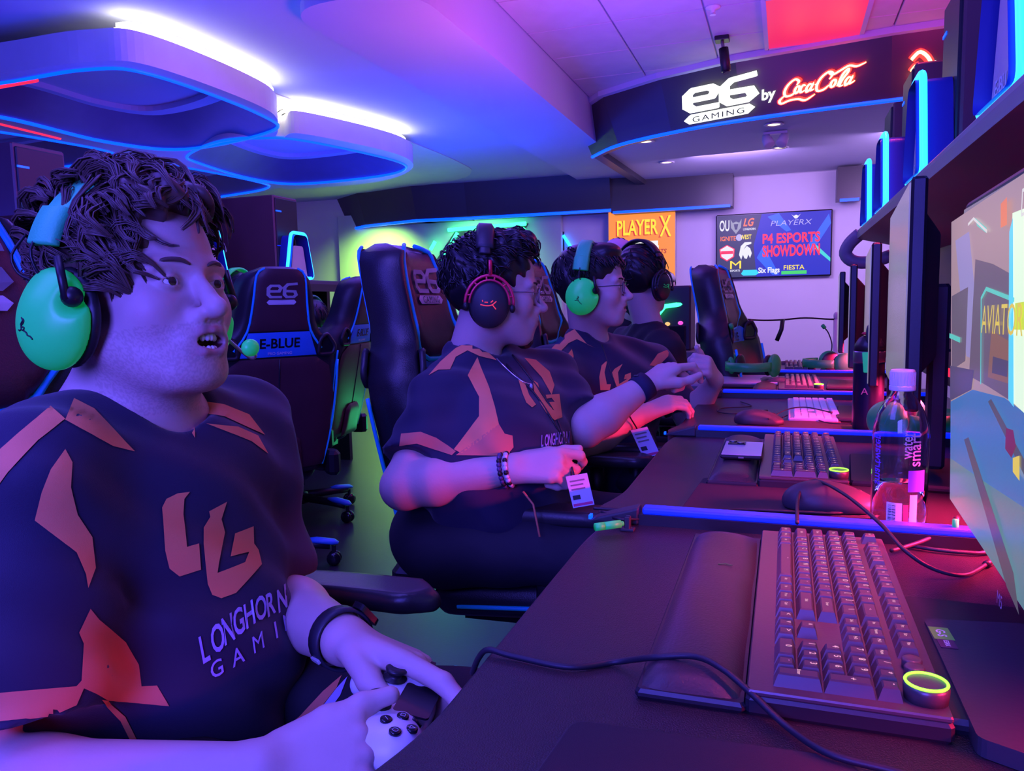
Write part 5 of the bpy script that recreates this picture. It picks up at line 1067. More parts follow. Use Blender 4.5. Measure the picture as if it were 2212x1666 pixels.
# the controller frame first, hands close on it
cPd, cPb = P(908, 1478, .815), P(852, 1583, .722); cW = unit(cPd-cPb); cN = unit(P(1000, 300, .5)-np.array([-.35, .66, .68])); cF = unit(np.cross(cW, cN)); cF = cF if cF[0] > 0 else -cF
cN = unit(np.cross(cF, cW)); cN = cN if cN[2] > 0 else -cN; cO = (cPd+cPb)/2-cF*.008
def CT(f, w_, n): return cO+cF*f+cW*w_+cN*n
hl, tl = hand_prims(W1l, P(905, 1437, .83)-W1l, (.05, .45, .9), -1, .19, ((8, 18, 20), (30, 45, 30), (45, 60, 35), (55, 65, 40)), 7, ((24, 28), 18), .0098)
hr, tr = hand_prims(W1r, P(735, 1628, .692)-W1r, (-.1, -.72, .62), 1, .185, ((52, 60, 40), (58, 65, 40), (60, 65, 40), (62, 70, 40)), 4, ((13, -3), 12), .0098)
hp = head_prims(HF1, .011); neck = [cone(HF1[0]+HF1[1] @ np.array([-.022, 0, -.045]), .056, N1, .062, .03), cone(HF1[0]+HF1[1] @ np.array([.012, 0, -.075]), .036, N1+np.array([.03, 0, .0]), .045, .035)]
tors = [ellip((-.735, .705, .84), (.105, .165, .16), .05), cone(S1r, .052, S1l, .052, .04), ellip((-.725, .69, .66), (.12, .15, .16), .05)]
V1, F1 = sdf_mesh(hp+neck+tors, .0019, lo=HF1[0]-np.array([.13, .11, .165]), hi=HF1[0]+np.array([.16, .11, .16]))
armr = [cone(S1r, .055, E1r, .047, .03), cone(E1r, .047, E1r+(W1r-E1r)*.3, .050, .02), cone(E1r+(W1r-E1r)*.3, .050, W1r, .029, .02)]; arml = [cone(S1l, .055, E1l, .045, .03), cone(E1l, .045, E1l+(W1l-E1l)*.35, .043, .02), cone(E1l+(W1l-E1l)*.35, .043, W1l, .028, .02)]
bx_ = lambda pr: (np.min([np.minimum(q[1]-q[2], q[3]-q[4]) for q in pr if q[0] == 'c'], 0)-.01, np.max([np.maximum(q[1]+q[2], q[3]+q[4]) for q in pr if q[0] == 'c'], 0)+.01)
a_, b_2 = bx_(armr[1:]+hr); V2, F2 = sdf_mesh(armr+hr, .0026, lo=a_, hi=b_2); a_, b_2 = bx_(arml[1:]+hl); V3, F3 = sdf_mesh(arml+hl, .0026, lo=a_, hi=b_2); V4, F4 = sdf_mesh(neck+tors+armr[:1]+arml[:1], .010)
Vb = np.concatenate([V1, V2, V3, V4]); Fb = np.concatenate([F1, F2+len(V1), F3+len(V1)+len(V2), F4+len(V1)+len(V2)+len(V3)])
ob('body', np_mesh('body', Vb, Fb, m_skin, col=tint(Vb, HF1, .011, .16)), p1, True); eyes(HF1, p1, (-.12, -.02)); brows(HF1, p1, m_hairbr, .0036)
o, Rm, s = HF1
for zz, dz, n_ in ((-.0475, -.0058, 8), (-.0645, .0048, 6)):    # rows of teeth
    mb = MB()
    for k in range(n_): t = (k-(n_-1)/2)*.0050; x_ = .0955-.0135*(t/.018)**2; mb.ell(o+Rm @ np.array([x_, t, zz+dz*.3]), (.0030, .0034, .0046), 8, 6, Rm)
    mb.build('teeth_row', m_teeth, p1, True, world=True)
# hair: solid underlayer with loose wavy locks
cap = cap_prims(HF1, [((-.014, 0, .062), (.104, .083, .082), .02, False), ((-.050, 0, .020), (.060, .081, .066), .03, False), ((.056, .0, .108), (.044, .060, .026), .02, False), ((.104, .018, .036), (.062, .074, .064), .012, True), ((.035, 0, -.045), (.085, .12, .050), .02, True), ((.055, .080, .035), (.070, .050, .070), .012, True)])
V, F = sdf_mesh(cap, .004, disp=folds(5, .006, [((1, .6, .3), 130, .3, 1), ((.2, 1, .7), 160, 1.3, .8)])); ob('hair', np_mesh('hair', V, F, m_hairbr), p1, True)
def noband(p): return not (p[1] < -.045 and -.062 < p[0] < .012 and p[2] > .055) and not (p[0] > -.02 and p[1] > .025 and p[2] < .112)
def reg(p, v): return noband(p) and (p[2] > .100+.35*max(0, p[0]-.03) or (p[0] < .03 and p[2] > .03) or (p[0] < .0 and p[2] > .0) or (p[0] < -.05 and p[2] > -.045))
hm = sweep_hair(HF1, 230, 4, reg, L=.074, wave=.0080, r=.0012, lift=.013, swirl=1.3, down=.45, fwd=.5, grow=1.06, clump=16, cr_=.0064)
hT = sweep_hair(HF1, 110, 21, lambda p, v: p[2] > .085 and -.085 < p[0] < .040 and noband(p), L=.070, wave=.0095, r=.0012, lift=.020, swirl=1.5, down=.15, fwd=.6, grow=1.13, clump=16, cr_=.0070)
hh = sweep_hair(HF1, 34, 9, lambda p, v: p[0] > .035 and p[2] > .112, L=.050, wave=.007, r=.0012, lift=.018, swirl=.9, down=.0, fwd=.5, grow=1.10, tilt=lambda p: np.array([0, -1.1 if p[1] < .03 else .5, .35]), clump=16, cr_=.006)
h3 = sweep_hair(HF1, 30, 12, lambda p, v: .0 < p[0] < .058 and p[1] < -.040 and p[2] > .035 and p[2] < .105, L=.064, wave=.009, r=.0011, lift=.010, swirl=.6, down=1.6, fwd=.25, grow=1.06, clump=11, cr_=.005)
for mb_, nm in ((hm, 'hair_locks'), (hT, 'crown_locks'), (hh, 'fringe'), (h3, 'side_locks')): mb_.build(nm, m_hairbr, p1, True, world=True)['kind'] = 'stuff'
# jersey
hemR = P(50, 1545, .712); hemL = E1l+(S1l-E1l)*.12
jp = [ellip((-.715, .705, .845), (.122, .185, .150), .05), cone(S1r+np.array([0, .02, -.01]), .070, S1l+np.array([0, -.02, -.01]), .068, .05), ellip((-.690, .695, .665), (.150, .172, .175), .06), cone(N1+np.array([-.015, 0, -.02]), .075, np.array([-.72, .70, .86]), .10, .05),
      cone(N1+np.array([0, -.035, -.012]), .042, S1r, .066, .04), cone(N1+np.array([0, .035, -.012]), .042, S1l, .064, .04), cone(S1r, .074, hemR, .074, .035, True), cone(S1l, .070, hemL, .066, .035, True), ellip((-.73, .69, .52), (.15, .18, .09), .05),
      ellip(N1+np.array([.055, .0, .028]), (.062, .052, .050), .012, None, True), ellip(N1+np.array([.0, .0, .062]), (.072, .072, .060), .010, None, True)]
fj = folds(2, .0075, [((.3, .5, 1), 55, .2, 1), ((1, -.4, .8), 48, 1.1, .9), ((-.5, .8, .9), 70, 2.3, .6)])
VJ, FJ = sdf_mesh(jp, .0055, disp=fj); j1 = ob('jersey', np_mesh('jersey', VJ, FJ, m_jersey), p1, True); BJ = bvh_of(VJ, FJ)
D = lambda nm, pl, m=m_orange, sm=0, st=9, off=.0012: decal(nm, BJ, pl, m, j1, st, off, sm)
D('collar_panel', [(160, 862), (203, 884), (271, 957), (290, 976), (242, 964), (193, 937), (140, 908)], m_orange)
D('shoulder_band', [(109, 879), (140, 906), (82, 952), (19, 1020), (-40, 1100), (-80, 1080), (-30, 1000), (44, 933)], m_orange)
D('raglan_panel', [(140, 971), (155, 1000), (152, 1053), (167, 1112), (198, 1160), (205, 1228), (189, 1271), (184, 1242), (164, 1194), (75, 1124), (90, 1063), (109, 1015)], m_orange)
D('side_panel', [(194, 1315), (213, 1339), (271, 1387), (300, 1436), (305, 1484), (339, 1482), (365, 1525), (232, 1513), (208, 1499), (174, 1484), (179, 1392), (169, 1368)], m_orange2)
D('side_piping', [(218, 1511), (232, 1513), (271, 1547), (305, 1615), (290, 1615), (261, 1557)], m_orange)
D('sleeve_stripe', [(-80, 1500), (0, 1496), (164, 1482), (179, 1465), (181, 1484), (164, 1523), (111, 1547), (0, 1559), (-80, 1562)], m_orange2)
D('shoulder_band', [(411, 862), (484, 875), (537, 896), (571, 940), (532, 923), (484, 901), (426, 891)], m_orange); D('raglan_panel', [(445, 916), (513, 923), (556, 942), (578, 981), (542, 954), (508, 940)], m_orange); D('collar_panel', [(411, 868), (423, 889), (420, 947), (414, 937)], m_orange)
D('logo_letter', cr([(845, 418), (790, 425), (740, 450), (720, 490), (735, 680), (755, 760), (800, 795), (895, 765), (885, 650), (832, 665), (815, 520), (820, 450)]), m_orange, 0, 8, .0016)
D('logo_letter', cr([(1010, 462), (930, 505), (935, 530), (905, 580), (905, 650), (925, 830), (945, 880), (985, 895), (1050, 870), (1165, 745), (1150, 680), (1130, 650), (1128, 572), (1045, 605), (1025, 710), (1108, 690), (1090, 735), (968, 780), (975, 730), (1000, 600), (985, 540)]), m_orange, 0, 8, .0016)
for i, ch in enumerate('LONGHORN'):
    t = i/8; ox, oy = 436+185*t, 1434-118*t-14*math.sin(t*PI); sc_ = 1-.25*t; decal_text('jersey_lettering', BJ, ch, m_jwhite, j1, (ox, oy), (36*sc_, -22), (-15+10*t, -80+14*t), .0018, bold=.02)
for ch, ox, oy, k_ in (('G', 455, 1470, 40), ('A', 502, 1442, 38), ('M', 545, 1413, 34), ('I', 592, 1382, 34), ('N', 612, 1366, 26)): decal_text('jersey_lettering', BJ, ch, m_jwhite, j1, (ox, oy), (k_, -k_*.62), (-8, -50), .0018, bold=.008)
lower_body(p1, (-.80, .68, .575), (-.36, .56, .57), (-.36, .82, .57), (-.34, .55, .09), (-.34, .83, .09))
# shorts stripe over the lap
tr_ = [o_ for o_ in p1.children if o_.name.startswith('trousers')][0]; tv_ = np.array([v.co for v in tr_.data.vertices]); tf_ = [tuple(p.vertices) for p in tr_.data.polygons]
BT = BVHTree.FromPolygons([tuple(v) for v in VJ]+[tuple(v) for v in tv_], [tuple(int(i) for i in q) for q in FJ]+[tuple(i+len(VJ) for i in q) for q in tf_])
c3 = lambda pts: [(500+a/3.228, 1150+b/3.228) for a, b in pts]
decal('orange_hem_stripe', BT, c3([(770, 1000), (640, 1110), (480, 1280), (280, 1445), (380, 1440), (600, 1255), (735, 1085)]), m_orange2, j1, 8, .0014); decal('white_hem_stripe', BT, c3([(810, 1010), (735, 1090), (605, 1255), (390, 1440), (450, 1420), (640, 1300), (760, 1140)]), m_jwhite, j1, 8, .0016)
# ---------------------------------------------------------------- controller
m_cw = mat('white controller shell', (.74, .74, .78), .38, var=.04)
ct = empty('game_controller', cO, 0, 'white game controller with black touch pad held over the lap', 'controller')
gr = [cone(CT(.0, .0, -.008), .020, CT(.0, .0, -.008), .020, .02)]
gp = [cone(CT(.012, -.055, -.012), .021, CT(.012, .055, -.012), .021, .02), cone(CT(-.018, -.04, -.012), .019, CT(-.018, .04, -.012), .019, .02)]
for s in (-1, 1): gp += [cone(CT(.010, s*.056, -.012), .024, CT(-.025, s*.064, -.018), .022, .02), cone(CT(-.025, s*.064, -.018), .022, CT(-.058, s*.070, -.030), .015, .02), cone(CT(-.016, s*.028, -.006), .016, CT(-.016, s*.028, -.004), .016, .008)]
V, F = sdf_mesh(gp, .0026); ob('shell', np_mesh('shell', V, F, m_cw), ct, True); BC = bvh_of(V, F)
def top(f, w_, k=0.0): 
    h, nn, i, d_ = BC.ray_cast(Vector(CT(f, w_, .1)), Vector(-cN)); return (np.array(h) if h is not None else CT(f, w_, .01))+cN*k
mb = MB(); tpq = rrect(.036, .056, .004, 3); mb.prism(tpq, top(.016, 0, -.001), cF, cW, cN*.0022); mb.build('touch_pad', m_gloss, ct, world=True)
for s in (-1, 1):
    b = top(-.016, s*.027, -.002); MB().lathe([(.0125, 0), (.0125, .001), (.007, .002), (.007, .007), (.0105, .008), (.0115, .011), (.0090, .0125), (.004, .0115)], b, cN, 18).build('thumb_stick', m_black, ct, True, world=True)
    MB().tube([top(.020, s*.034, .0), top(.029, s*.034, .0)], .0026, 8).build('menu_button', m_gloss, ct, True, world=True)
    mb = MB(); mb.tube([CT(.034, s*.040, -.008), CT(.036, s*.068, -.012)], .0075, 8); mb.build('shoulder_button', m_gloss, ct, True, world=True); mb = MB(); mb.tube([CT(.034, s*.044, -.024), CT(.036, s*.066, -.026)], .010, 8); mb.build('trigger', m_gloss, ct, True, world=True)
for k in range(4):
    a = k*PI/2; f_, w_ = .011*math.cos(a), .011*math.sin(a); q = top(.012+f_, .054+w_, -.0005); dv, sv_ = cF*math.cos(a)+cW*math.sin(a), -cF*math.sin(a)+cW*math.cos(a)
    mb = MB(); mb.prism([(-.0055, 0), (-.001, -.0048), (.0055, -.0048), (.0055, .0048), (-.001, .0048)], q, dv, sv_, cN*.0022); mb.build('direction_button', m_gloss, ct, world=True)
    q = top(.012+f_*1.15, -.054+w_*1.15, -.001); bt = MB().lathe([(.0058, 0), (.0058, .0028), (.0050, .0034), (.0002, .0032)], q, cN, 16).build('face_button', m_gloss, ct, True, world=True)
    sh = [[(math.cos(t)*.0026, math.sin(t)*.0026) for t in np.linspace(0, 2*PI, 13)], [(-.0024, -.0018), (.0024, -.0018), (0, .003), (-.0024, -.0018)], [(-.002, -.002), (.002, -.002), (.002, .002), (-.002, .002), (-.002, -.002)], [(-.002, -.002), (.002, .002)]][[1, 2, 3, 0][k]]
    mb = MB(); stroke(mb, sh, .0006, q+cN*.0035, -cW, cF, cN*.0002); mb.build('button_mark', m_lgrey, bt)
MB().lathe([(.0055, 0), (.0055, .001), (.001, .0012)], top(-.018, 0, -.0003), cN, 14).build('home_button', m_dark, ct, True, world=True)
# ---------------------------------------------------------------- watch on the left wrist
wd_ = unit(W1l-E1l); wc = W1l-wd_*.012; a1, b1 = frame(wd_); wt = empty('wristwatch', wc, 0, 'black band watch on the left wrist of the foreground man', 'watch')
mb = MB(); V = []; F = []; n = 28
for w_, r_ in ((-.011, .0325), (.011, .0315), (.011, .0345), (-.011, .0355)): V += [wc+wd_*w_+(a1*math.cos(t)+b1*math.sin(t))*r_ for t in np.linspace(0, 2*PI, n+1)[:-1]]
for l in range(4): F += [(l*n+i, l*n+(i+1) % n, ((l+1) % 4)*n+(i+1) % n, ((l+1) % 4)*n+i) for i in range(n)]
mb.add(V, F); mb.build('band', mat('black silicone strap', (.02, .022, .035), .45), wt, True, world=True)
tc = unit(P(748, 1385, .2)-wc); cd = unit(tc-wd_*np.dot(tc, wd_)); bd = unit(-UZ*.6+cd*.6); bd = unit(bd-wd_*np.dot(bd, wd_)); s2 = np.cross(wd_, bd)
mb = MB(); mb.prism(rrect(.020, .005, .001, 2), wc+bd*.0345, wd_, s2, bd*.003); mb.build('buckle', m_lgrey, wt, world=True)
up_ = unit(UZ-wd_*UZ.dot(wd_)); mb = MB(); mb.prism(rrect(.026, .034, .006, 3), wc+np.cross(wd_, bd)*0+unit(UZ*.5+UX*.1+UY*.9-wd_*np.dot(UZ*.5+UY*.9, wd_))*.034, wd_, np.cross(wd_, unit(UZ*.5+UY*.9)), unit(UZ*.5+UY*.9)*.008); mb.build('watch_case', m_gloss, wt, world=True)
# ---------------------------------------------------------------- green headset of the foreground man
def headset(HF, label, cupm, bandm, style='green', mic=True, tilt=0.0, scale=1.0, group=None):
    o, Rm, s = HF; W = lambda x, y, z: o+Rm @ (np.array([x, y, z])*s); e = empty('headset', W(0, 0, 0), 0, label, 'headset', group); tl_ = R(tilt)
    X = lambda x, z: (x*math.cos(tl_)-z*math.sin(tl_), x*math.sin(tl_)+z*math.cos(tl_))
    for t in (-1, 1):
        ce = (-.010, t*.092, -.014); Rt = Rm @ np.array([[math.cos(tl_), 0, -math.sin(tl_)], [0, 1, 0], [math.sin(tl_), 0, math.cos(tl_)]])
        V, F = sdf_mesh([ellip(W(ce[0], t*.084, ce[2]), (.046*s, .014*s, .055*s), .004, Rt)], .0032); ob('ear_cushion', np_mesh('ear_cushion', V, F, m_black), e, True)
        if style == 'green':
            V, F = sdf_mesh([ellip(W(ce[0]-.004, t*.098, ce[2]), (.049*s, .024*s, .054*s), .01, Rt), ellip(W(ce[0]-.010, t*.104, ce[2]-.010), (.030*s, .022*s, .036*s), .02, Rt), ellip(W(ce[0]+.040, t*.112, ce[2]+.014), (.012*s, .02*s, .016*s), .008, Rt, True)], .0028, clip=[(W(0, t*.090, 0), Rm @ np.array([0, -t, 0]))])
        else:
            V, F = sdf_mesh([ellip(W(ce[0], t*.098, ce[2]), (.043*s, .020*s, .053*s), .01, Rt)], .0035)
        cup = ob('ear_cup', np_mesh('ear_cup', V, F, cupm), e, True); Bq = bvh_of(V, F)
        def onc(u_, v_, k=.001):
            q = W(ce[0]+u_, t*.2, ce[2]+v_); h, nn, i_, d_ = Bq.ray_cast(Vector(q), Vector(Rm @ np.array([0, -t, 0]))); return (np.array(h) if h is not None else W(ce[0]+u_, t*.12, ce[2]+v_))+Rm @ np.array([0, t, 0])*k
        if style == 'green':
            f_ = 1 if t < 0 else -1; K = .0085
            for S in ([(-.1, 1.4), (.1, 1.0), (-.35, .6), (-.1, .25), (.25, .1), (.0, -.2), (-.35, .0), (-.25, .45), (.1, .6)], [(.0, -.2), (.5, -.55), (.6, -.9), (1.0, -1.1), (1.2, -1.5)], [(-.35, .0), (-.9, -.1), (-1.1, .05)], [(.1, .6), (.35, .9), (.2, 1.2)]):
                MB().tube(smooth_path([onc(-.012+a*K*f_, -.010+b*K, .0003) for a, b in S], 3), .0008, 5).build('snake_mark', m_black, cup, True)
            MB().tube([W(ce[0]+.033, t*.112, ce[2]+.058), W(ce[0]+.040, t*.114, ce[2]+.012)], .0045*s, 8).build('slider', m_black, e, True, world=True)
            MB().ell(W(ce[0]+.038, t*.106, ce[2]+.016), (.011*s,)*3, 12, 8).build('swivel', m_black, e, True, world=True)
            mb = MB()
            for dx in (-.034, -.004): mb.tube(smooth_path([W(dx*.9-.012, t*.0985, .082), W(dx*1.1-.014, t*.112, .060), W(dx*1.0-.014, t*.110, .040), W(dx*.6-.014, t*.104, .030)], 3), .0016*s, 6)
            mb.build('wire_yoke', m_black, e, True, world=True)
        else:
            mb = MB(); pts = [onc(.050*math.cos(a), .056*math.sin(a), .001) for a in np.linspace(.1, PI-.1, 15)]
            arc1 = [W(ce[0]+.052*math.cos(a), t*.104, ce[2]+.060*math.sin(a)) for a in np.linspace(-.1, PI+.1, 19)]; arc2 = [W(ce[0]+.043*math.cos(a), t*.110, ce[2]+.050*math.sin(a)) for a in np.linspace(.0, PI, 19)]
            m_rd = mat('red aluminium fork', (.75, .03, .10), .35, metal=.3) if style == 'hyper' else m_dark
            MB().tube(arc1, .0035*s, 6).build('fork_arc', m_rd, e, True, world=True); MB().tube(arc2, .0025*s, 6).build('fork_inner_arc', m_rd, e, True, world=True)
            for q in (2, 5, 8, 10, 13, 16): MB().tube([arc1[q], arc2[q]], .0022*s, 6).build('fork_strut', m_rd, e, True, world=True)
            MB().tube([W(ce[0], t*.104, ce[2]+.060), W(ce[0]-.002, t*.100, ce[2]+.092)], .007*s, 8, flat=.5).build('fork_stem', m_rd, e, True, world=True)
            for sx in (-1, 1): MB().ell(W(ce[0]+sx*.050, t*.104, ce[2]-.008), (.007*s, .007*s, .010*s), 10, 6).build('hinge', m_black, e, True, world=True)
            for S in ([(-1.6, -.2), (-.6, -.35), (.4, -.2), (1.2, .5)], [(.5, -.1), (1.2, -.9)], [(-.9, .25), (-.3, .25)], [(.2, .25), (.6, .6)], [(-1.3, .6), (-1.2, .3)]): MB().tube(smooth_path([onc(a*.012*(1 if t < 0 else -1), b*.012, .0004) for a, b in S], 3), .0012, 5).build('ear_mark', (glow('red ear emblem', (1, .05, .12), .8) if style == 'hyper' else m_green), cup, True)
    def band(name, a0, a1, ry, rz_, w_, th, m, zc=.030, xo=-.024):
        mb = MB(); n = 22; V = []; F = []
        for i in range(n+1):
            a = a0+(a1-a0)*i/n; c, sn_ = math.cos(a), math.sin(a)
            for dx, dr in ((-w_, 0), (-w_*.7, th), (w_*.7, th), (w_, 0), (w_*.8, -th*.4), (-w_*.8, -th*.4)): x, z = X(dx+xo, (zc+(rz_+dr)*sn_)); V.append(W(x, (ry+dr)*c, z))
        for i in range(n):
            for j in range(6): F.append((i*6+j, i*6+(j+1) % 6, i*6+6+(j+1) % 6, i*6+6+j))
        F += [tuple(range(5, -1, -1)), tuple(range(n*6, n*6+6))]; mb.add(V, F); return mb.build(name, m, e, True, world=True)
    if style == 'green':
        band('headband', .30, PI-.30, .103, .115, .022, .006, bandm)
        for a0 in (.26, PI-.62): band('band_end', a0, a0+.36, .1045, .116, .0235, .009, bandm)
    else: band('headband', .62, PI-.62, .104, .124, .020, .008, bandm); 
    if style != 'green':
        for a0 in (.52, PI-.86): band('band_end', a0, a0+.34, .106, .122, .013, .006, m_dark)
    if mic:
        pts = smooth_path([W(.02, .104, -.045), W(.06, .095, -.072), W(.105, .060, -.075), W(.128, .030, -.068)], 5); MB().tube(pts, .0022*s, 6).build('mic_boom', m_lgrey if style == 'green' else m_black, e, True, world=True)
        MB().ell(pts[-1], (.009*s, .012*s, .010*s), 12, 8).build('mic_tip', cupm, e, True, world=True)
    return e
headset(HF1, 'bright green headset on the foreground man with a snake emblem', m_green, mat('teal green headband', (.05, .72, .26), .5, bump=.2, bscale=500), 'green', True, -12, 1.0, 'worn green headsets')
# ---------------------------------------------------------------- the other players
def build_person(label, HF, N, Sr, Sl, Er, Wr, El, Wl, hr, hl, h=.0034, mouth=0.0, girth=1.0, hem=(.62, .62), belly=None, base=SK, jaw=1.0, jm=m_jersey, lower=None, fold=.006, stub=0.0):
    N, Sr, Sl, Er, Wr, El, Wl = [np.asarray(q, float) for q in (N, Sr, Sl, Er, Wr, El, Wl)]; mid = (Sr+Sl)/2; side = unit(Sl-Sr); fw = unit(np.cross(side, UZ)); rt = np.array([fw, side, UZ]).T
    base_ = mid-UZ*.34+fw*.02 if belly is None else np.asarray(belly, float); e = empty('person', (base_[0], base_[1], 0), 0, label, 'person')
    hp = head_prims(HF, mouth, jaw); nk = [cone(HF[0]+HF[1] @ np.array([-.022, 0, -.045]), .052, N, .058, .03)]; ch = mid-UZ*.09+fw*.01; w_ = np.linalg.norm(Sl-Sr)/2
    tors = [ellip(ch, (.10*girth, w_+.03, .15), .05, rt), cone(Sr, .048, Sl, .048, .04), ellip(base_+UZ*.06, (.11*girth, .14*girth, .17), .05, rt)]
    ar = [cone(Sr, .052, Er, .044, .03), cone(Er, .044, Er+(Wr-Er)*.3, .046, .02), cone(Er+(Wr-Er)*.3, .046, Wr, .027, .02)]; al = [cone(Sl, .052, El, .044, .03), cone(El, .044, El+(Wl-El)*.3, .046, .02), cone(El+(Wl-El)*.3, .046, Wl, .027, .02)]
    V1, F1 = sdf_mesh(hp+nk+tors, h*.8, lo=HF[0]-np.array([.14, .14, .165]), hi=HF[0]+np.array([.14, .14, .15])); parts = [(V1, F1)]
    for a, q in ((ar, hr), (al, hl)): lo_, hi_ = bx_(a[1:]+q); parts.append(sdf_mesh(a+q, h, lo=lo_, hi=hi_))
    parts.append(sdf_mesh(nk+tors+ar[:1]+al[:1], .012)); V = np.concatenate([p[0] for p in parts]); F = []; b = 0
    for v, f in parts: F.append(f+b); b += len(v)
    ob('body', np_mesh('body', V, np.concatenate(F), m_skin, col=tint(V, HF, mouth, stub, base)), e, True); eyes(HF, e)
    hr_, hl_ = Sr+(Er-Sr)*hem[0], Sl+(El-Sl)*hem[1]
    jp = [ellip(ch+fw*.012, (.115*girth, w_+.045, .15), .05, rt), cone(Sr+side*.02-UZ*.01, .064, Sl-side*.02-UZ*.01, .062, .05), ellip(base_+UZ*.05+fw*.02, (.135*girth, .155*girth, .19), .06, rt), cone(N-UZ*.03, .07, ch, .10, .05), cone(N-side*.03-UZ*.015, .04, Sr, .062, .04), cone(N+side*.03-UZ*.015, .04, Sl, .06, .04), cone(Sr, .068, hr_, .068, .035, True), cone(Sl, .066, hl_, .064, .035, True),
          ellip(N+fw*.05+UZ*.025, (.055, .045, .045), .012, rt, True), ellip(N+UZ*.058, (.066, .066, .055), .010, None, True)]
    VJ, FJ = sdf_mesh(jp, h*2.0, disp=folds(2, fold, [((.3, .5, 1), 55, .2, 1), ((1, -.4, .8), 48, 1.1, .9), ((-.5, .8, .9), 70, 2.3, .6)])); j = ob('jersey', np_mesh('jersey', VJ, FJ, jm), e, True)
    if lower: lower_body(e, *lower)
    return e, j, bvh_of(VJ, FJ)
def crop(o, k): return lambda pts: [(o[0]+a/k, o[1]+b/k) for a, b in pts]
# second player: black and red headset, beard, glasses
HF2 = head_frame(P(1064, 640, 1.75), 23, -4, 2, 1.0); Wr2 = P(1112, 1012, 1.50); Wl2 = P(1396, 832, 1.85)
h2r, _ = hand_prims(Wr2, P(1235, 1002, 1.47)-Wr2, (.15, -.75, .65), 1, .185, ((35, 55, 30), (62, 80, 45), (66, 85, 50), (70, 85, 50)), 5, ((22, 25), 25), .0092)
h2l, _ = hand_prims(Wl2, P(1470, 778, 1.90)-Wl2, (-.2, -.3, .9), -1, .185, ((25, 45, 25), (62, 85, 45), (66, 85, 50), (70, 85, 50)), 5, ((25, 25), 25), .0092)
p2, j2, B2 = build_person('man with black and red headset and wire glasses, fist raised over his lap', HF2, (-.675, 1.645, .975), P(955, 868, 1.66), P(1185, 815, 1.92), P(872, 1052, 1.56), Wr2, P(1262, 925, 1.80), Wl2, h2r, h2l, .0034, 0, 1.16, (.72, .80), P(1080, 1080, 1.66)+np.array([-.03, .02, 0]), jaw=1.0, lower=(P(1040, 1170, 1.70)+np.array([-.05, 0, .02]), (-.30, 1.46, .58), (-.26, 1.72, .58), (-.26, 1.45, .09), (-.24, 1.74, .09)))
c4 = crop((800, 480), 2.381); D2 = lambda nm, pl, m=m_orange: decal(nm, B2, c4(pl), m, j2, 7, .0014)
D2('shoulder_band', [(520, 612), (580, 650), (650, 712), (560, 690), (500, 662), (440, 695), (410, 760), (350, 762), (300, 790), (360, 720), (440, 650)]); D2('raglan_panel', [(550, 695), (565, 740), (610, 850), (640, 950), (660, 1040), (560, 1130), (470, 1190), (430, 1170), (560, 1000), (560, 900), (500, 790)])
D2('side_panel', [(660, 1040), (690, 1090), (730, 1100), (735, 1160), (700, 1200), (440, 1200), (560, 1110)], m_orange2); D2('shoulder_band', [(790, 700), (850, 710), (920, 770), (945, 840), (930, 890), (880, 800)]); D2('sleeve_stripe', [(160, 1090), (260, 1080), (340, 1110), (400, 1150), (440, 1180), (420, 1200), (330, 1170), (240, 1140), (150, 1150)], m_orange2)
D2('logo_letter', [(755, 795), (790, 820), (815, 890), (850, 940), (830, 955), (800, 930), (780, 880)]); D2('logo_letter', [(835, 815), (860, 830), (870, 870), (905, 930), (945, 925), (930, 905), (905, 910), (900, 890), (970, 885), (985, 1005), (945, 1020), (905, 985), (870, 930), (840, 870)])
for i, ch in enumerate('LONGHORN'): decal_text('jersey_lettering', B2, ch, m_jwhite, j2, (1167+7.6*i, 966-1.2*i), (10.5, -1.5), (1.5, -36), .002, bold=.02)
MB().tube([P(1130, 1062, 1.50), P(1152, 1090, 1.50), P(1166, 1160, 1.48)], .0022, 6).build('trouser_piping', m_orange2, p2, True, world=True)
brows(HF2, p2, m_hairbk, .003)
def cap2(HF, parent, m, parts, locks, h=.004, amp=.004):
    V, F = sdf_mesh(cap_prims(HF, parts), h, disp=folds(5, amp, [((1, .6, .3), 150, .3, 1), ((.2, 1, .7), 170, 1.3, .8)])); ob('hair', np_mesh('hair', V, F, m), parent, True)
    for k, a in enumerate(locks): sweep_hair(HF, *a[:3], n4=True, **a[3]).build('hair_locks', m, parent, True, world=True)['kind'] = 'stuff'
short = [((-.012, 0, .060), (.104, .082, .084), .02, False), ((-.048, 0, .020), (.058, .079, .062), .03, False), ((.102, 0, .020), (.054, .074, .058), .012, True), ((.040, 0, -.048), (.085, .12, .055), .012, True)]
cap2(HF2, p2, m_hairbk, short+[((.045, 0, .128), (.050, .055, .022), .02, False)], [(420, 4, lambda p, v: p[2] > .085 or (p[0] < .02 and p[2] > .02), dict(L=.036, wave=.002, r=.0022, lift=.012, down=-.1, fwd=.9, grow=1.05)), (160, 6, lambda p, v: p[0] > .02 and p[2] > .115, dict(L=.040, wave=.003, r=.0026, lift=.022, down=-.6, fwd=1.2, grow=1.06))])
o, Rm, s = HF2; V, F = sdf_mesh([ellip(o+Rm @ np.array(c), r, .01, Rm) for c, r in (((.078, 0, -.098), (.020, .026, .018)), ((.084, 0, -.080), (.014, .018, .010)))], .003, disp=folds(1, .002, [((1, .5, .2), 300, 0, 1), ((.1, 1, .6), 340, 1, 1)])); ob('beard', np_mesh('beard', V, F, m_hairbk), p2, True)
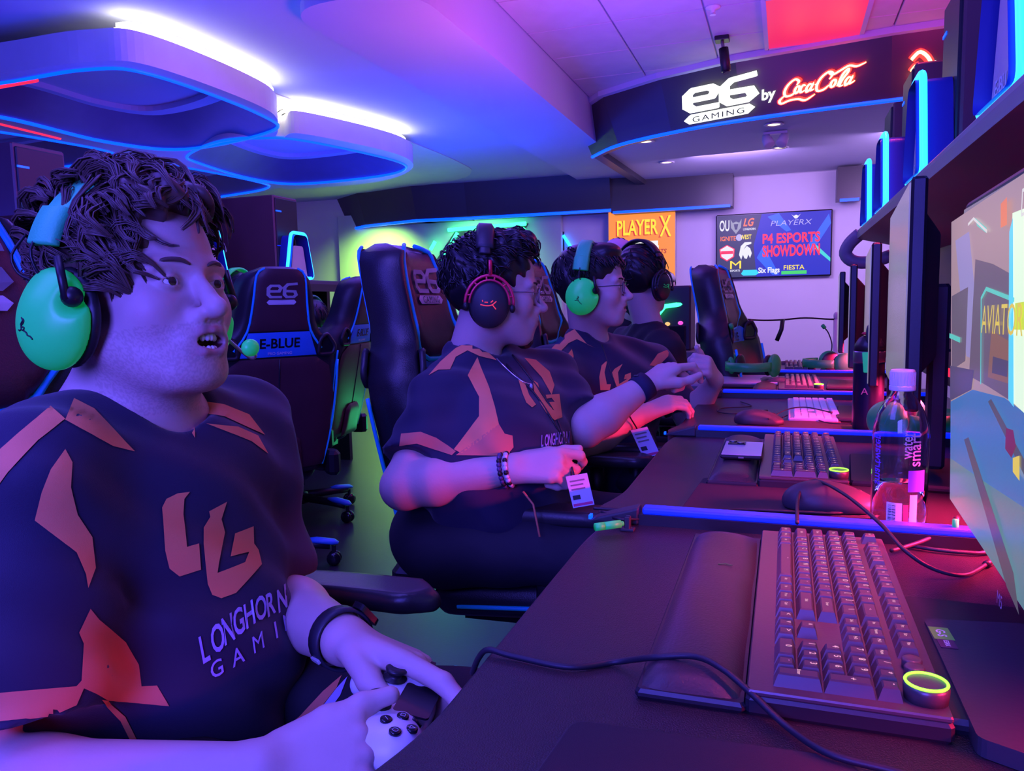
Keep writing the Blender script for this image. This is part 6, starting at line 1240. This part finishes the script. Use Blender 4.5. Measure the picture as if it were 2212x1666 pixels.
V, F = sdf_mesh([cone(o+Rm @ np.array((.098, -.018, -.0455)), .0032, o+Rm @ np.array((.104, 0, -.0425)), .0036, .004), cone(o+Rm @ np.array((.098, .018, -.0455)), .0032, o+Rm @ np.array((.104, 0, -.0425)), .0036, .004)], .0015); ob('moustache', np_mesh('moustache', V, F, m_hairbk), p2, True)
headset(HF2, 'black headset with red metal fork on the bearded man', m_dark, m_dark, 'hyper', False, 0, 1.0)
def glasses(HF, label, m, dz=0.0):
    o, Rm, s = HF; W = lambda x, y, z: o+Rm @ (np.array([x, y, z+dz])*s); e = empty('glasses', W(.1, 0, .01), 0, label, 'glasses')
    for t in (-1, 1):
        ring = [W(.1075-.006*abs(q[0])/.02, t*.032+q[0], .008+q[1]) for q in rrect(.046, .034, .012, 4)]; MB().tube(ring, .0013, 6, closed=True).build('rim', m, e, True, world=True)
        mb = MB(); mb.add(ring, [tuple(range(len(ring)))]); mb.build('lens', m_lens, e, world=True); MB().tube(smooth_path([W(.100, t*.055, .014), W(.07, t*.073, .014), W(.0, t*.080, .012)], 3), .0013, 6).build('temple', m, e, True, world=True)
    MB().tube(smooth_path([W(.1075, -.010, .012), W(.1125, 0, .016), W(.1075, .010, .012)], 3), .0013, 6).build('bridge', m, e, True, world=True); return e
glasses(HF2, 'thin wire glasses on the bearded man', m_steel)
def bracelet(name, c, d, r, label, m, beads=True, w_=.01):
    d = unit(d); a, b = frame(d); e = empty(name, c, 0, label, 'bracelet' if beads else 'wristband')
    if beads:
        n = 24
        for k in range(n):
            t = 2*PI*k/n; MB().ell(c+(a*math.cos(t)+b*math.sin(t))*r, (.0052,)*3, 8, 6).build('bead', m if k % 3 else m_black, e, True, world=True)
    else:
        mb = MB(); n = 24; V = []
        for q, rr in ((-w_, r), (w_, r*.97), (w_, r*1.1), (-w_, r*1.12)): V += [c+d*q+(a*math.cos(t)+b*math.sin(t))*rr for t in np.linspace(0, 2*PI, n+1)[:-1]]
        mb.add(V, [(l*n+i, l*n+(i+1) % n, ((l+1) % 4)*n+(i+1) % n, ((l+1) % 4)*n+i) for l in range(4) for i in range(n)]); mb.build('strap', m, e, True, world=True)
        MB().box(c-d*0+unit(UZ-d*UZ.dot(d))*r*1.12, (.012, .012, .003), bev=.001).build('clasp', m_dark, e, world=True)
ed = unit(Wr2-P(872, 1052, 1.56)); bracelet('bead_bracelet', Wr2-ed*.010, ed, .0315, 'pale bead bracelet on the right wrist of the bearded man', m_print); bracelet('bead_bracelet', Wr2-ed*.022, ed, .0325, 'darker bead bracelet next to the pale one', mat('dark violet bead', (.08, .05, .15), .3))
ed = unit(Wl2-P(1262, 925, 1.80)); bracelet('wristband', Wl2-ed*.012, ed, .0305, 'dark fabric wristband on the outstretched arm', mat('navy fabric', (.015, .015, .05), .8), False, .016)
def badge(px4, d, label, cord):
    pp = [P(a, b, d) for a, b in px4]; c = sum(pp)/4; e = empty('badge', c, 0, label, 'badge'); u_ = unit(pp[1]-pp[0]); v_ = unit(pp[3]-pp[0]); n_ = unit(np.cross(u_, v_)); n_ = n_ if np.dot(n_, -c) > 0 else -n_
    W_, H_ = np.linalg.norm(pp[1]-pp[0]), np.linalg.norm(pp[3]-pp[0]); mb = MB(); mb.prism([(0, 0), (W_, 0), (W_, H_), (0, H_)], pp[0]-n_*.001, u_, v_, n_*.002); mb.build('card', mat('white badge card', (.62, .58, .80), .35), e, world=True)
    for a, b, w_, h_, m in ((.1, .62, .35, .14, m_dark), (.05, .88, .9, .08, mat('badge red', (.7, .05, .2), .5)), (.12, .15, .7, .05, m_grey), (.12, .28, .6, .05, m_grey), (.12, .41, .65, .05, m_grey)):
        mb = MB(); mb.prism([(a*W_, b*H_), ((a+w_)*W_, b*H_), ((a+w_)*W_, (b+h_)*H_), (a*W_, (b+h_)*H_)], pp[0]+n_*.0011, u_, v_, n_*.0003); mb.build('print', m, e, world=True)
    for q in cord: MB().tube(smooth_path(q, 5), .0022, 6).build('lanyard_cord', m_black, e, True, world=True)
onj = lambda B, pts, d, k=.004: [(cast(B, a, b, k)[0] if cast(B, a, b, k) else P(a, b, d)) for a, b in pts]
badge([(1222, 1030), (1268, 1022), (1286, 1090), (1238, 1098)], 1.46, 'white badge hanging below the fist of the bearded man', [onj(B2, [(1075, 760), (1100, 800), (1150, 850), (1190, 910), (1215, 960)], 1.55)+[P(1235, 1030, 1.46)], onj(B2, [(1105, 770), (1140, 815), (1180, 870), (1205, 920)], 1.55)+[P(1240, 1028, 1.46)]])
nk = empty('necklace', P(1100, 790, 1.6), 0, 'thin silver chain necklace over the jersey of the bearded man', 'necklace'); MB().tube(smooth_path(onj(B2, [(1052, 752), (1075, 780), (1105, 810), (1130, 828), (1145, 832)], 1.6, .003), 6), .0018, 6).build('chain', mat('silver chain', (.7, .7, .75), .25, metal=.9), nk, True, world=True)
q = onj(B2, [(1145, 838)], 1.6, .004)[0]; MB().ell(q, (.004, .004, .007), 8, 6).build('pendant', m_lgrey, nk, True, world=True)
# third player: green headset, glasses
HF3 = head_frame(P(1277, 628, 2.28), 6, 0, 2, .97); Wr3 = P(1392, 893, 2.15); Wl3 = P(1545, 822, 2.42)
h3r, _ = hand_prims(Wr3, P(1450, 870, 2.16)-Wr3, (0, -.4, .9), 1, .18, ((30, 40, 30),)*4, 5, ((22, 20), 20), .0088)
h3l, _ = hand_prims(Wl3, P(1512, 760, 2.30)-Wl3, (.75, -.45, .35), -1, .18, ((60, 70, 30), (66, 78, 40), (70, 80, 45), (72, 80, 45)), 5, ((25, 20), 25), .0088)
p3, j3, B3 = build_person('man with glasses and green headset meeting the fist bump', HF3, (-.560, 2.285, .975), P(1188, 800, 2.24), P(1408, 785, 2.50), P(1262, 955, 2.10), Wr3, P(1490, 905, 2.55), Wl3, h3r, h3l, .0042, .004, .98, (.6, .75), None, jaw=.95, lower=((-.55, 2.36, .57), (-.28, 2.20, .57), (-.26, 2.48, .57), (-.20, 2.2, .09), (-.2, 2.5, .09)))
c5 = crop((1120, 480), 3.967); D3 = lambda nm, pl, m=m_orange: decal(nm, B3, c5(pl), m, j3, 6, .0016)
D3('shoulder_band', [(480, 920), (590, 1050), (655, 1078), (500, 1005), (430, 1040), (370, 1100), (300, 1190), (220, 1180), (280, 1090), (380, 980)]); D3('raglan_panel', [(455, 1090), (470, 1150), (440, 1290), (520, 1480), (540, 1510), (480, 1500), (440, 1400), (380, 1260), (410, 1150)]); D3('shoulder_band', [(800, 890), (950, 890), (1060, 930), (1050, 1010), (900, 960)]); D3('sleeve_stripe', [(1190, 1130), (1290, 1090), (1280, 1150), (1190, 1240), (1120, 1230)], m_orange2)
D3('logo_letter', [(760, 1185), (710, 1230), (690, 1330), (700, 1440), (780, 1440), (790, 1390), (755, 1390), (735, 1290)]); D3('logo_letter', [(890, 1215), (820, 1260), (800, 1290), (830, 1440), (880, 1460), (960, 1360), (960, 1290), (910, 1310), (900, 1350), (930, 1345), (860, 1390), (850, 1290)])
brows(HF3, p3, m_hairbk, .003); cap2(HF3, p3, m_hairbk, short+[((.048, 0, .115), (.046, .060, .028), .02, False)], [(420, 14, lambda p, v: p[2] > .085 or (p[0] < .02 and p[2] > .03), dict(L=.045, wave=.002, r=.0024, lift=.006, down=.3, fwd=.8, grow=1.05))])
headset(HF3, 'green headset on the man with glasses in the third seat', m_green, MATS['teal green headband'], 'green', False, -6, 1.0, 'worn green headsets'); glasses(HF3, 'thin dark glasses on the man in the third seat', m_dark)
badge([(1362, 930), (1398, 922), (1415, 980), (1390, 990)], 2.1, 'white badge hanging at the lap of the man in the third seat', [[P(1300, 745, 2.16), P(1340, 860, 2.08), P(1376, 926, 2.1)]])
# people seen from behind or far away
def far_person(label, HF, N, Sr, Sl, hairm, jm, capm=None, hset=None, arms=None, h=.006, lower=None):
    N, Sr, Sl = [np.asarray(q, float) for q in (N, Sr, Sl)]; sd = unit(Sl-Sr); fw = unit(np.cross(sd, UZ)); Er, El = Sr-UZ*.27-sd*.03, Sl-UZ*.27+sd*.03; Wr, Wl = Er+fw*.24+UZ*.03, El+fw*.24+UZ*.03
    hr, _ = hand_prims(Wr, fw, UZ, 1, .18, ((25, 30, 20),)*4); hl, _ = hand_prims(Wl, fw, UZ, -1, .18, ((25, 30, 20),)*4)
    mid = (Sr+Sl)/2; base = mid-UZ*.36
    lo = lower if lower else (base-UZ*.04, base+fw*.42-sd*.1-UZ*.02, base+fw*.42+sd*.1-UZ*.02, np.array([*(base+fw*.42-sd*.1)[:2], .09]), np.array([*(base+fw*.42+sd*.1)[:2], .09]))
    e, j, B = build_person(label, HF, N, Sr, Sl, Er, Wr, El, Wl, hr, hl, h, 0, 1, (.62, .62), None, SK, 1, jm, lo)
    if capm:
        V, F = sdf_mesh(cap_prims(HF, [((-.008, 0, .066), (.107, .086, .076), .01, False), ((.11, 0, .045), (.06, .062, .008), .015, False)]), .005, clip=[(HF[0]+HF[1] @ np.array([0, 0, .036]), -HF[1][:, 2])]); c_ = ob('cap', np_mesh('cap', V, F, capm), e, True)
        MB().ell(HF[0]+HF[1] @ np.array([-.008, 0, .142]), (.009, .009, .005), 8, 6).build('cap_button', m_dark, c_, True)
    cap2(HF, e, hairm, short, [(200, 3, lambda p, v: p[2] > .085 or (p[0] < .02 and p[2] > .0), dict(L=.045, wave=.003, r=.003, lift=.005, down=.5, fwd=.2, grow=1.03))] if not capm else [], .006)
    return e
m_black_sh = mat('black shirt', (.012, .012, .018), .8, bump=.2, bscale=900)
HF4 = head_frame(P(1388, 612, 2.98), 62, 0, 0, 1.04); far_person('person with dark hair and black headset seen from behind past the third seat', HF4, (-.50, 3.0, .985), (-.42, 2.88, .90), (-.62, 3.15, .90), m_hairbk, m_black_sh)
headset(HF4, 'black headset with a small green mark on the person seen from behind', m_black, m_black, 'plain', False)
HF5 = head_frame(P(1334, 560, 5.2), -120, 0, 0, 1.0); q = HF5[0]; far_person('person in a lavender cap standing far behind the third seat', HF5, q+np.array([0, 0, -.14]), q+np.array([.16, -.1, -.22]), q+np.array([-.16, .1, -.22]), m_hairbk, m_black_sh, mat('lavender cap', (.60, .52, .70), .7, bump=.2, bscale=500), lower=(q*np.array([1, 1, 0])+UZ*.85, q*np.array([1, 1, 0])+np.array([.1, 0, .48]), q*np.array([1, 1, 0])+np.array([-.1, 0, .48]), q*np.array([1, 1, 0])+np.array([.1, 0, .09]), q*np.array([1, 1, 0])+np.array([-.1, 0, .09])))
HF6 = head_frame(P(1440, 616, 8.2), -100, 0, 0, 1.0); q = HF6[0]; far_person('person in a small grey cap in front of the orange poster', HF6, q+np.array([0, 0, -.14]), q+np.array([-.16, 0, -.22]), q+np.array([.16, 0, -.22]), m_hairbk, m_black_sh, mat('grey cap', (.30, .28, .32), .7))
HFa = head_frame(P(508, 655, 3.55), 176, 0, 0, 1.0); q = HFa[0]; far_person('dark-haired player seated in the left row beside the green microphone tip', HFa, q+np.array([.0, 0, -.14]), q+np.array([0, .16, -.22]), q+np.array([0, -.16, -.22]), m_hairbk, m_black_sh)
headset(HFa, 'dark headset with green band on the player of the left row', m_dark, m_green, 'plain', False)
HFb = head_frame(P(668, 700, 4.35), 176, 0, 0, 1.0); q = HFb[0]; far_person('player in the left row in front of the colourful screen', HFb, q+np.array([.0, 0, -.14]), q+np.array([0, .16, -.22]), q+np.array([0, -.16, -.22]), m_hairbk, m_black_sh)
headset(HFb, 'dark headset on the player before the colourful screen', m_dark, mat('dull green band', (.05, .35, .15), .5), 'plain', False)
# ================================================================== left row of stations
RX = -3.05; RZ = 1.27
lsh = empty('monitor_shelf', (RX-.25, 3.6, RZ), 0, 'dark shelf of the left row carrying computer cases', 'shelf')
MB().box((RX-.26, 3.55, RZ-.018), (.55, 3.2, .036), bev=.005).build('board', mat('blue grey shelf', (.07, .07, .10), .45), lsh, world=True); MB().box((RX+.01, 3.55, RZ-.05), (.03, 3.2, .05)).build('lip', m_dark, lsh, world=True)
MB().box((RX-.50, 3.55, .95), (.03, 3.2, .62)).build('back_panel', m_black, lsh, world=True)
for yy in (1.97, 5.13): MB().box((RX-.40, yy, RZ/2-.02), (.30, .04, RZ-.04)).build('upright', m_black, lsh, world=True)
for i, yy in enumerate((2.62, 3.55, 4.42)):
    o = copy_tree(pc); o.location = (RX-.06, yy, RZ); o.rotation_euler = (0, 0, PI); o.scale = (1.12, 1.12, 1.12); o['label'] = ['computer case on the left shelf behind the foreground man', 'computer case on the left shelf beside his face', 'computer case on the left shelf nearest the green wall'][i]; o['group'] = 'computer cases on the left shelf'
for i, yy in enumerate((2.75, 3.55, 4.35)):
    e = empty('desk', (RX, yy, 0), 0, ['black desk of the left row hidden behind the foreground man', 'black desk of the left row in front of the dark-haired player', 'black desk of the left row under the colourful screen'][i], 'desk', 'desks of the left row')
    MB().box((-.05, 0, DZ-.015), (.75, .79, .03), bev=.004).build('desk_top', m_desk, e)
    for s in (-1, 1): MB().box((-.1, s*.36, (DZ-.03)/2), (.5, .035, DZ-.03)).build('leg_panel', m_black, e)
    o, z_ = make_monitor((RX-.12, yy, DZ), PI, ['monitor of the left row behind the foreground man', 'monitor of the left row beyond the dark-haired player', 'monitor of the left row with a pink and green picture'][i], .56, .33, .09, 'monitors of the left row')
    for k in range(10):
        c_ = random.choice(((.9, .15, .55), (.5, .9, .5), (.75, .8, .65), (.3, .25, .5), (.9, .5, .75), (.15, .35, .3))); a, b = random.uniform(-.26, .2), random.uniform(-.15, .08)
        mb = MB(); mb.add([(-.0022-.0003*k, a, z_+b), (-.0022-.0003*k, a+random.uniform(.04, .1), z_+b+random.uniform(-.02, .02)), (-.0022-.0003*k, a+random.uniform(.03, .09), z_+b+random.uniform(.05, .12)), (-.0022-.0003*k, a+random.uniform(-.02, .02), z_+b+random.uniform(.05, .12))], [(0, 1, 2, 3)]); mb.build('screen_shape', scr_mat('pic%d' % int(c_[0]*100+c_[1]*10), c_, .8), o)
p = PL(655, 648, x=RX+.06); e = empty('light_bar', p, 0, 'short pale blue light bar under the left shelf', 'light bar'); MB().tube([(0, -.015, -.055), (0, .015, .055)], .028, 8).build('tube', glow('pale blue bar', (.12, .6, 1), 3), e, True); MB().box((-.02, 0, .07), (.02, .03, .05)).build('bracket', m_dark, e)
# ================================================================== behind the third seat: far station with green light, lit cabinet, barrier
p = P(1448, 690, 4.6); e = empty('computer_case', (p[0], p[1], 0), 0, 'dark computer case with a bent green light bar, behind the fist bump', 'computer')
zt, zb = P(1448, 618, 4.6)[2]-0, P(1448, 758, 4.6)[2]
MB().box((0, .12, (zt+zb)/2), (.24, .24, zt-zb), bev=.01).build('case', m_dark, e); MB().box((0, -.005, zb+.09), (.18, .012, .12), bev=.004).build('window', m_gloss, e)
mb = MB(); MB().tube([P(1418, 684, 4.58)-np.array([p[0], p[1], 0]), P(1436, 662, 4.58)-np.array([p[0], p[1], 0]), P(1474, 657, 4.58)-np.array([p[0], p[1], 0])], .013, 8).build('light_bar', m_led_g, e, True)
for a, b, m in ((1442, 700, glow('amber spot', (1, .6, .2), 1)), (1470, 698, glow('magenta spot', (1, .1, .8), 1))): MB().ell(P(a, b, 4.58)-np.array([p[0], p[1], 0]), (.016, .008, .012), 8, 6).build('fan_light', m, e, True)
MB().box((0, .1, zb/2), (.6, .5, zb)).build('pedestal', mat('grey laminate', (.12, .11, .13), .5), e)
zz = P(1448, 880, 4.0)[2]; p = P(1455, 880, 4.0); e = empty('lit_cabinet', (p[0], p[1], 0), 0, 'low metal cabinet with a bright blue light bar beside the desks', 'cabinet')
MB().box((0, .12, (zz+.12)/2), (.30, .24, zz+.12), bev=.008).build('body', mat('brushed cabinet', (.34, .32, .38), .3, metal=.4), e); MB().tube([(-.13, -.012, zz), (.13, -.012, zz)], .015, 8).build('light_bar', m_led_c, e, True); MB().box((0, -.004, zz-.10), (.27, .01, .02)).build('groove', m_dark, e)
# barrier with a cord
e = empty('rope_barrier', (-.4, 7.0, 0), 0, 'white post barrier with a thin dark cord in front of the pale wall', 'barrier')
for a in (1578, 1806):
    q = P(a, 690, 6.6); MB().tube([(q[0], q[1], .02), (q[0], q[1], q[2])], .022, 10).build('post', m_white, e, True, world=True); MB().ell((q[0], q[1], q[2]+.03), (.022, .022, .035), 10, 8).build('finial', m_white, e, True, world=True); MB().lathe([(.13, 0), (.13, .012), (.03, .03)], (q[0], q[1], 0), n=20).build('foot', m_white, e, True, world=True)
MB().tube(smooth_path([P(a, b, 6.6) for a, b in ((1540, 684), (1578, 687), (1640, 692), (1690, 691), (1740, 687), (1806, 690), (1860, 684))], 5), .008, 6).build('cord', m_black, e, True, world=True)
MB().tube([P(1691, 690, 6.58), P(1688, 712, 6.58), P(1678, 736, 6.58)], .018, 8).build('hanging_strap', m_black, e, True, world=True)
q = P(1563, 735, 5.6); e = empty('banner_stand', (q[0], q[1], 0), 0, 'narrow red and white standing banner behind the empty chair', 'banner'); MB().box((0, 0, .50), (.05, .02, .90), bev=.004).build('red_strip', mat('banner red', (.65, .03, .05), .5), e); MB().box((-.05, 0, .50), (.05, .018, .90), bev=.004).build('white_strip', m_white, e); MB().box((-.02, 0, .02), (.2, .2, .04), bev=.01).build('foot', m_dark, e)
# ================================================================== loose headsets on the desks
def loose_headset(loc, rz, label, dark=False, mic=True):
    e = empty('headset', loc, rz, label, 'headset', 'headsets lying on the desks'); m = mat('dark green plastic', (.02, .26, .08), .4, emit=(0, .3, .06), es=.05)  # slight emission added to this plastic as well
    mb = MB(); n = 24; V = []; F = []
    for i in range(n+1):
        a = PI*i/n
        for dz, dr in ((0, 0), (0, .012), (.034, .012), (.034, 0)): V.append(((.078+dr)*-math.sin(a)*1.05, (.078+dr)*math.cos(a), .030+dz))
    for i in range(n):
        for j in range(4): F.append((i*4+j, i*4+4+j, i*4+4+(j+1) % 4, i*4+(j+1) % 4))
    F += [(0, 1, 2, 3), (n*4+3, n*4+2, n*4+1, n*4)]; mb.add(V, F); mb.build('headband', m, e, True)
    for s in (-1, 1):
        V, F = sdf_mesh([ellip((.05, s*.082, .048), (.046, .022, .046), .01)], .004); ob('ear_cup', np_mesh('ear_cup', V, F, m), e); V, F = sdf_mesh([ellip((.05, s*.058, .048), (.042, .016, .042), .01)], .004); ob('ear_cushion', np_mesh('ear_cushion', V, F, m_black), e)
    if mic: pts = smooth_path([(.06, .09, .07), (.07, .10, .12), (.05, .09, .17), (.03, .085, .195)], 4); MB().tube(pts, .003, 6).build('mic_boom', m_dark, e, True); MB().tube([pts[-1], pts[-1]+np.array([-.012, 0, .014])], .0085, 8).build('mic_tip', m, e, True)
    return e
q = PL(1616, 832, z=DZ); MB_ = loose_headset((q[0], q[1]+.06, DZ+.022), R(70), 'dark green headset with raised microphone lying on a laptop')
lp = empty('laptop', (q[0]-.005, q[1]+.05, DZ), 0, 'closed pale laptop under the dark green headset', 'laptop'); MB().box((0, 0, .006), (.23, .30, .011), bev=.003).build('base', m_dark, lp); MB().box((0, 0, .0165), (.23, .30, .009), bev=.003).build('lid', m_lgrey, lp)
q = PL(1895, 905, z=DZ+.05); loose_headset((.30, 1.98, DZ+.0), R(160), 'green headset half hidden behind the water bottle', mic=False)
q = PL(1785, 795, z=DZ); loose_headset((.17, 3.62, DZ+.0), R(20), 'dark green headset at the far end of the row of desks')
